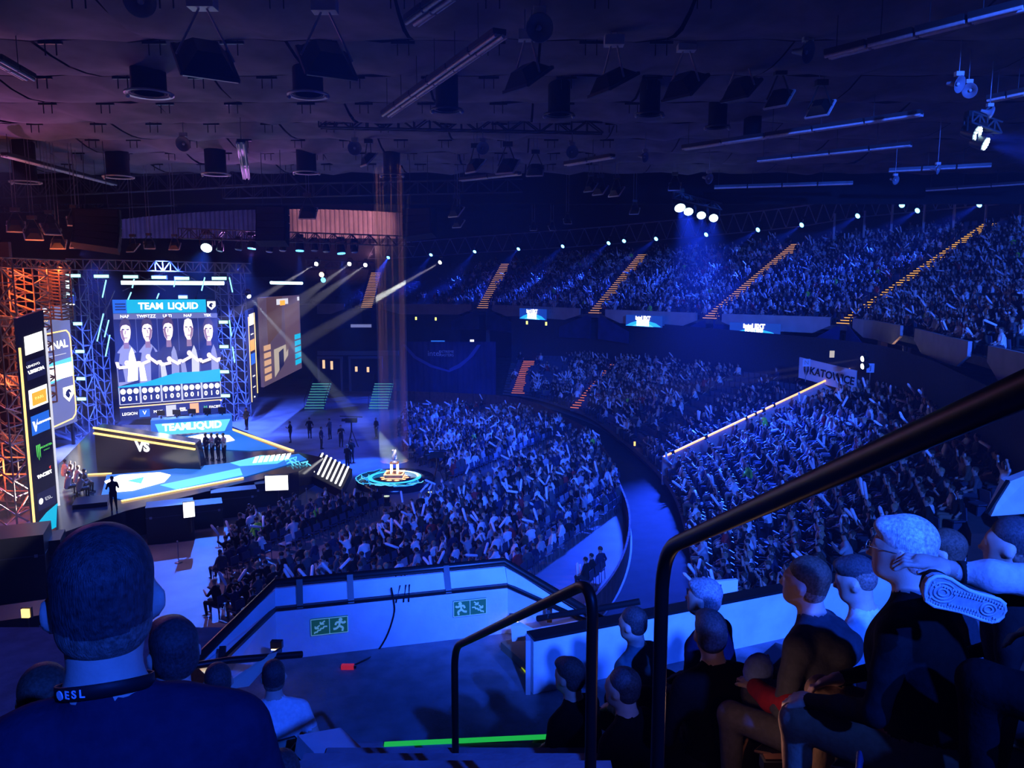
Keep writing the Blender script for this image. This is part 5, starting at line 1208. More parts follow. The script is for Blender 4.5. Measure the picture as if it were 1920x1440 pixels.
# white beams: (lamp px,py,Y) -> (end px,py,Y)
WB = [((593, 495, 62), (535, 530, 58), 'short white beam lamp nearest the stage', .06, 4, 1100000), ((655, 495, 66), (610, 528, 60), 'short white beam lamp beside it', .05, 4, 800000), ((685, 497, 66), (635, 532, 60), 'short white beam lamp right of the pair', .05, 4, 800000), ((825, 492, 66), (745, 538, 62), 'white beam lamp over the empty tier seats', .06, 4, 1100000),
      ((467, 556, 60), (722, 842, 51), 'long white beam lamp crossing to the trophy', .035, 4.2, 1300000), ((1617, 673, 46), (1500, 690, 46), 'upper white beam lamp of the control desk', .05, 3, 140000), ((1617, 687, 46), (1505, 702, 46), 'lower white beam lamp of the control desk', .05, 3, 140000)]
for k, (a, b_, lab, dens, ang, pw) in enumerate(WB):
    A, B = P(*a), P(*b_); lamp(A, B, .17, LW, lab, pw, (.75, 1, .92) if k == 4 else (1, 1, .9), ang, .4, dens, (B - A).length, 'white beam lamps', hlab='pale haze lit by the ' + lab)
for k, (px, py, m, lab) in enumerate(((603, 515, glow('lens_amber', (1, .7, .4), 4), 'small warm lamp on the side truss'), (606, 525, LC, 'small blue box lamp under the warm lamp'))):
    c = P(px, py, 66); lamp(c, c + Vector((-1, -6, -1)), .22, m, lab, 0)
girder(P(575, 500, 67), P(700, 505, 67), .6, 'side_truss', 'small dark truss carrying the white beam lamps', 8, .05)
# amber haze column over the trophy
haze_cone((tc.x, tc.y, 1.55), (tc.x, tc.y, 20), .95, .95, .008, 'amber column of lit haze standing over the trophy', 20)
# ---- set lighting on the stage frame: scaffold, LED sticks, small strobes
M_scb = mat('scaffold_pale', (.38, .38, .42), .5, metal=.3)
def tower(px, p0, p1, Y, w, lab, m=M_scb, nb=14):
    a = P(px, p1, Y); b_ = Vector((a.x, a.y, P(px, p0, Y).z)); return girder(a, b_, w, 'truss_tower', lab, nb, .05, m, w, 'stage truss towers')
for k, (px, p0, p1, Y, w, lab) in enumerate(((160, 505, 900, 63, 1.3, 'blue truss tower left of the big screen'), (192, 505, 830, 66, 1.1, 'blue truss tower touching the big screen'), (428, 510, 800, 71.5, 1.2, 'blue truss tower right of the big screen'), (452, 510, 800, 73, 1.2, 'blue truss tower behind the slim column'), (140, 510, 880, 66, 1.0, 'blue truss tower above the match screen'))):
    tower(px, p0, p1, Y, w, lab)
for k, (pa, pb) in enumerate((((128, 560, 64), (215, 640, 66)), ((215, 545, 66), (140, 720, 64)), ((150, 640, 64), (215, 790, 66)), ((420, 560, 72), (460, 640, 73)), ((460, 560, 73), (420, 700, 72)), ((418, 650, 72), (462, 760, 73)), ((230, 545, 68), (310, 510, 68)), ((310, 545, 68), (250, 510, 68)), ((340, 510, 69), (410, 550, 70)))):
    q = MB(); q.tube([P(*pa), P(*pb)], .06, 6); q.obj('scaffold_tube', M_scb, None, label='slanting blue scaffold tube %s' % ('left of the match screen', 'crossing the first left tower', 'low on the left tower', 'right of the big screen', 'crossing the right towers', 'low on the right towers', 'above the big screen left', 'above the big screen', 'above the big screen right')[k], cat='scaffold tube', group='slanting scaffold tubes')
SL = glow('led_stick', (.25, .75, 1.0), 2.2)
for k, (pa, pb, r) in enumerate((((227, 530, 63), (420, 531, 67), .16), ((508, 530, 70), (566, 531, 74), .14), ((126, 525, 60), (128, 560, 60), .12))):
    q = MB(); A, B = P(*pa), P(*pb); e = empty('light_bar', A, label=('long cyan-white light bar above the big screen', 'shorter cyan-white light bar above the game screen', 'upright white light bar beside the match screen')[k], cat='light bar'); q.tube([A, B], r, 8); q.obj('bar_tube', glow('bar_white', (.5, .88, 1), 3.5), e); q = MB(); q.bar(A + Vector((0, .15, .05)), B + Vector((0, .15, .05)), .2); q.obj('bar_housing', M_black, e)
for k, (x0, y0, x1, y1) in enumerate(((199, 525, 192, 558), (204, 600, 196, 632), (206, 628, 198, 668), (194, 588, 182, 640), (246, 548, 240, 562), (252, 520, 248, 540), (330, 520, 326, 538), (384, 520, 378, 545), (430, 520, 436, 548), (430, 600, 434, 630), (436, 650, 440, 680), (298, 550, 294, 560))):
    q = MB(); q.tube([P(x0, y0, 64), P(x1, y1, 64)], .05, 6); q.obj('led_stick', SL, None, label='slanting cyan LED stick %s' % ('above the left tower', 'high on the left tower', 'middle of the left tower', 'leftmost on the left tower', 'over the title bar left', 'top left above the light bar', 'top middle above the light bar', 'top right above the light bar', 'top of the right tower', 'high on the right tower', 'middle of the right tower', 'over the title bar middle')[k], cat='LED stick', group='cyan LED sticks')
q = MB(); q.box((0, 0, 0), (1.15, .12, .24)); stm_ = q.mesh('strobe_face', glow('strobe_face', (.3, .85, 1), 3.0)); q = MB(); q.box((0, .1, 0), (1.3, .12, .36)); stb = q.mesh('strobe_box', M_black)
for k, (px, py) in enumerate(((137, 517), (190, 518), (245, 519), (298, 520), (341, 522), (411, 522), (343, 557), (146, 607), (150, 659), (152, 710), (153, 748), (419, 604), (420, 650), (421, 697), (423, 742), (130, 556))):
    c = P(px, py, 63); e = empty('strobe_light', c, label='small cyan strobe %s' % ('first in the top row', 'second in the top row', 'third in the top row', 'fourth in the top row', 'fifth in the top row', 'last in the top row', 'just above the title bar', 'topmost left of the big screen', 'second down left of the big screen', 'third down left of the big screen', 'lowest left of the big screen', 'topmost right of the big screen', 'second down right of the big screen', 'third down right of the big screen', 'lowest right of the big screen', 'by the upright light bar')[k], cat='strobe', group='cyan strobes on the set')
    f = link('strobe_face', stm_, e, loc=(0, 0, 0)); g_ = link('strobe_box', stb, e, loc=(0, 0, 0))
    if k > 5: f.scale = g_.scale = (.6, 1, 1)
# blue set light falling through the scaffold
for k, (px, py, Y, pw) in enumerate(((170, 480, 58, 70000), (300, 480, 62, 70000), (440, 480, 66, 70000))):
    c = P(px, py, Y); light('SPOT', 'set_light', c, (c.x, c.y + 4, 4), pw, (.05, .12, 1), .3, 80, .8)
for k, (px, py) in enumerate(((200, 470), (330, 470), (420, 480))):
    c = P(px, py, 54); light('SPOT', 'stage_wash', c, zp(280 + 60 * k, 880, ZS), 9000, (.25, .4, 1), .3, 40, .8)
# flare of white light by the match screen
c = P(132, 570, 59); lamp(c, P(120, 800, 58), .3, LW, 'white follow lamp beside the match screen', 14000, (.75, .82, 1), 34, .9, .05, 9, 'white lamps at the match screen')
# ---- red-lit scaffold at the left edge
M_red = mat('scaffold_red_lit', (.45, .30, .25), .5, metal=.2)  # red lamp light is partly put into the steel colour
for k, (px, p0, p1, Y, w) in enumerate(((12, 495, 1030, 40, 1.4), (58, 500, 760, 44, 1.4), (98, 500, 600, 47, 1.2), (30, 500, 1040, 46, 1.2))):
    a = P(px, p1, Y); b_ = Vector((a.x, a.y, P(px, p0, Y).z)); girder(a, b_, w, 'scaffold_tower', 'red-lit scaffold tower %s' % ('nearest the picture edge', 'behind the LED column', 'right of the LED column top', 'second row behind the edge tower')[k], 16, .05, M_red, w, 'red-lit scaffold towers')
for k in range(5):
    pa = (-10, 500 + 110 * k, 41); pb = (130 if k == 0 else 60, 505 + 110 * k, 45); girder(P(*pa), P(*pb), .5, 'scaffold_beam', 'red-lit horizontal scaffold beam, %s from the top' % num[k], 8, .04, M_red, .4, 'red-lit scaffold beams')
for k in range(14):
    y0 = 500 + 38 * k; q = MB(); q.tube([P(-10 + random.uniform(0, 20), y0, 39 + random.uniform(0, 4)), P(random.uniform(35, 62), y0 + random.uniform(-60, 90), 42 + random.uniform(0, 4))], .045, 6)
    q.obj('scaffold_tube', M_red, None, label='red-lit diagonal scaffold tube %s from the top at the picture edge' % ((num + ['fourteenth'])[k]), cat='scaffold tube', group='red-lit scaffold tubes')
for px, py, Y, pw in ((20, 560, 43, 260), (40, 720, 42, 220), (8, 880, 41, 300), (30, 1000, 41, 700), (70, 500, 45, 260), (110, 505, 47, 200)):
    light('POINT', 'scaffold_glow', P(px, py, Y), None, pw, (1, .17, .04), .15)
q = MB(); q.box(P(-25, 760, 52), (5, .3, 22)); structure(q.obj('wall_backstage_cloth', mat('backstage_cloth', (.12, .06, .06), .9, noise=.4, nscale=.3)))
light('SPOT', 'backstage_glow', P(-40, 1010, 40), P(60, 1080, 36), 2500, (1, .25, .1), .3, 110, 1)
for k, (px, py, Y, lab) in enumerate(((48, 1150, 25, 'small yellow lamp on a stand at the lower left'), (55, 1198, 24, 'low orange lamp on the backstage floor'), (8, 1238, 22, 'low orange lamp at the left picture edge'), (12, 1030, 40, 'orange lamp at the foot of the red scaffold'), (85, 1060, 34, 'small yellow lamp behind the big head'))):
    c = P(px, py, Y); e = empty('work_lamp', c, label=lab, cat='lamp', group='backstage work lamps'); q = MB(); q.box(c, (.26, .08, .30)); q.obj('lamp_face', glow('work_face', (1, .62, .2), 2.0) if k in (0, 4) else glow('work_face_orange', (1, .2, .03), 1.2), e); q = MB(); q.box(c + Vector((0, .08, 0)), (.34, .1, .38)); q.obj('lamp_box', M_black, e); q = MB(); q.bar(c + Vector((0, .1, 0)), Vector((c.x, c.y + .1, max(0, c.z - 2.2))), .05); q.obj('lamp_post', M_black, e)
for k, (px, py, s) in enumerate(((20, 1130, (3, 2, 3)), (75, 1110, (2, 1.5, 2.4)), (40, 1220, (2, 1.5, 1.5)))):
    crate('flight_case', px, py, s, ('big black backstage case left of the big head', 'tall black backstage case right of the yellow lamp', 'low black backstage case at the lower left')[k])
q = MB(); c = zp(85, 840, ZS)
# control desk with lit faces high in the right-hand stand
cd = P(1660, 712, 52); e = empty('control_desk', cd, label='dark control desk with glowing screens high in the right-hand stand', cat='desk')
q = MB(); q.box(cd + Vector((1.5, .5, .4)), (4.2, 1.2, .9)); q.obj('desk_body', M_black, e)
for k, (px, py, w, h, m) in enumerate(((1667, 666, .5, .4, LW), (1664, 657, .3, .25, glow('screen_warm', (1, .7, .45), 2)), (1560, 664, .3, .45, glow('screen_cream', (.9, .8, .7), .6)), (1642, 668, .06, .4, E_ind))):
    c = P(px, py, 51); q = MB(); q.box(c, (w, .06, h)); q.obj('desk_screen', m, e)
q = MB(); c = P(1628, 695, 52.5); q.box(c, (1.2, .8, 1.6)); q.obj('rack_cabinet', M_black, e)
light('POINT', 'desk_glow', P(1690, 672, 51), None, 60, (1, .45, .2), .2)
for k, (px, py) in enumerate(((1700, 700), (1650, 706), (1722, 712))):
    o = link('person', person_mesh('sit', 4 * (k % 2), (7, 2, 2)[k], 1, 1), None, loc=P(px, py, 52), rot=(0, 0, 1.3)); tag(o, ('operator in brown lit orange at the control desk', 'operator in black in the middle of the control desk', 'operator in black right of the control desk')[k], 'person', 'control desk operators')
for k, (px, py, w, h, t_) in enumerate(((1512, 680, .5, .5, 'N'), (1632, 690, .5, .6, 'J'), (1700, 655, .5, .5, '1'))):
    c = P(px, py, 50); e = empty('section_sign', c, label='small pale section sign reading %s in the right-hand stand' % t_, cat='sign'); q = MB(); q.box(c, (w, .05, h)); q.obj('sign_plate', mat('banner_white', (.62, .60, .66), .7), e)
    text('sign_letter', t_, .4, Matrix.Translation(c + Vector((0, -.04, 0))) @ Matrix.Rotation(math.pi / 2, 4, 'X'), M_red if k == 0 else M_matblack, e); q = MB(); q.bar(c - Vector((0, 0, h / 2)), c - Vector((0, 0, h / 2 + 1)), .04); q.obj('sign_post', M_steel, e)
# amber marker lights in the dark section and under the tier
AM = glow('marker_amber', (1, .5, .1), 2.5); AY = glow('marker_yellow', (.9, .9, .2), 1.8)
for k, (px, py, Y, w, h) in enumerate(((1386, 768, 58, .8, .12), (1346, 789, 56, .12, .3), (1190, 832, 55, .12, .3), (1410, 760, 60, .2, .2), (1432, 755, 60, .15, .2), (1445, 752, 60, .15, .2), (1463, 745, 60, .2, .25))):
    c = P(px, py, Y); e = empty('aisle_light', c, label='amber aisle light %s in the dark seating section' % ('drawn out long', 'on the near aisle post', 'low beside the curved barrier', 'just right of the long one', 'third along the row', 'fourth along the row', 'last along the row')[k], cat='lamp', group='amber aisle lights'); q = MB(); q.box(c, (w, .08, h)); q.obj('light_face', AM, e); q = MB(); q.box(c + Vector((0, .07, 0)), (w + .08, .08, h + .08)); q.obj('light_box', M_black, e)
for k, (px, py) in enumerate(((600, 592), (780, 597), (817, 598), (988, 605), (1024, 607), (1235, 620), (1304, 626), (1415, 636), (1197, 617), (1540, 633))):
    s = float(np.interp(px, tbx, tss)); Y = float(np.interp(px, [600, 850, 1050, 1250, 1450, 1600], [104, 101, 87, 76, 68, 62])) + .5; c = P(px, py, Y); e = empty('exit_lamp', c, label='tiny yellow exit lamp under the upper tier, %s from the stage' % num[k], cat='lamp', group='exit lamps under the tier'); q = MB(); q.box(c, (.22, .06, .4)); q.obj('lamp_face', AY, e); q = MB(); q.box(c + Vector((0, .05, 0)), (.28, .06, .46)); q.obj('lamp_box', M_black, e)
# ------------------------------------------------------------------ our side of the hall: landing, parapet, rails
ZL = 8.7
M_lfloor = mat('landing_concrete', (.2, .2, .23), .75, noise=.25, nscale=4, bump=.35, bscale=40)
q = MB(); q.box((-1.0, 7.4, ZL - .15), (11, 3.6, .3)); structure(q.obj('floor_landing', M_lfloor))
def near_z(Y): return 11.24 - .61 * (Y - 1.3)
# left block of steps under the seats, aisle steps, right block
m = MB()
for k in range(-2, 6):
    y0 = .85 + .9 * k; z = near_z(y0 + .45); m.box((-4.3, y0 + .45, z - .6), (6.4, .92, 1.2))
structure(m.obj('floor_near_seating', M_deck))
aisle = structure(empty('floor_aisle_steps', (-.35, 3, 10)))
M_green = glow('nosing_green', (.02, .75, .12), .55)
gl, gr = P(780, 1444, 4.85), P(1046, 1388, 5.2)
for k in range(9):
    y0 = 5.15 - .52 * k; z = 9.70 + .30 * k; q = MB(); q.box((-.35, y0 - .55, z - .3), (1.7, 1.15, .6)); so = q.obj('step', mat('aisle_concrete', (.26, .26, .30), .8, noise=.25, nscale=5, bump=.3, bscale=40), aisle)
    q = MB(); q.bar((-.92, y0 + .0, z + .006), (.34, y0 + .10, z + .006), .045, .012); k == 0 and q.obj('nosing_strip', M_green, so)
for k in range(2):
    q = MB(); q.box((-.35, 5.45 + .3 * k, 9.38 - .33 * k - .3), (1.7, .5, .6)); q.obj('step', mat('aisle_concrete', (.26, .26, .30), .8), aisle)
F2 = Vector((-.755, .656, 0)).normalized(); S2 = Vector((.656, .755, 0)).normalized()
m = MB(); R2 = Matrix.Rotation(math.atan2(-F2.x, F2.y), 3, 'Z')
def row_z(t): return 10.72 - .62 * (t - .745)
for k in range(-2, 5):
    t = .2 + .62 * k; z = row_z(t + .1); c = F2 * (t + .1) + S2 * 4.2; m.box((c.x, c.y, z - .7), (4.4, .62, 1.4), rot=R2)
structure(m.obj('floor_right_seating', M_deck))

# parapet with exit signs
M_wall = mat('parapet_white', (.70, .72, .76), .6, noise=.12, nscale=3, bump=.25, bscale=18)
par = structure(empty('wall_landing_parapet', (-1.2, 8.7, ZL)))
a, c = PZ(520, 1238, ZL), PZ(952, 1187, ZL); d = (c - a).normalized(); nrm = Vector((d.y, -d.x, 0)).normalized()
PW = Pan(a, c, .62, par); PW.n = nrm
q = MB(); q.prism([a, c, c + Vector((0, 0, .60)), a + Vector((0, 0, .60))], -nrm * .14); q.obj('wall_face', M_wall, par)
q = MB(); q.prism([a - nrm * .02 + Vector((0, 0, .64)), c - nrm * .02 + Vector((0, 0, .64)), c - nrm * .14 + Vector((0, 0, .80)), a - nrm * .14 + Vector((0, 0, .80))], -nrm * .06); q.obj('upper_board', M_wall, par)
q = MB(); q.bar(a + Vector((0, 0, .62)) + nrm * .01, c + Vector((0, 0, .62)) + nrm * .01, .05, .035); q.obj('ledge_line', M_black, par)
# wings
lw = [P(375, 1250, 7.1), P(412, 1292, 7.25), a, a + Vector((0, 0, .62)), P(556, 1128, 8.45)]
q = MB(); q.prism([P(372, 1252, 7.1), P(415, 1295, 7.1), a, a + Vector((0, 0, .60))], -nrm * .14); q.obj('wing_face', M_wall, par)
q = MB(); q.prism([P(380, 1243, 7.2), a + Vector((0, 0, .64)), a + Vector((0, 0, .80)) - nrm * .1, P(385, 1222, 7.3)], -nrm * .05); q.obj('wing_board', M_wall, par)
q = MB(); q.bar(P(415, 1240, 7.15), a + Vector((0, 0, .62)) + nrm * .01, .05, .035); q.obj('ledge_line', M_black, par)
q = MB(); q.prism([c, P(1032, 1196, 8.55), P(1090, 1168, 8.5), c + Vector((0, 0, .60))], -nrm * .14); q.obj('wing_face', M_wall, par)
q = MB(); q.prism([c + Vector((0, 0, .64)), P(1095, 1160, 8.6), P(1110, 1148, 8.7), c + Vector((0, 0, .80)) - nrm * .1], -nrm * .05); q.obj('wing_board', M_wall, par)
q = MB(); q.bar(c + Vector((0, 0, .62)) + nrm * .01, P(1100, 1165, 8.5), .05, .035); q.obj('ledge_line', M_black, par)
# cap rail
cap = empty('parapet_rail', a, label='black cap rail following the white landing wall', cat='rail')
capz = Vector((0, 0, .86)) - nrm * .17
q = MB(); q.tube([P(362, 1246, 7.1), P(385, 1222, 7.25), a + capz, c + capz, P(1108, 1150, 8.6), P(1180, 1190, 8.3)], .05, 8); q.obj('rail_tube', M_black, cap)
for (px, t) in ((655, .31), (838, .73), (566, .1)):
    b_ = a.lerp(c, t); q = MB(); q.bar(b_ + Vector((0, 0, .60)) + nrm * .02, b_ + Vector((0, 0, .88)) - nrm * .15, .07, .05); q.obj('rail_post', M_black, cap)
q = MB(); p_ = P(415, 1244, 7.2); q.bar(p_, P(418, 1212, 7.3), .06, .05); q.obj('rail_post', M_black, cap)
q = MB(); p_ = P(1030, 1165, 8.6); q.bar(p_, p_ + Vector((0, -.05, .2)), .06, .05); q.obj('rail_post', M_black, cap)
hr = empty('stair_handrail', P(355, 1248, 6.9), label='short black handrail at the left end of the landing', cat='rail')
q = MB(); q.tube([P(352, 1250, 6.8), P(430, 1238, 7.0), P(566, 1227, 7.4)], .035, 10); q.obj('rail_tube', M_black, hr); q = MB(); p_ = P(505, 1232, 7.25); q.bar(p_, p_ + Vector((0, .35, -.1)), .04); q.obj('rail_bracket', M_black, hr)
hr = empty('stair_handrail', P(1010, 1160, 8.2), label='short black handrail at the far end of the landing', cat='rail')
q = MB(); q.tube([P(1008, 1160, 8.2), P(1070, 1150, 8.0), P(1200, 1128, 7.8)], .035, 10); q.obj('rail_tube', M_black, hr); q = MB(); p_ = P(1030, 1156, 8.1); q.bar(p_, p_ + Vector((0, .3, -.08)), .04); q.obj('rail_bracket', M_black, hr)
# right low wall
wr = structure(empty('wall_right_landing', (.16, 7.63, ZL)))
a2, c2 = PZ(1000, 1302, ZL), Vector((6.2, 10.1, ZL)); d2 = (c2 - a2).normalized(); n2 = Vector((d2.y, -d2.x, 0)).normalized()
q = MB(); q.prism([a2, c2, c2 + Vector((0, 0, .60)), a2 + Vector((0, 0, .60))], -n2 * .16); q.obj('wall_face', M_wall, wr)
q = MB(); q.bar(a2 + Vector((0, 0, .61)) - n2 * .08, c2 + Vector((0, 0, .61)) - n2 * .08, .2, .03); q.obj('wall_coping', M_black, wr)
q = MB(); q.bar(a2 + Vector((-.05, 0, .3)) - n2 * .08, a2 + Vector((.0, 0, .3)) - n2 * .08, .17, .6); q.obj('wall_end', mat('wall_end_grey', (.45, .43, .45), .7), wr)
q = MB(); e0 = PZ(945, 1205, ZL); e1 = PZ(990, 1262, ZL); q.bar(e0 + Vector((0, 0, .01)), e1 + Vector((0, 0, .01)), .06, .012); q.obj('yellow_line', glow('nosing_yellow', (.55, .75, .02), .5), wr)
q = MB(); q.box(PZ(985, 1240, ZL) + Vector((.15, 0, .05)), (.5, .9, .1), rot=Matrix.Rotation(.5, 3, 'Z')); q.obj('lower_step', mat('step_brown', (.3, .2, .12), .8), wr)
# warm step lights on the wings
light('SPOT', 'step_light_left', P(520, 1212, 7.6), P(430, 1290, 7.1), 55, (1, .72, .38), .02, 60, .7)
light('SPOT', 'step_light_right', P(968, 1160, 8.75), P(1030, 1200, 8.45), 45, (1, .66, .30), .02, 60, .7)
for k, (p_, lab) in enumerate(((P(516, 1218, 7.62), 'small warm step lamp at the left wing of the landing wall'), (P(964, 1166, 8.8), 'small warm step lamp at the right wing of the landing wall'))):
    e = empty('step_lamp', p_, label=lab, cat='lamp', group='step lamps'); q = MB(); q.box(p_ + Vector((0, .06, .03)), (.12, .06, .08)); q.obj('lamp_box', M_black, e); q = MB(); q.box(p_ + Vector((0, .05, -.015)), (.1, .05, .01)); q.obj('lamp_lens', glow('lens_step', (1, .75, .4), 6), e)
wl_ = structure(empty('trim_1', P(430, 1290, 7.0))); q = MB(); q.prism([P(415, 1287, 6.95), P(470, 1278, 6.95), P(520, 1222, 7.2), P(505, 1226, 7.2)], (0, -.05, -.02)); q.obj('lit_wedge', mat('lit_wedge_cream', (.8, .74, .6), .6), wl_)  # cream wedge shaped as the lit triangle; warm light put into its colour
wl_ = structure(empty('trim_2', P(1000, 1190, 8.2))); q = MB(); q.prism([P(958, 1168, 8.45), P(975, 1166, 8.45), P(1028, 1193, 8.3), P(960, 1196, 8.3)], (0, -.05, -.02)); q.obj('lit_wedge', mat('lit_wedge_cream', (.8, .74, .6), .6), wl_)
# exit signs
M_ex = mat('sign_green', (.02, .17, .07), .4, emit=(.01, .10, .05), estr=.3); M_exw = mat('sign_pale', (.35, .6, .5), .5, emit=(.15, .45, .42), estr=.35)
def exit_sign(u0, u1, v0, v1, flip, lab):
    e = empty('exit_sign', PW.p(u0, v0, .02), label=lab, cat='sign', group='green exit signs'); old = PW.root; PW.root = e
    PW.rect('sign_plate', u0, v0, u1, v1, M_ex, .015, t=.02); W = u1 - u0; H = v1 - v0
    def X(x, y): x = 1 - x if flip else x; return (u0 + W * x, v0 + H * y)
    for pl_ in ([(0.01, .02), (.99, .02), (.99, .98), (.01, .98), (.01, .02)], [(.5, .03), (.5, .97)]): PW.line('sign_border', [X(*p_) for p_ in pl_], .008, M_exw, .04, e)
    man = [[(.78, .72), (.76, .45)], [(.76, .45), (.86, .32), (.84, .12)], [(.76, .45), (.68, .3), (.6, .28)], [(.78, .7), (.88, .6), (.93, .68)], [(.78, .7), (.68, .66), (.66, .52)]]
    for l in man: PW.line('runner_limb', [X(*p_) for p_ in l], .022, M_exw, .04, e)
    cx, cy = X(.80, .84); PW.ell('runner_head', cx, cy, .022 / PW.L * 1.0, .03, M_exw, .04, 10, e)
    st_ = [(.1, .12), (.1, .2), (.18, .2), (.18, .3), (.26, .3), (.26, .4), (.34, .4), (.34, .5), (.44, .5)]; PW.line('stair_mark', [X(*p_) for p_ in st_], .014, M_exw, .04, e)
    for ox, oy in ((.12, .42), (.26, .66)):
        PW.line('arrow_mark', [X(ox + .12, oy + .18), X(ox, oy)], .014, M_exw, .04, e); PW.line('arrow_mark', [X(ox, oy + .14), X(ox, oy), X(ox + .1, oy)], .014, M_exw, .04, e)
    PW.root = old
def uv(px, py):
    r = ray(px, py); o = Vector((0, 0, CAMZ)); t = (a - o).dot(nrm) / r.dot(nrm); p_ = o + r * t - a; return p_.dot(d) / PW.L, p_.z / PW.h
u0, v0 = uv(583, 1190); u1, v1 = uv(652, 1152); exit_sign(u0, u1, v0, v1, False, 'green exit sign with runner and stairs down to the left')
u0, v0 = uv(849, 1155); u1, v1 = uv(911, 1119); exit_sign(u0, u1, v0, v1, True, 'green exit sign with runner and stairs down to the right')
# cable + red plug
q = MB(); pts = [uv(733, 1100), uv(738, 1128), uv(738, 1150), uv(725, 1190), uv(705, 1222)]; w_ = [PW.p(u, v, .03) for u, v in pts] + [PZ(690, 1236, ZL) + Vector((0, 0, .01)), PZ(660, 1252, ZL) + Vector((0, 0, .02))]
sp = [Vector(curve(w_, s)) for s in np.linspace(0, len(w_) - 1.001, 24)]; q.tube(sp, .011, 6); q.obj('cable', M_black, None, label='black cable hanging over the landing wall to the floor', cat='cable')
q = MB(); p_ = PZ(652, 1254, ZL); e = empty('cable_plug', p_, label='small red plug box on the landing floor', cat='plug'); q.box(p_ + Vector((0, 0, .025)), (.14, .05, .05)); q.obj('plug_body', mat('plug_red', (.75, .03, .04), .4, emit=(.6, .02, .03), estr=.5), e); q = MB(); q.box(p_ + Vector((.08, 0, .025)), (.03, .03, .03)); q.obj('plug_neck', M_black, e)
for k, u in enumerate((.50, .525, .54)):
    q = MB(); p0 = a.lerp(c, u) + capz; q.tube([p0 + Vector((0, 0, .05)), p0 + Vector((.03, 0, -.1)), p0 + nrm * .2 + Vector((.02 * k, 0, -.3)), p0 + nrm * .12 + Vector((.06, 0, -.12))], .009, 5); q.obj('cable_tie', M_black, None, label='%s black cable loop tied to the cap rail' % num[k], cat='cable', group='cable loops on the cap rail')
# section sign on the low wall
A_ = P(1316, 1143, 9.2); B_ = P(1382, 1136, 9.35); ssn = empty('section_board', A_, label='white section board with a dark blue bar on the right low wall', cat='sign'); SB = Pan(A_, B_, P(1316, 1093, 9.2).z - A_.z, ssn); SB.slab('board_plate', mat('board_white', (.85, .85, .88), .5), .05); SB.rect('blue_bar', .34, .08, .52, .88, mat('board_blue', (.02, .03, .25), .5), .004, t=.004)
# big handrails
def rail(name, pts, r, lab, nsub=10):
    w_ = []; pts = [Vector(p_) for p_ in pts]
    for i, p_ in enumerate(pts):
        if 0 < i < len(pts) - 1:
            pa, pb = pts[i - 1], pts[i + 1]; rb = min(.16, (pa - p_).length * .4, (pb - p_).length * .4); s0 = p_ + (pa - p_).normalized() * rb; s1 = p_ + (pb - p_).normalized() * rb
            for k in range(nsub + 1):
                t = k / nsub; w_.append(s0 * (1 - t) ** 2 + p_ * 2 * t * (1 - t) + s1 * t * t)
        else: w_.append(p_)
    e = empty(name, pts[0], label=lab, cat='handrail', group='black aisle handrails'); q = MB()
    # parallel-transport frame so that the bends stay round
    vs = []; n = 16; x = None
    for i, p_ in enumerate(w_):
        tdir = (w_[min(i + 1, len(w_) - 1)] - w_[max(i - 1, 0)]).normalized()
        if x is None: x, _, _ = frame(tdir)
        x = (x - tdir * x.dot(tdir)).normalized(); y = tdir.cross(x)
        for k in range(n): t = 2 * math.pi * k / n; vs.append(p_ + x * r * math.cos(t) + y * r * math.sin(t))
    fs = [(i * n + k, i * n + (k + 1) % n, (i + 1) * n + (k + 1) % n, (i + 1) * n + k) for i in range(len(w_) - 1) for k in range(n)]
    q.add(vs, fs, 0, True); q.obj('rail_tube', M_rail, e)
    for p_ in (pts[0], pts[-1]):
        q = MB(); q.lathe([(0, .012), (r * 2.2, .012), (r * 2.2, -.01), (0, -.01)], p_, 16); q.obj('foot_plate', M_rail, e)
M_rail = mat('rail_black', (.010, .008, .008), .42, spec=.25)
b1 = P(852, 1213, 4.6); t1 = P(1112, 1088, 2.75)
rail('aisle_handrail', [(b1.x, b1.y, 9.70), b1, t1, (t1.x, t1.y, 11.0)], .0225, 'lower black tubular handrail with two posts on the aisle steps')
b2 = P(1243, 1030, 2.35); t2 = P(1925, 728, .92); t3 = t2 + (t2 - b2) * .25
rail('aisle_handrail', [(b2.x, b2.y, 10.9), b2, t3, (t3.x, t3.y, 11.9)], .0225, 'thick black handrail slanting up across the right of the picture')

# ------------------------------------------------------------------ people close to us
M_skin = mat('skin_close', (.62, .42, .34), .5, noise=.08, nscale=30, bump=.08, bscale=200)
M_lip = mat('lip', (.45, .2, .18), .5); M_eye = mat('eye', (.75, .75, .75), .2)
def hairmat(name, col, sc=400):
    if name in MATS: return MATS[name]
    m_ = mat(name, col, .5, noise=.5, nscale=90, spec=.3); nt = m_.node_tree; b_ = nt.nodes['Principled BSDF']
    tc_ = nt.nodes.new('ShaderNodeTexCoord'); mp = nt.nodes.new('ShaderNodeMapping'); mp.inputs['Scale'].default_value = (sc, sc, sc * .12); n_ = nt.nodes.new('ShaderNodeTexNoise'); n_.inputs['Scale'].default_value = 1; n_.inputs['Detail'].default_value = 3
    bp_ = nt.nodes.new('ShaderNodeBump'); bp_.inputs['Strength'].default_value = .9; bp_.inputs['Distance'].default_value = .004
    nt.links.new(tc_.outputs['Object'], mp.inputs[0]); nt.links.new(mp.outputs[0], n_.inputs['Vector']); nt.links.new(n_.outputs[0], bp_.inputs['Height']); nt.links.new(bp_.outputs[0], b_.inputs['Normal']); return m_
def cloth(name, col, sc=14): return mat(name, col, .9, noise=.12, nscale=40, bump=.6, bscale=sc, spec=.1)
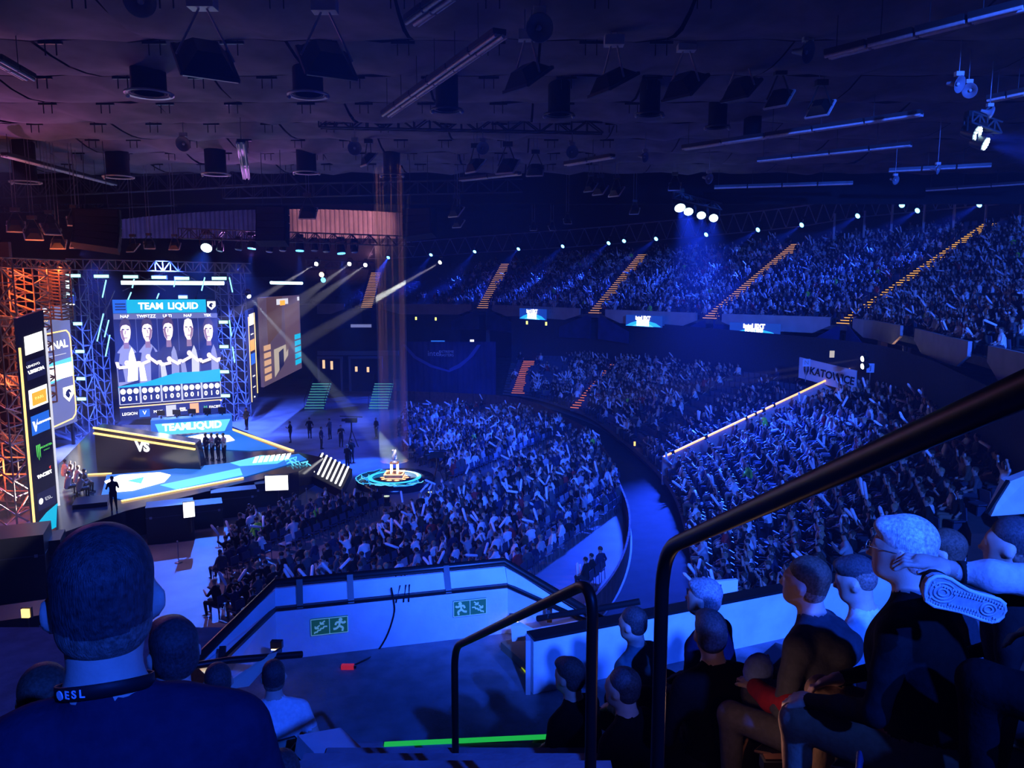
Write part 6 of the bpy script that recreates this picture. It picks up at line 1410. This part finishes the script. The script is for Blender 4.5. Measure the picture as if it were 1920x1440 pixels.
def rotm(yaw, tilt=0, roll=0): return np.array(Matrix.Rotation(yaw, 3, 'Z') @ Matrix.Rotation(tilt, 3, 'X') @ Matrix.Rotation(roll, 3, 'Y'))
def head_prims(c, yaw=0, tilt=0, style='short', s=1.0):
    R = rotm(yaw, tilt); c = np.array(c)
    def E(p_, r, m_, k=.012): return ('e', tuple(c + R @ (np.array(p_) * s)), tuple(np.array(r) * s), m_, R, k)
    def C(p_, q_, ra, rb, m_, k=.012): return ('c', tuple(c + R @ (np.array(p_) * s)), tuple(c + R @ (np.array(q_) * s)), ra * s, rb * s, m_, k)
    pr = [E((0, .012, -.02), (.070, .085, .10), 1, .03), E((0, -.015, .03), (.076, .094, .094), 1, .03), E((0, .052, -.085), (.046, .042, .034), 1, .03), C((0, .092, .004), (0, .112, -.032), .010, .015, 1, .014), C((-.034, .080, .026), (.034, .080, .026), .013, .013, 1, .02),
          E((0, .090, -.066), (.023, .010, .009), 6, .006), E((.031, .082, .006), (.014, .010, .009), 7, .004), E((-.031, .082, .006), (.014, .010, .009), 7, .004),
          E((.078, -.010, -.014), (.012, .024, .034), 1, .006), E((-.078, -.010, -.014), (.012, .024, .034), 1, .006), E((.089, -.018, -.008), (.0075, .020, .032), 1, .004), E((-.089, -.018, -.008), (.0075, .020, .032), 1, .004)]
    if style == 'short': pr += [E((0, -.026, .046), (.081, .098, .090), 2, .01), E((0, -.048, .0), (.076, .068, .075), 2, .01)]
    elif style == 'fade': pr += [E((0, -.024, .050), (.081, .100, .089), 2, .01), E((0, -.050, .012), (.077, .066, .075), 2, .01), E((0, -.046, -.03), (.0745, .060, .06), 8, .01)]
    elif style == 'long': pr += [E((0, -.026, .046), (.086, .104, .092), 2, .01), E((0, -.05, -.02), (.088, .078, .11), 2, .01)]
    elif style == 'quiff': pr += [E((0, -.010, .062), (.078, .100, .080), 2, .01), E((0, .055, .088), (.06, .045, .036), 2, .02), E((0, -.036, .018), (.0785, .078, .083), 8, .01)]
    elif style == 'hood': pr += [E((0, -.03, .02), (.10, .115, .125), 0, .03), E((0, -.05, -.08), (.10, .09, .1), 0, .04)]
    elif style == 'full': pr += [E((0, -.022, .052), (.084, .104, .090), 2, .01), E((0, -.056, .0), (.080, .064, .085), 2, .01), E((0, .05, .085), (.066, .05, .035), 2, .02)]
    return pr
def hand_mesh(name, wrist, direction, palm_n, curl=.5, m_=None, thumb_side=1, s=1.0):
    dr = np.array(Vector(direction).normalized()); nz = np.array(palm_n, float); nz -= dr * (nz @ dr); nz /= np.linalg.norm(nz); sd = np.cross(dr, nz) * thumb_side; w = np.array(wrist, float); pr = []
    pm_ = w + dr * .05 * s; pr.append(('e', tuple(pm_), (.042 * s, .052 * s, .018 * s), 0, np.stack([sd, dr, nz], 1), .015)); pr.append(('c', tuple(w - dr * .03), tuple(w + dr * .02), .027 * s, .026 * s, 0, .02))
    for i, (o, L) in enumerate(((-.030, .062), (-.010, .075), (.011, .080), (.031, .072))):
        b_ = w + dr * .088 * s + sd * o * s; a1 = curl * .7; a2 = curl * 1.5
        k1 = b_ + (dr * math.cos(a1) + nz * math.sin(a1)) * L * .5 * s; k2 = k1 + (dr * math.cos(a2) + nz * math.sin(a2)) * L * .5 * s
        pr += [('c', tuple(b_ - dr * .03), tuple(k1), .0095 * s, .009 * s, 0, .006), ('c', tuple(k1), tuple(k2), .009 * s, .0075 * s, 0, .006)]
    tb_ = w + dr * .02 * s + sd * .03 * s; t1_ = tb_ + (sd * .6 + dr * .8) * .045 * s; t2_ = t1_ + (sd * .2 + dr * .9 + nz * curl * .6) * .032 * s
    pr += [('c', tuple(tb_), tuple(t1_), .014 * s, .011 * s, 0, .012), ('c', tuple(t1_), tuple(t2_), .011 * s, .008 * s, 0, .006)]
    return sdf_mesh(name, pr, [m_ or M_skin], .0055, .01, 1)
def big_person(label, head_at, yaw, top, hair, pants, shoe, arms, lean=.05, hyaw=0, htilt=0, style='short', legs=None, h=.012, hair2=None, extra=(), bulk=1.0, hands_=(True, True), curl=.5, sleeve='long', group=None, dims=None, coll=True):
    hc = np.array((0, lean + .04, 1.25)); c = lambda a_, b_, ra, rb, m_, k=.04: ('c', a_, b_, ra, rb, m_, k); L = lean; B = bulk
    pr = [c((-.06, -.02, .52), (.06, -.02, .52), .135 * B, .135 * B, 3), c((0, -.01, .58), (0, L * .5, .80), .15 * B, .155 * B, 0, .06), c((-.05, L * .8, .90), (.05, L * .8, .90), .135 * B, .135 * B, 0, .06), c((-.155, L - .01, 1.0), (.155, L - .01, 1.0), .068 * B, .068 * B, 0, .06),
          c((-.10, L - .015, 1.045), (.10, L - .015, 1.045), .05, .05, 0, .06), c((0, L - .005, 1.10), (0, L + .005, 1.17), .060, .057, 1, .025), c((0, L - .012, 1.03), (0, L - .008, 1.085), .075, .064, 0, .03)]
    if coll: pr.append(c((-.03, L - .01, 1.07), (.03, L - .01, 1.07), .056, .056, 0, .02))
    lg = legs or [((-.10, .0, .50), (-.14, .44, .52), (-.14, .42, .09)), ((.10, .0, .50), (.14, .44, .52), (.14, .42, .09))]
    for (hp, kn, an) in lg:
        pr += [c(hp, kn, .092 * B, .066, 3), c(kn, an, .064, .046, 3, .03)]
        fd_ = np.array((0, .12, 0)); 
        if an[2] < .3: pr += [c(an, tuple(np.array(an) + (0, .0, -.045)), .045, .045, 4, .01), c(tuple(np.array(an) + (0, -.03, -.045)), tuple(np.array(an) + (.01, .16, -.052)), .042, .038, 4, .02), c(tuple(np.array(an) + (0, -.03, -.078)), tuple(np.array(an) + (.01, .17, -.078)), .030, .030, 5, .005)]
    for i, sx in enumerate((-1, 1)):
        if arms[i] is None: continue
        e_, hd = np.array(arms[i][0]), np.array(arms[i][1]); sh = (sx * .19 * B, L - .01, .995); dr = (hd - e_) / np.linalg.norm(hd - e_)
        am = 0 if sleeve == 'long' else 1
        md = tuple((np.array(sh) + e_) / 2)
        pr += [c(sh, md, .062, .054, 0, .04), c(md, tuple(e_), .05, .046, am, .02), c(tuple(e_), tuple(e_ + (hd - e_) * .5), .046, .042, am, .02), c(tuple(e_ + (hd - e_) * .5), tuple(hd), .038, .029, am if sleeve == 'long' else 1, .02)]
    hp_ = head_prims(hc, hyaw, htilt, style); hr_ = [x for x in hp_ if (x[5] if x[0] == 'c' else x[3]) in (2, 8)]; pr += [x for x in hp_ if x not in hr_] if False else [x for x in hp_ if (x[5] if x[0] == 'c' else x[3]) not in (2, 8)]; pr += list(extra)
    mats = [top, M_skin, hair, pants, shoe, M_sole, M_lip, M_eye, hair2 or hair]
    root_z = head_at[2] - 1.25; R = Matrix.Rotation(yaw, 3, 'Z'); off = R @ Vector((0, lean + .04, 0)); loc = Vector((head_at[0] - off.x, head_at[1] - off.y, root_z))
    root = empty('person', loc, (0, 0, yaw), label=label, cat='person', group=group)
    link('body', sdf_mesh('body', pr, mats, h, .04, 2), root, loc=(0, 0, 0))
    if hr_: link('hair', sdf_mesh('hair', hr_, mats, .007, .01, 2), root, loc=(0, 0, 0))
    for i, sx in enumerate((-1, 1)):
        if arms[i] is None or not hands_[i]: continue
        e_, hd = Vector(arms[i][0]), Vector(arms[i][1]); link('hand', hand_mesh('hand', hd, hd - e_, (-sx * .4, .1, -.9), curl, None, -sx), root, loc=(0, 0, 0))
    return root
M_sole = mat('sole_white', (.75, .75, .78), .6); M_shoe = cloth('shoe_dark', (.03, .03, .035)); M_shoeb = cloth('shoe_brown', (.22, .12, .08))
H_dark = hairmat('hair_close_dark', (.055, .048, .055)); H_fade = hairmat('hair_close_fade', (.22, .15, .13)); H_white = hairmat('hair_close_white', (.75, .75, .78)); H_grey = hairmat('hair_close_grey', (.30, .30, .33)); H_brown = hairmat('hair_close_brown', (.10, .06, .045))
C_navy = cloth('tee_navy', (.02, .02, .05)); C_black = cloth('jacket_black', (.012, .012, .014)); C_white = cloth('tee_white', (.8, .8, .82)); C_grey = cloth('hoodie_grey', (.10, .10, .12)); C_blk2 = cloth('hoodie_black', (.008, .008, .01)); C_teal = cloth('sleeve_teal', (.10, .22, .25)); C_red = cloth('sleeve_red', (.5, .03, .04)); C_brown = cloth('trousers_brown', (.30, .19, .13)); C_jean = cloth('jeans_grey', (.22, .20, .22)); C_pale = cloth('sleeve_pale', (.70, .62, .62))
LAPB = (((-.27, .05, .72), (-.12, .30, .62)), ((.27, .05, .72), (.12, .30, .62)))
# p1 man in navy tee right in front of us
p1 = P(196, 1122, 1.27)
o1 = big_person('close-cropped man in a navy T-shirt with an ESL lanyard, seen from behind', p1, .32, C_navy, H_dark, PANTS[0], M_shoe, LAPB, .03, .12, -.02, 'fade', None, .011, H_fade, bulk=1.08, sleeve='short', coll=False)
# lanyard: flat band round the neck
nk = Vector((0, .03, 1.138)); q = MB(); n = 36; vs = []
for k in range(n + 1):
    t = -math.pi * 1.02 + 2 * math.pi * 1.0 * k / n; rx, ry = .073, .070
    dip = -.03 * (1 - math.cos(t + math.pi / 2)) * .9
    for (o, z) in ((0, -.012), (0, .012), (.003, .012), (.003, -.012)): vs.append(nk + Vector(((rx + o) * math.cos(t), (ry + o) * math.sin(t), z + dip)))
fs = []
for k in range(n):
    for j in range(4): fs.append((4 * k + j, 4 * k + (j + 1) % 4, 4 * k + 4 + (j + 1) % 4, 4 * k + 4 + j))
q.add(vs, fs, 0, True); lan = q.obj('lanyard', mat('lanyard_black', (.01, .01, .015), .6), o1, loc=(0, 0, 0))
for k, ch in enumerate('ESL'):
    t = -math.pi / 2 - .62 + .17 * k; dip = -.03 * (1 - math.cos(t + math.pi / 2)) * .9; p_ = nk + Vector((.0775 * math.cos(t), .0745 * math.sin(t), dip)); nn_ = Vector((math.cos(t), math.sin(t), 0)); xx = Vector((-math.sin(t), math.cos(t), 0))
    cu = bpy.data.curves.new('l', 'FONT'); cu.body = ch; cu.size = .019; cu.align_x = 'CENTER'; cu.align_y = 'CENTER'; cu.extrude = .0004; cu.offset = .0004; tt = bpy.data.objects.new('l', cu); COL.objects.link(tt)
    me = bpy.data.meshes.new_from_object(tt.evaluated_get(bpy.context.evaluated_depsgraph_get())); bpy.data.objects.remove(tt); me.materials.append(mat('print_white', (.85, .85, .88), .5))
    lo_ = bpy.data.objects.new('lanyard_letter', me); COL.objects.link(lo_); lo_.parent = lan; lo_.matrix_basis = Matrix.Translation(p_) @ Matrix((xx, Vector((0, 0, 1)), nn_)).transposed().to_4x4()
t = -math.pi / 2 - .84; q = MB(); p_ = nk + Vector((.0775 * math.cos(t), .0745 * math.sin(t), -.03 * (1 - math.cos(t + math.pi / 2)) * .9)); q.tube([p_ - Vector((math.cos(t), math.sin(t), 0)) * .001, p_ + Vector((math.cos(t), math.sin(t), 0)) * .001], .008, 10); mk = q.obj('lanyard_mark', mat('print_white', (.85, .85, .88), .5), lan, loc=(0, 0, 0))
big_person('dark-haired man in a pale collar sitting just beyond the navy T-shirt', P(324, 1222, 2.7), .35, C_grey, H_dark, PANTS[1], M_shoe, LAPB, .03, .3, .05, 'full', h=.014)
big_person('person with straight brown hair at the lower left edge', P(84, 1305, 2.7), .3, C_blk2, H_brown, PANTS[1], M_shoe, LAPB, .03, .2, .05, 'long', h=.015)
big_person('cropped man in a white T-shirt sitting on the front row by the landing', P(513, 1268, 5.3), .25, C_white, H_dark, PANTS[2], M_shoe, (((-.27, .02, .74), (-.2, .3, .64)), ((.29, -.02, .76), (.22, .28, .66))), .04, .1, .08, 'fade', None, .014, H_fade, sleeve='short')
big_person('dark silhouetted person at the bottom of the aisle', P(528, 1452, 3.3), .3, C_blk2, H_dark, PANTS[1], M_shoe, LAPB, .06, .1, .1, 'short', h=.016)
big_person('dark-haired person half hidden behind the pale-collared man', P(408, 1278, 4.6), .3, C_blk2, H_dark, PANTS[1], M_shoe, LAPB, .03, .2, 0, 'short', h=.016)
# right-hand side people; they face the stage
YW = math.atan2(-F2.x, F2.y)
gl_mat = mat('glasses_wire', (.5, .5, .5), .2, metal=.8)
p5 = P(1690, 1032, 2.75)
o5 = big_person('white-haired man with glasses in a black jacket and brown trousers', p5, YW, C_black, H_white, C_brown, M_shoe, (((-.29, .12, .74), (-.14, .40, .62)), ((.29, .10, .72), (.12, .36, .62))), .10, .05, .0, 'full', None, .012, bulk=1.12)
hc = Vector((0, .14, 1.25))
for sx in (-1, 1):
    q = MB(); cc = hc + Vector((sx * .033, .105, .005)); q.tube([cc + Vector((.026 * math.cos(t), .003, .020 * math.sin(t))) for t in np.linspace(0, 6.283, 17)], .0018, 5); q.obj('glasses_rim', gl_mat, o5, loc=(0, 0, 0)); q = MB(); q.tube([cc + Vector((sx * .026, 0, .006)), hc + Vector((sx * .084, -.01, .012))], .0016, 5); q.obj('glasses_temple', gl_mat, o5, loc=(0, 0, 0))
q = MB(); q.tube([hc + Vector((-.008, .108, .008)), hc + Vector((.008, .108, .008))], .0018, 5); q.obj('glasses_bridge', gl_mat, o5, loc=(0, 0, 0))
p6 = P(1508, 1092, 3.55)
o6 = big_person('short-haired boy in a grey hooded jacket holding something white', p6, YW, C_grey, H_brown, C_jean, M_shoe, (((-.26, .14, .72), (-.10, .34, .70)), ((.26, .12, .72), (.10, .34, .68))), .12, .0, .05, 'fade', None, .012, H_fade, bulk=.96, extra=[('c', (-.07, .03, 1.02), (.07, .03, 1.02), .07, .07, 0, .04), ('e', (0, -.06, .98), (.12, .06, .08), 0, None, .04)])
q = MB(); q.ball((-.02, .36, .74), (.10, .07, .085), n=14, m=8); q.obj('held_cloth', cloth('cloth_blue_lit', (.25, .35, .8)), o6, loc=(0, 0, 0))  # blue light on the held cloth is put into its colour
link('sleeve', sdf_mesh('sleeve', [('c', (-.265, .10, .76), (-.20, .22, .71), .058, .055, 0, .02), ('c', (-.20, .22, .71), (-.12, .325, .70), .055, .046, 0, .02)], [C_red], .01, .02, 1), o6, loc=(0, 0, 0))['label'] = 'dark red sleeve'
p7 = P(1604, 1088, 3.95)
o7 = big_person('man with a high fade and white hooded top looking down', p7, YW, C_white, H_dark, PANTS[1], M_shoe, (((-.27, .10, .74), (-.13, .32, .66)), ((.27, .10, .74), (.13, .32, .66))), .08, .1, -.22, 'quiff', None, .012, H_fade, extra=[('e', (0, -.03, 1.03), (.13, .07, .08), 0, None, .04)])
p8 = P(1318, 1122, 4.75)
o8 = big_person('grey-haired man in a dark jacket near the section board', p8, YW, cloth('jacket_navy', (.03, .04, .10)), H_grey, PANTS[1], M_shoe, LAPB, .08, .1, .05, 'full', None, .014)
o13 = big_person('black-haired person all in black in front of the section board', P(1330, 1188, 4.0), YW - .5, C_blk2, H_dark, PANTS[1], M_shoe, LAPB, .04, -.3, 0, 'full', None, .015)
o11 = big_person('black silhouetted spectator beside the white landing wall', P(1066, 1268, 4.9), YW, C_blk2, H_dark, PANTS[1], M_shoe, LAPB, .05, 0, 0, 'full', None, .016)
o12 = big_person('spectator with a teal sleeve leaning behind the aisle rail post', P(1185, 1170, 5.3), YW, C_teal, H_dark, PANTS[1], M_shoe, LAPB, .16, 0, -.1, 'short', None, .016)
o12b = big_person('black-clad spectator between the two rail posts', P(1165, 1290, 4.2), YW, C_blk2, H_dark, PANTS[1], M_shoe, LAPB, .05, 0, 0, 'short', None, .016)
p9 = P(1892, 1022, 3.35)
o9 = big_person('short-haired man at the right edge facing the stage', p9, YW, C_blk2, H_dark, PANTS[1], M_shoe, LAPB, .08, 0, 0, 'fade', None, .014, H_fade)
o9b = big_person('dark-clad person sitting behind the white-haired man', P(1765, 1035, 4.0), YW, C_grey, H_brown, PANTS[1], M_shoe, LAPB, .05, .1, 0, 'short', None, .016)
# p10: legs crossed, sole towards us, pale sleeve
sc_ = P(1808, 1128, 2.2); p10 = P(2150, 880, 2.15)
xs = (P(1880, 1150, 2.2) - P(1738, 1105, 2.2)).normalized(); nn = (Vector((0, 0, CAMZ)) - sc_).normalized(); nn = (nn - xs * nn.dot(xs)).normalized(); nn = (nn + Vector((-.25, 0, -.25))).normalized(); nn = (nn - xs * nn.dot(xs)).normalized(); ys = nn.cross(xs)
R10 = Matrix.Rotation(YW, 3, 'Z'); base10 = Vector((p10.x, p10.y, p10.z - 1.25)) - R10 @ Vector((0, .10, 0))
def loc10(w): return tuple(R10.transposed() @ (Vector(w) - base10))
ank = loc10(sc_ - nn * .10 + xs * .055)
xl = [((-.10, .0, .50), (-.14, .44, .54), (-.14, .42, .09)), ((.10, .02, .54), (.32, .30, .74), ank)]
o10 = big_person('person in black at the right edge, crossed legs, pale sleeve and raised trainer', p10, YW, C_blk2, H_dark, C_blk2, M_shoeb, (None, ((.3, .05, .72), (.2, .3, .64))), .06, 0, 0, 'short', xl, .013)
sh = empty('trainer', sc_); sh.parent = o10; sh.matrix_parent_inverse = Matrix.LocRotScale(o10.location, o10.rotation_euler, None).inverted(); sh['label'] = 'raised trainer with a pale patterned sole turned towards us'
def so(u, v, w): return sc_ + xs * u + ys * v + nn * w
LS = .255
outl = [(-.5, .05), (-.49, .13), (-.44, .19), (-.36, .215), (-.26, .21), (-.12, .17), (0, .145), (.12, .14), (.28, .15), (.38, .15), (.46, .12), (.50, .05), (.505, -.03), (.48, -.1), (.42, -.14), (.3, -.15), (.15, -.14), (0, -.135), (-.15, -.15), (-.3, -.17), (-.42, -.13), (-.48, -.05)]
outl = [(u * LS, v * LS) for u, v in outl]
q = MB(); q.prism([so(u, v, 0) for u, v in outl], -nn * .028); q.obj('outsole', mat('outsole_rubber', (.42, .45, .50), .7, noise=.2, nscale=60), sh)
q = MB(); pts = [so(u, v, -.002) for u, v in outl] + [so(*outl[0], -.002)]; q.tube(pts, .0065, 6); q.obj('sole_rim', mat('sole_rim_white', (.85, .88, .9), .5), sh)
for cu_, rr in (((-.29, .03), (.018, .034, .05)), ((.30, .0), (.016, .03))):
    for r_ in rr: q = MB(); q.tube([so(cu_[0] * LS + r_ * math.cos(t) * .8, cu_[1] * LS + r_ * math.sin(t) * .62, .002) for t in np.linspace(0, 6.283, 19)], .003, 5); q.obj('tread_ring', mat('tread_pale', (.6, .63, .68), .7), sh)
q = MB()
for k in range(26):
    u = -.44 + .88 * k / 25
    for v in (-.115, -.075, .075, .11):
        if abs(u + .29) < .1 and abs(v) < .09 or abs(u - .3) < .08 and abs(v) < .09: continue
        q.box(so(u * LS, (v + .01 * math.sin(9 * u)) * LS, .002), (.0055, .0055, .006))
tt_ = q.obj('tread_studs', mat('tread_pale', (.6, .63, .68), .7), sh); tt_['kind'] = 'stuff'
q = MB(); up_ = [(.5, .028), (.9, .05), (1.0, .075), (.75, .1)]; ring = outl
prev = [so(u * .97, v * .97, -.028) for u, v in ring]; lay = [prev]
for (f_, w_) in ((.95, -.05), (.85, -.075), (.55, -.095)): lay.append([so(u * f_ + (1 - f_) * .10 * LS, v * f_, w_) for u, v in ring])
nR = len(ring); vs = [v for l in lay for v in l]; fs = [(i * nR + k, i * nR + (k + 1) % nR, (i + 1) * nR + (k + 1) % nR, (i + 1) * nR + k) for i in range(len(lay) - 1) for k in range(nR)]; q.add(vs, fs, 0, True); q.obj('shoe_upper', M_shoe, sh)
# pale forearm with a strap lying along the top right edge (belongs to the man at the edge)
shl = base10 + R10 @ Vector((-.19, .05, .995)); fa = [('c', tuple(shl), tuple(P(1960, 1092, 2.26)), .066, .06, 0, .03), ('c', tuple(P(1960, 1092, 2.26)), tuple(P(1858, 1080, 2.26)), .055, .045, 0, .03), ('c', tuple(P(1858, 1080, 2.26)), tuple(P(1806, 1074, 2.30)), .046, .033, 0, .03), ('c', tuple(P(1806, 1074, 2.30)), tuple(P(1778, 1066, 2.32)), .030, .028, 1, .01)]
ar = o10; link('arm', sdf_mesh('arm', fa, [C_pale, M_skin], .008, .03, 2), ar)
w0 = P(1778, 1066, 2.32); link('hand', hand_mesh('hand', w0, P(1745, 1056, 2.34) - w0, (0, .2, -1), .6, None, 1), ar)
q = MB(); q.lathe([(.034, -.012), (.037, -.012), (.037, .012), (.034, .012)], P(1803, 1074, 2.30), 18, rot=Matrix.Rotation(math.pi / 2, 3, 'Y')); q.obj('wrist_strap', M_matblack, ar)
# folding seats with plywood shells
M_ply = mat('plywood_edge', (.45, .22, .11), .5, noise=.2, nscale=60); M_lam = mat('laminate_dark', (.03, .022, .024), .45); M_bk = mat('seat_back_blue', (.07, .07, .16), .5)
def shell(name, loc, yaw, lab, m_=M_lam, edge=M_ply, pan=True, zt=.92):
    e = empty(name, loc, (0, 0, yaw), label=lab, cat='seat', group='plywood shell seats'); w = .23
    def strip(prof, nm, r=.07):
        q = MB(); n = len(prof); cr = []
        for i, (y, z) in enumerate(prof):
            f_ = 1.0
            if nm == 'backrest' and i >= n - 3: f_ = (1.0, .93, .74)[i - (n - 3)]
            cr.append((y, z, f_))
        for (y, z, f_) in cr:
            for u in (-1, -.5, 0, .5, 1): q.v.append((w * f_ * u, y + (.03 * (1 - u * u) * (-1 if nm == 'backrest' else 0)), z - (.02 * (1 - u * u) if nm == 'seat' else 0)))
        for i in range(n - 1):
            for k in range(4): q.f.append((i * 5 + k, i * 5 + k + 1, i * 5 + k + 6, i * 5 + k + 5)); q.m.append(0); q.sm.append(True)
        o_ = q.obj(nm, m_, e, loc=(0, 0, 0)); md = o_.modifiers.new('thick', 'SOLIDIFY'); md.thickness = .014; md.offset = 0
        bl = [q.v[i * 5] for i in range(n)] + [q.v[(n - 1) * 5 + k] for k in range(1, 4)] + [q.v[i * 5 + 4] for i in range(n - 1, -1, -1)]
        g_ = MB(); g_.tube(bl, .008, 6); ed = bpy.data.objects.new('plywood_edge', g_.mesh('plywood_edge', edge)); COL.objects.link(ed); ed.parent = o_
    strip([(-.14, .36), (-.19, .46), (-.215, .58), (-.225, .70), (-.235, .80), (-.25, .87), (-.255, zt)], 'backrest')
    if pan: strip([(-.17, .42), (-.05, .425), (.08, .44), (.2, .455), (.27, .44)], 'seat')
    q = MB(); q.bar((-.24, -.15, 0), (-.24, -.17, .5), .03); q.bar((.24, -.15, 0), (.24, -.17, .5), .03); q.bar((-.24, -.16, .4), (.24, -.16, .4), .03); q.obj('seat_frame', M_black, e, loc=(0, 0, 0))
def seat_of(hp, lean, lab, **k):
    off = Matrix.Rotation(k.get('yaw', YW), 3, 'Z') @ Vector((0, lean + .04, 0)); shell('shell_seat', (hp[0] - off.x, hp[1] - off.y, hp[2] - 1.25), k.get('yaw', YW), lab)
seat_of(p5, .10, 'plywood shell seat under the white-haired man'); seat_of(p6, .12, 'plywood shell seat under the boy in grey'); seat_of(p7, .08, 'plywood shell seat under the man in the white hooded top'); seat_of(p8, .08, 'plywood shell seat under the grey-haired man'); seat_of(P(1330, 1188, 4.0), .04, 'plywood shell seat under the black-haired person in black'); seat_of(p10, .06, 'plywood shell seat under the person with crossed legs'); seat_of(p9, .08, 'plywood shell seat under the man at the right edge')
for k, (px, py, Y) in enumerate(((1420, 1392, 2.25), (1820, 1372, 1.85))):
    c = P(px, py, Y); shell('shell_seat', (c.x, c.y, c.z - .93), YW, ('empty blue seat back at the bottom, left of the trainers', 'empty blue seat back in the bottom right corner')[k], M_bk, M_bk)
pb = P(513, 1268, 5.3)
for k, dx in enumerate((-.30, 0, .36)):
    shell('shell_seat', (pb.x + dx - .02 + (.0 if k != 0 else .0), pb.y - .04 + (.25 if k == 0 else 0), pb.z - 1.25 + (-.12 if k == 0 else 0)), .25, ('empty black seat left of the man in white', 'grey seat under the man in the white T-shirt', 'empty black seat right of the man in white')[k], (M_lam, mat('seat_olive', (.25, .25, .2), .6), M_lam)[k], (M_trim, M_lam, M_trim)[k], zt=.93)
for hp, l_, lab in ((p1, .03, 'shell seat under the man in the navy T-shirt'), (P(324, 1222, 2.7), .03, 'shell seat under the dark-haired man'), (P(84, 1305, 2.7), .03, 'shell seat under the straight-haired person')): seat_of(hp, l_, lab, yaw=.32)
q = MB(); A_, B_ = P(585, 1412, 4.6), P(668, 1396, 4.8); e = empty('step_ledge', A_, label='pale-edged concrete ledge beside the aisle at the bottom', cat='ledge'); q.bar(A_ + Vector((0, 0, -.06)), B_ + Vector((0, 0, -.06)), .5, .12); q.obj('ledge_block', M_wall, e)

# lamp box and warm fill added to brighten the right-hand people, and the next landing wall to the right
for k, (px, py, Y, pw, lab) in enumerate(((1450, 1432, 3.0, 1.1, 'small dark box of an added warm light beside the right block seats'),)):
    c = P(px, py, Y); e = empty('added_lamp_box', c, label=lab, cat='lamp', group='added warm lights'); q = MB(); q.box(c, (.10, .06, .05)); q.obj('lamp_box', M_black, e); q = MB(); q.box(c + Vector((0, 0, .03)), (.08, .04, .008)); q.obj('lamp_lens', mat('lens_amber_dull', (.05, .02, .012), .4), e)
    light('POINT', 'added_warm_fill', c + Vector((-.1, 0, .18)), None, pw, (1, .55, .42), .03)
wn_ = structure(empty('wall_next_landing', P(1862, 965, 13))); q = MB(); q.prism([P(1858, 968, 13), P(1940, 962, 13), P(1940, 885, 13.6), P(1888, 905, 13.4)], (0.05, .25, 0)); q.obj('wall_face', M_wall, wn_); q = MB(); q.bar(P(1850, 965, 12.95), P(1890, 902, 13.3), .06); q.obj('wall_edge', M_black, wn_)
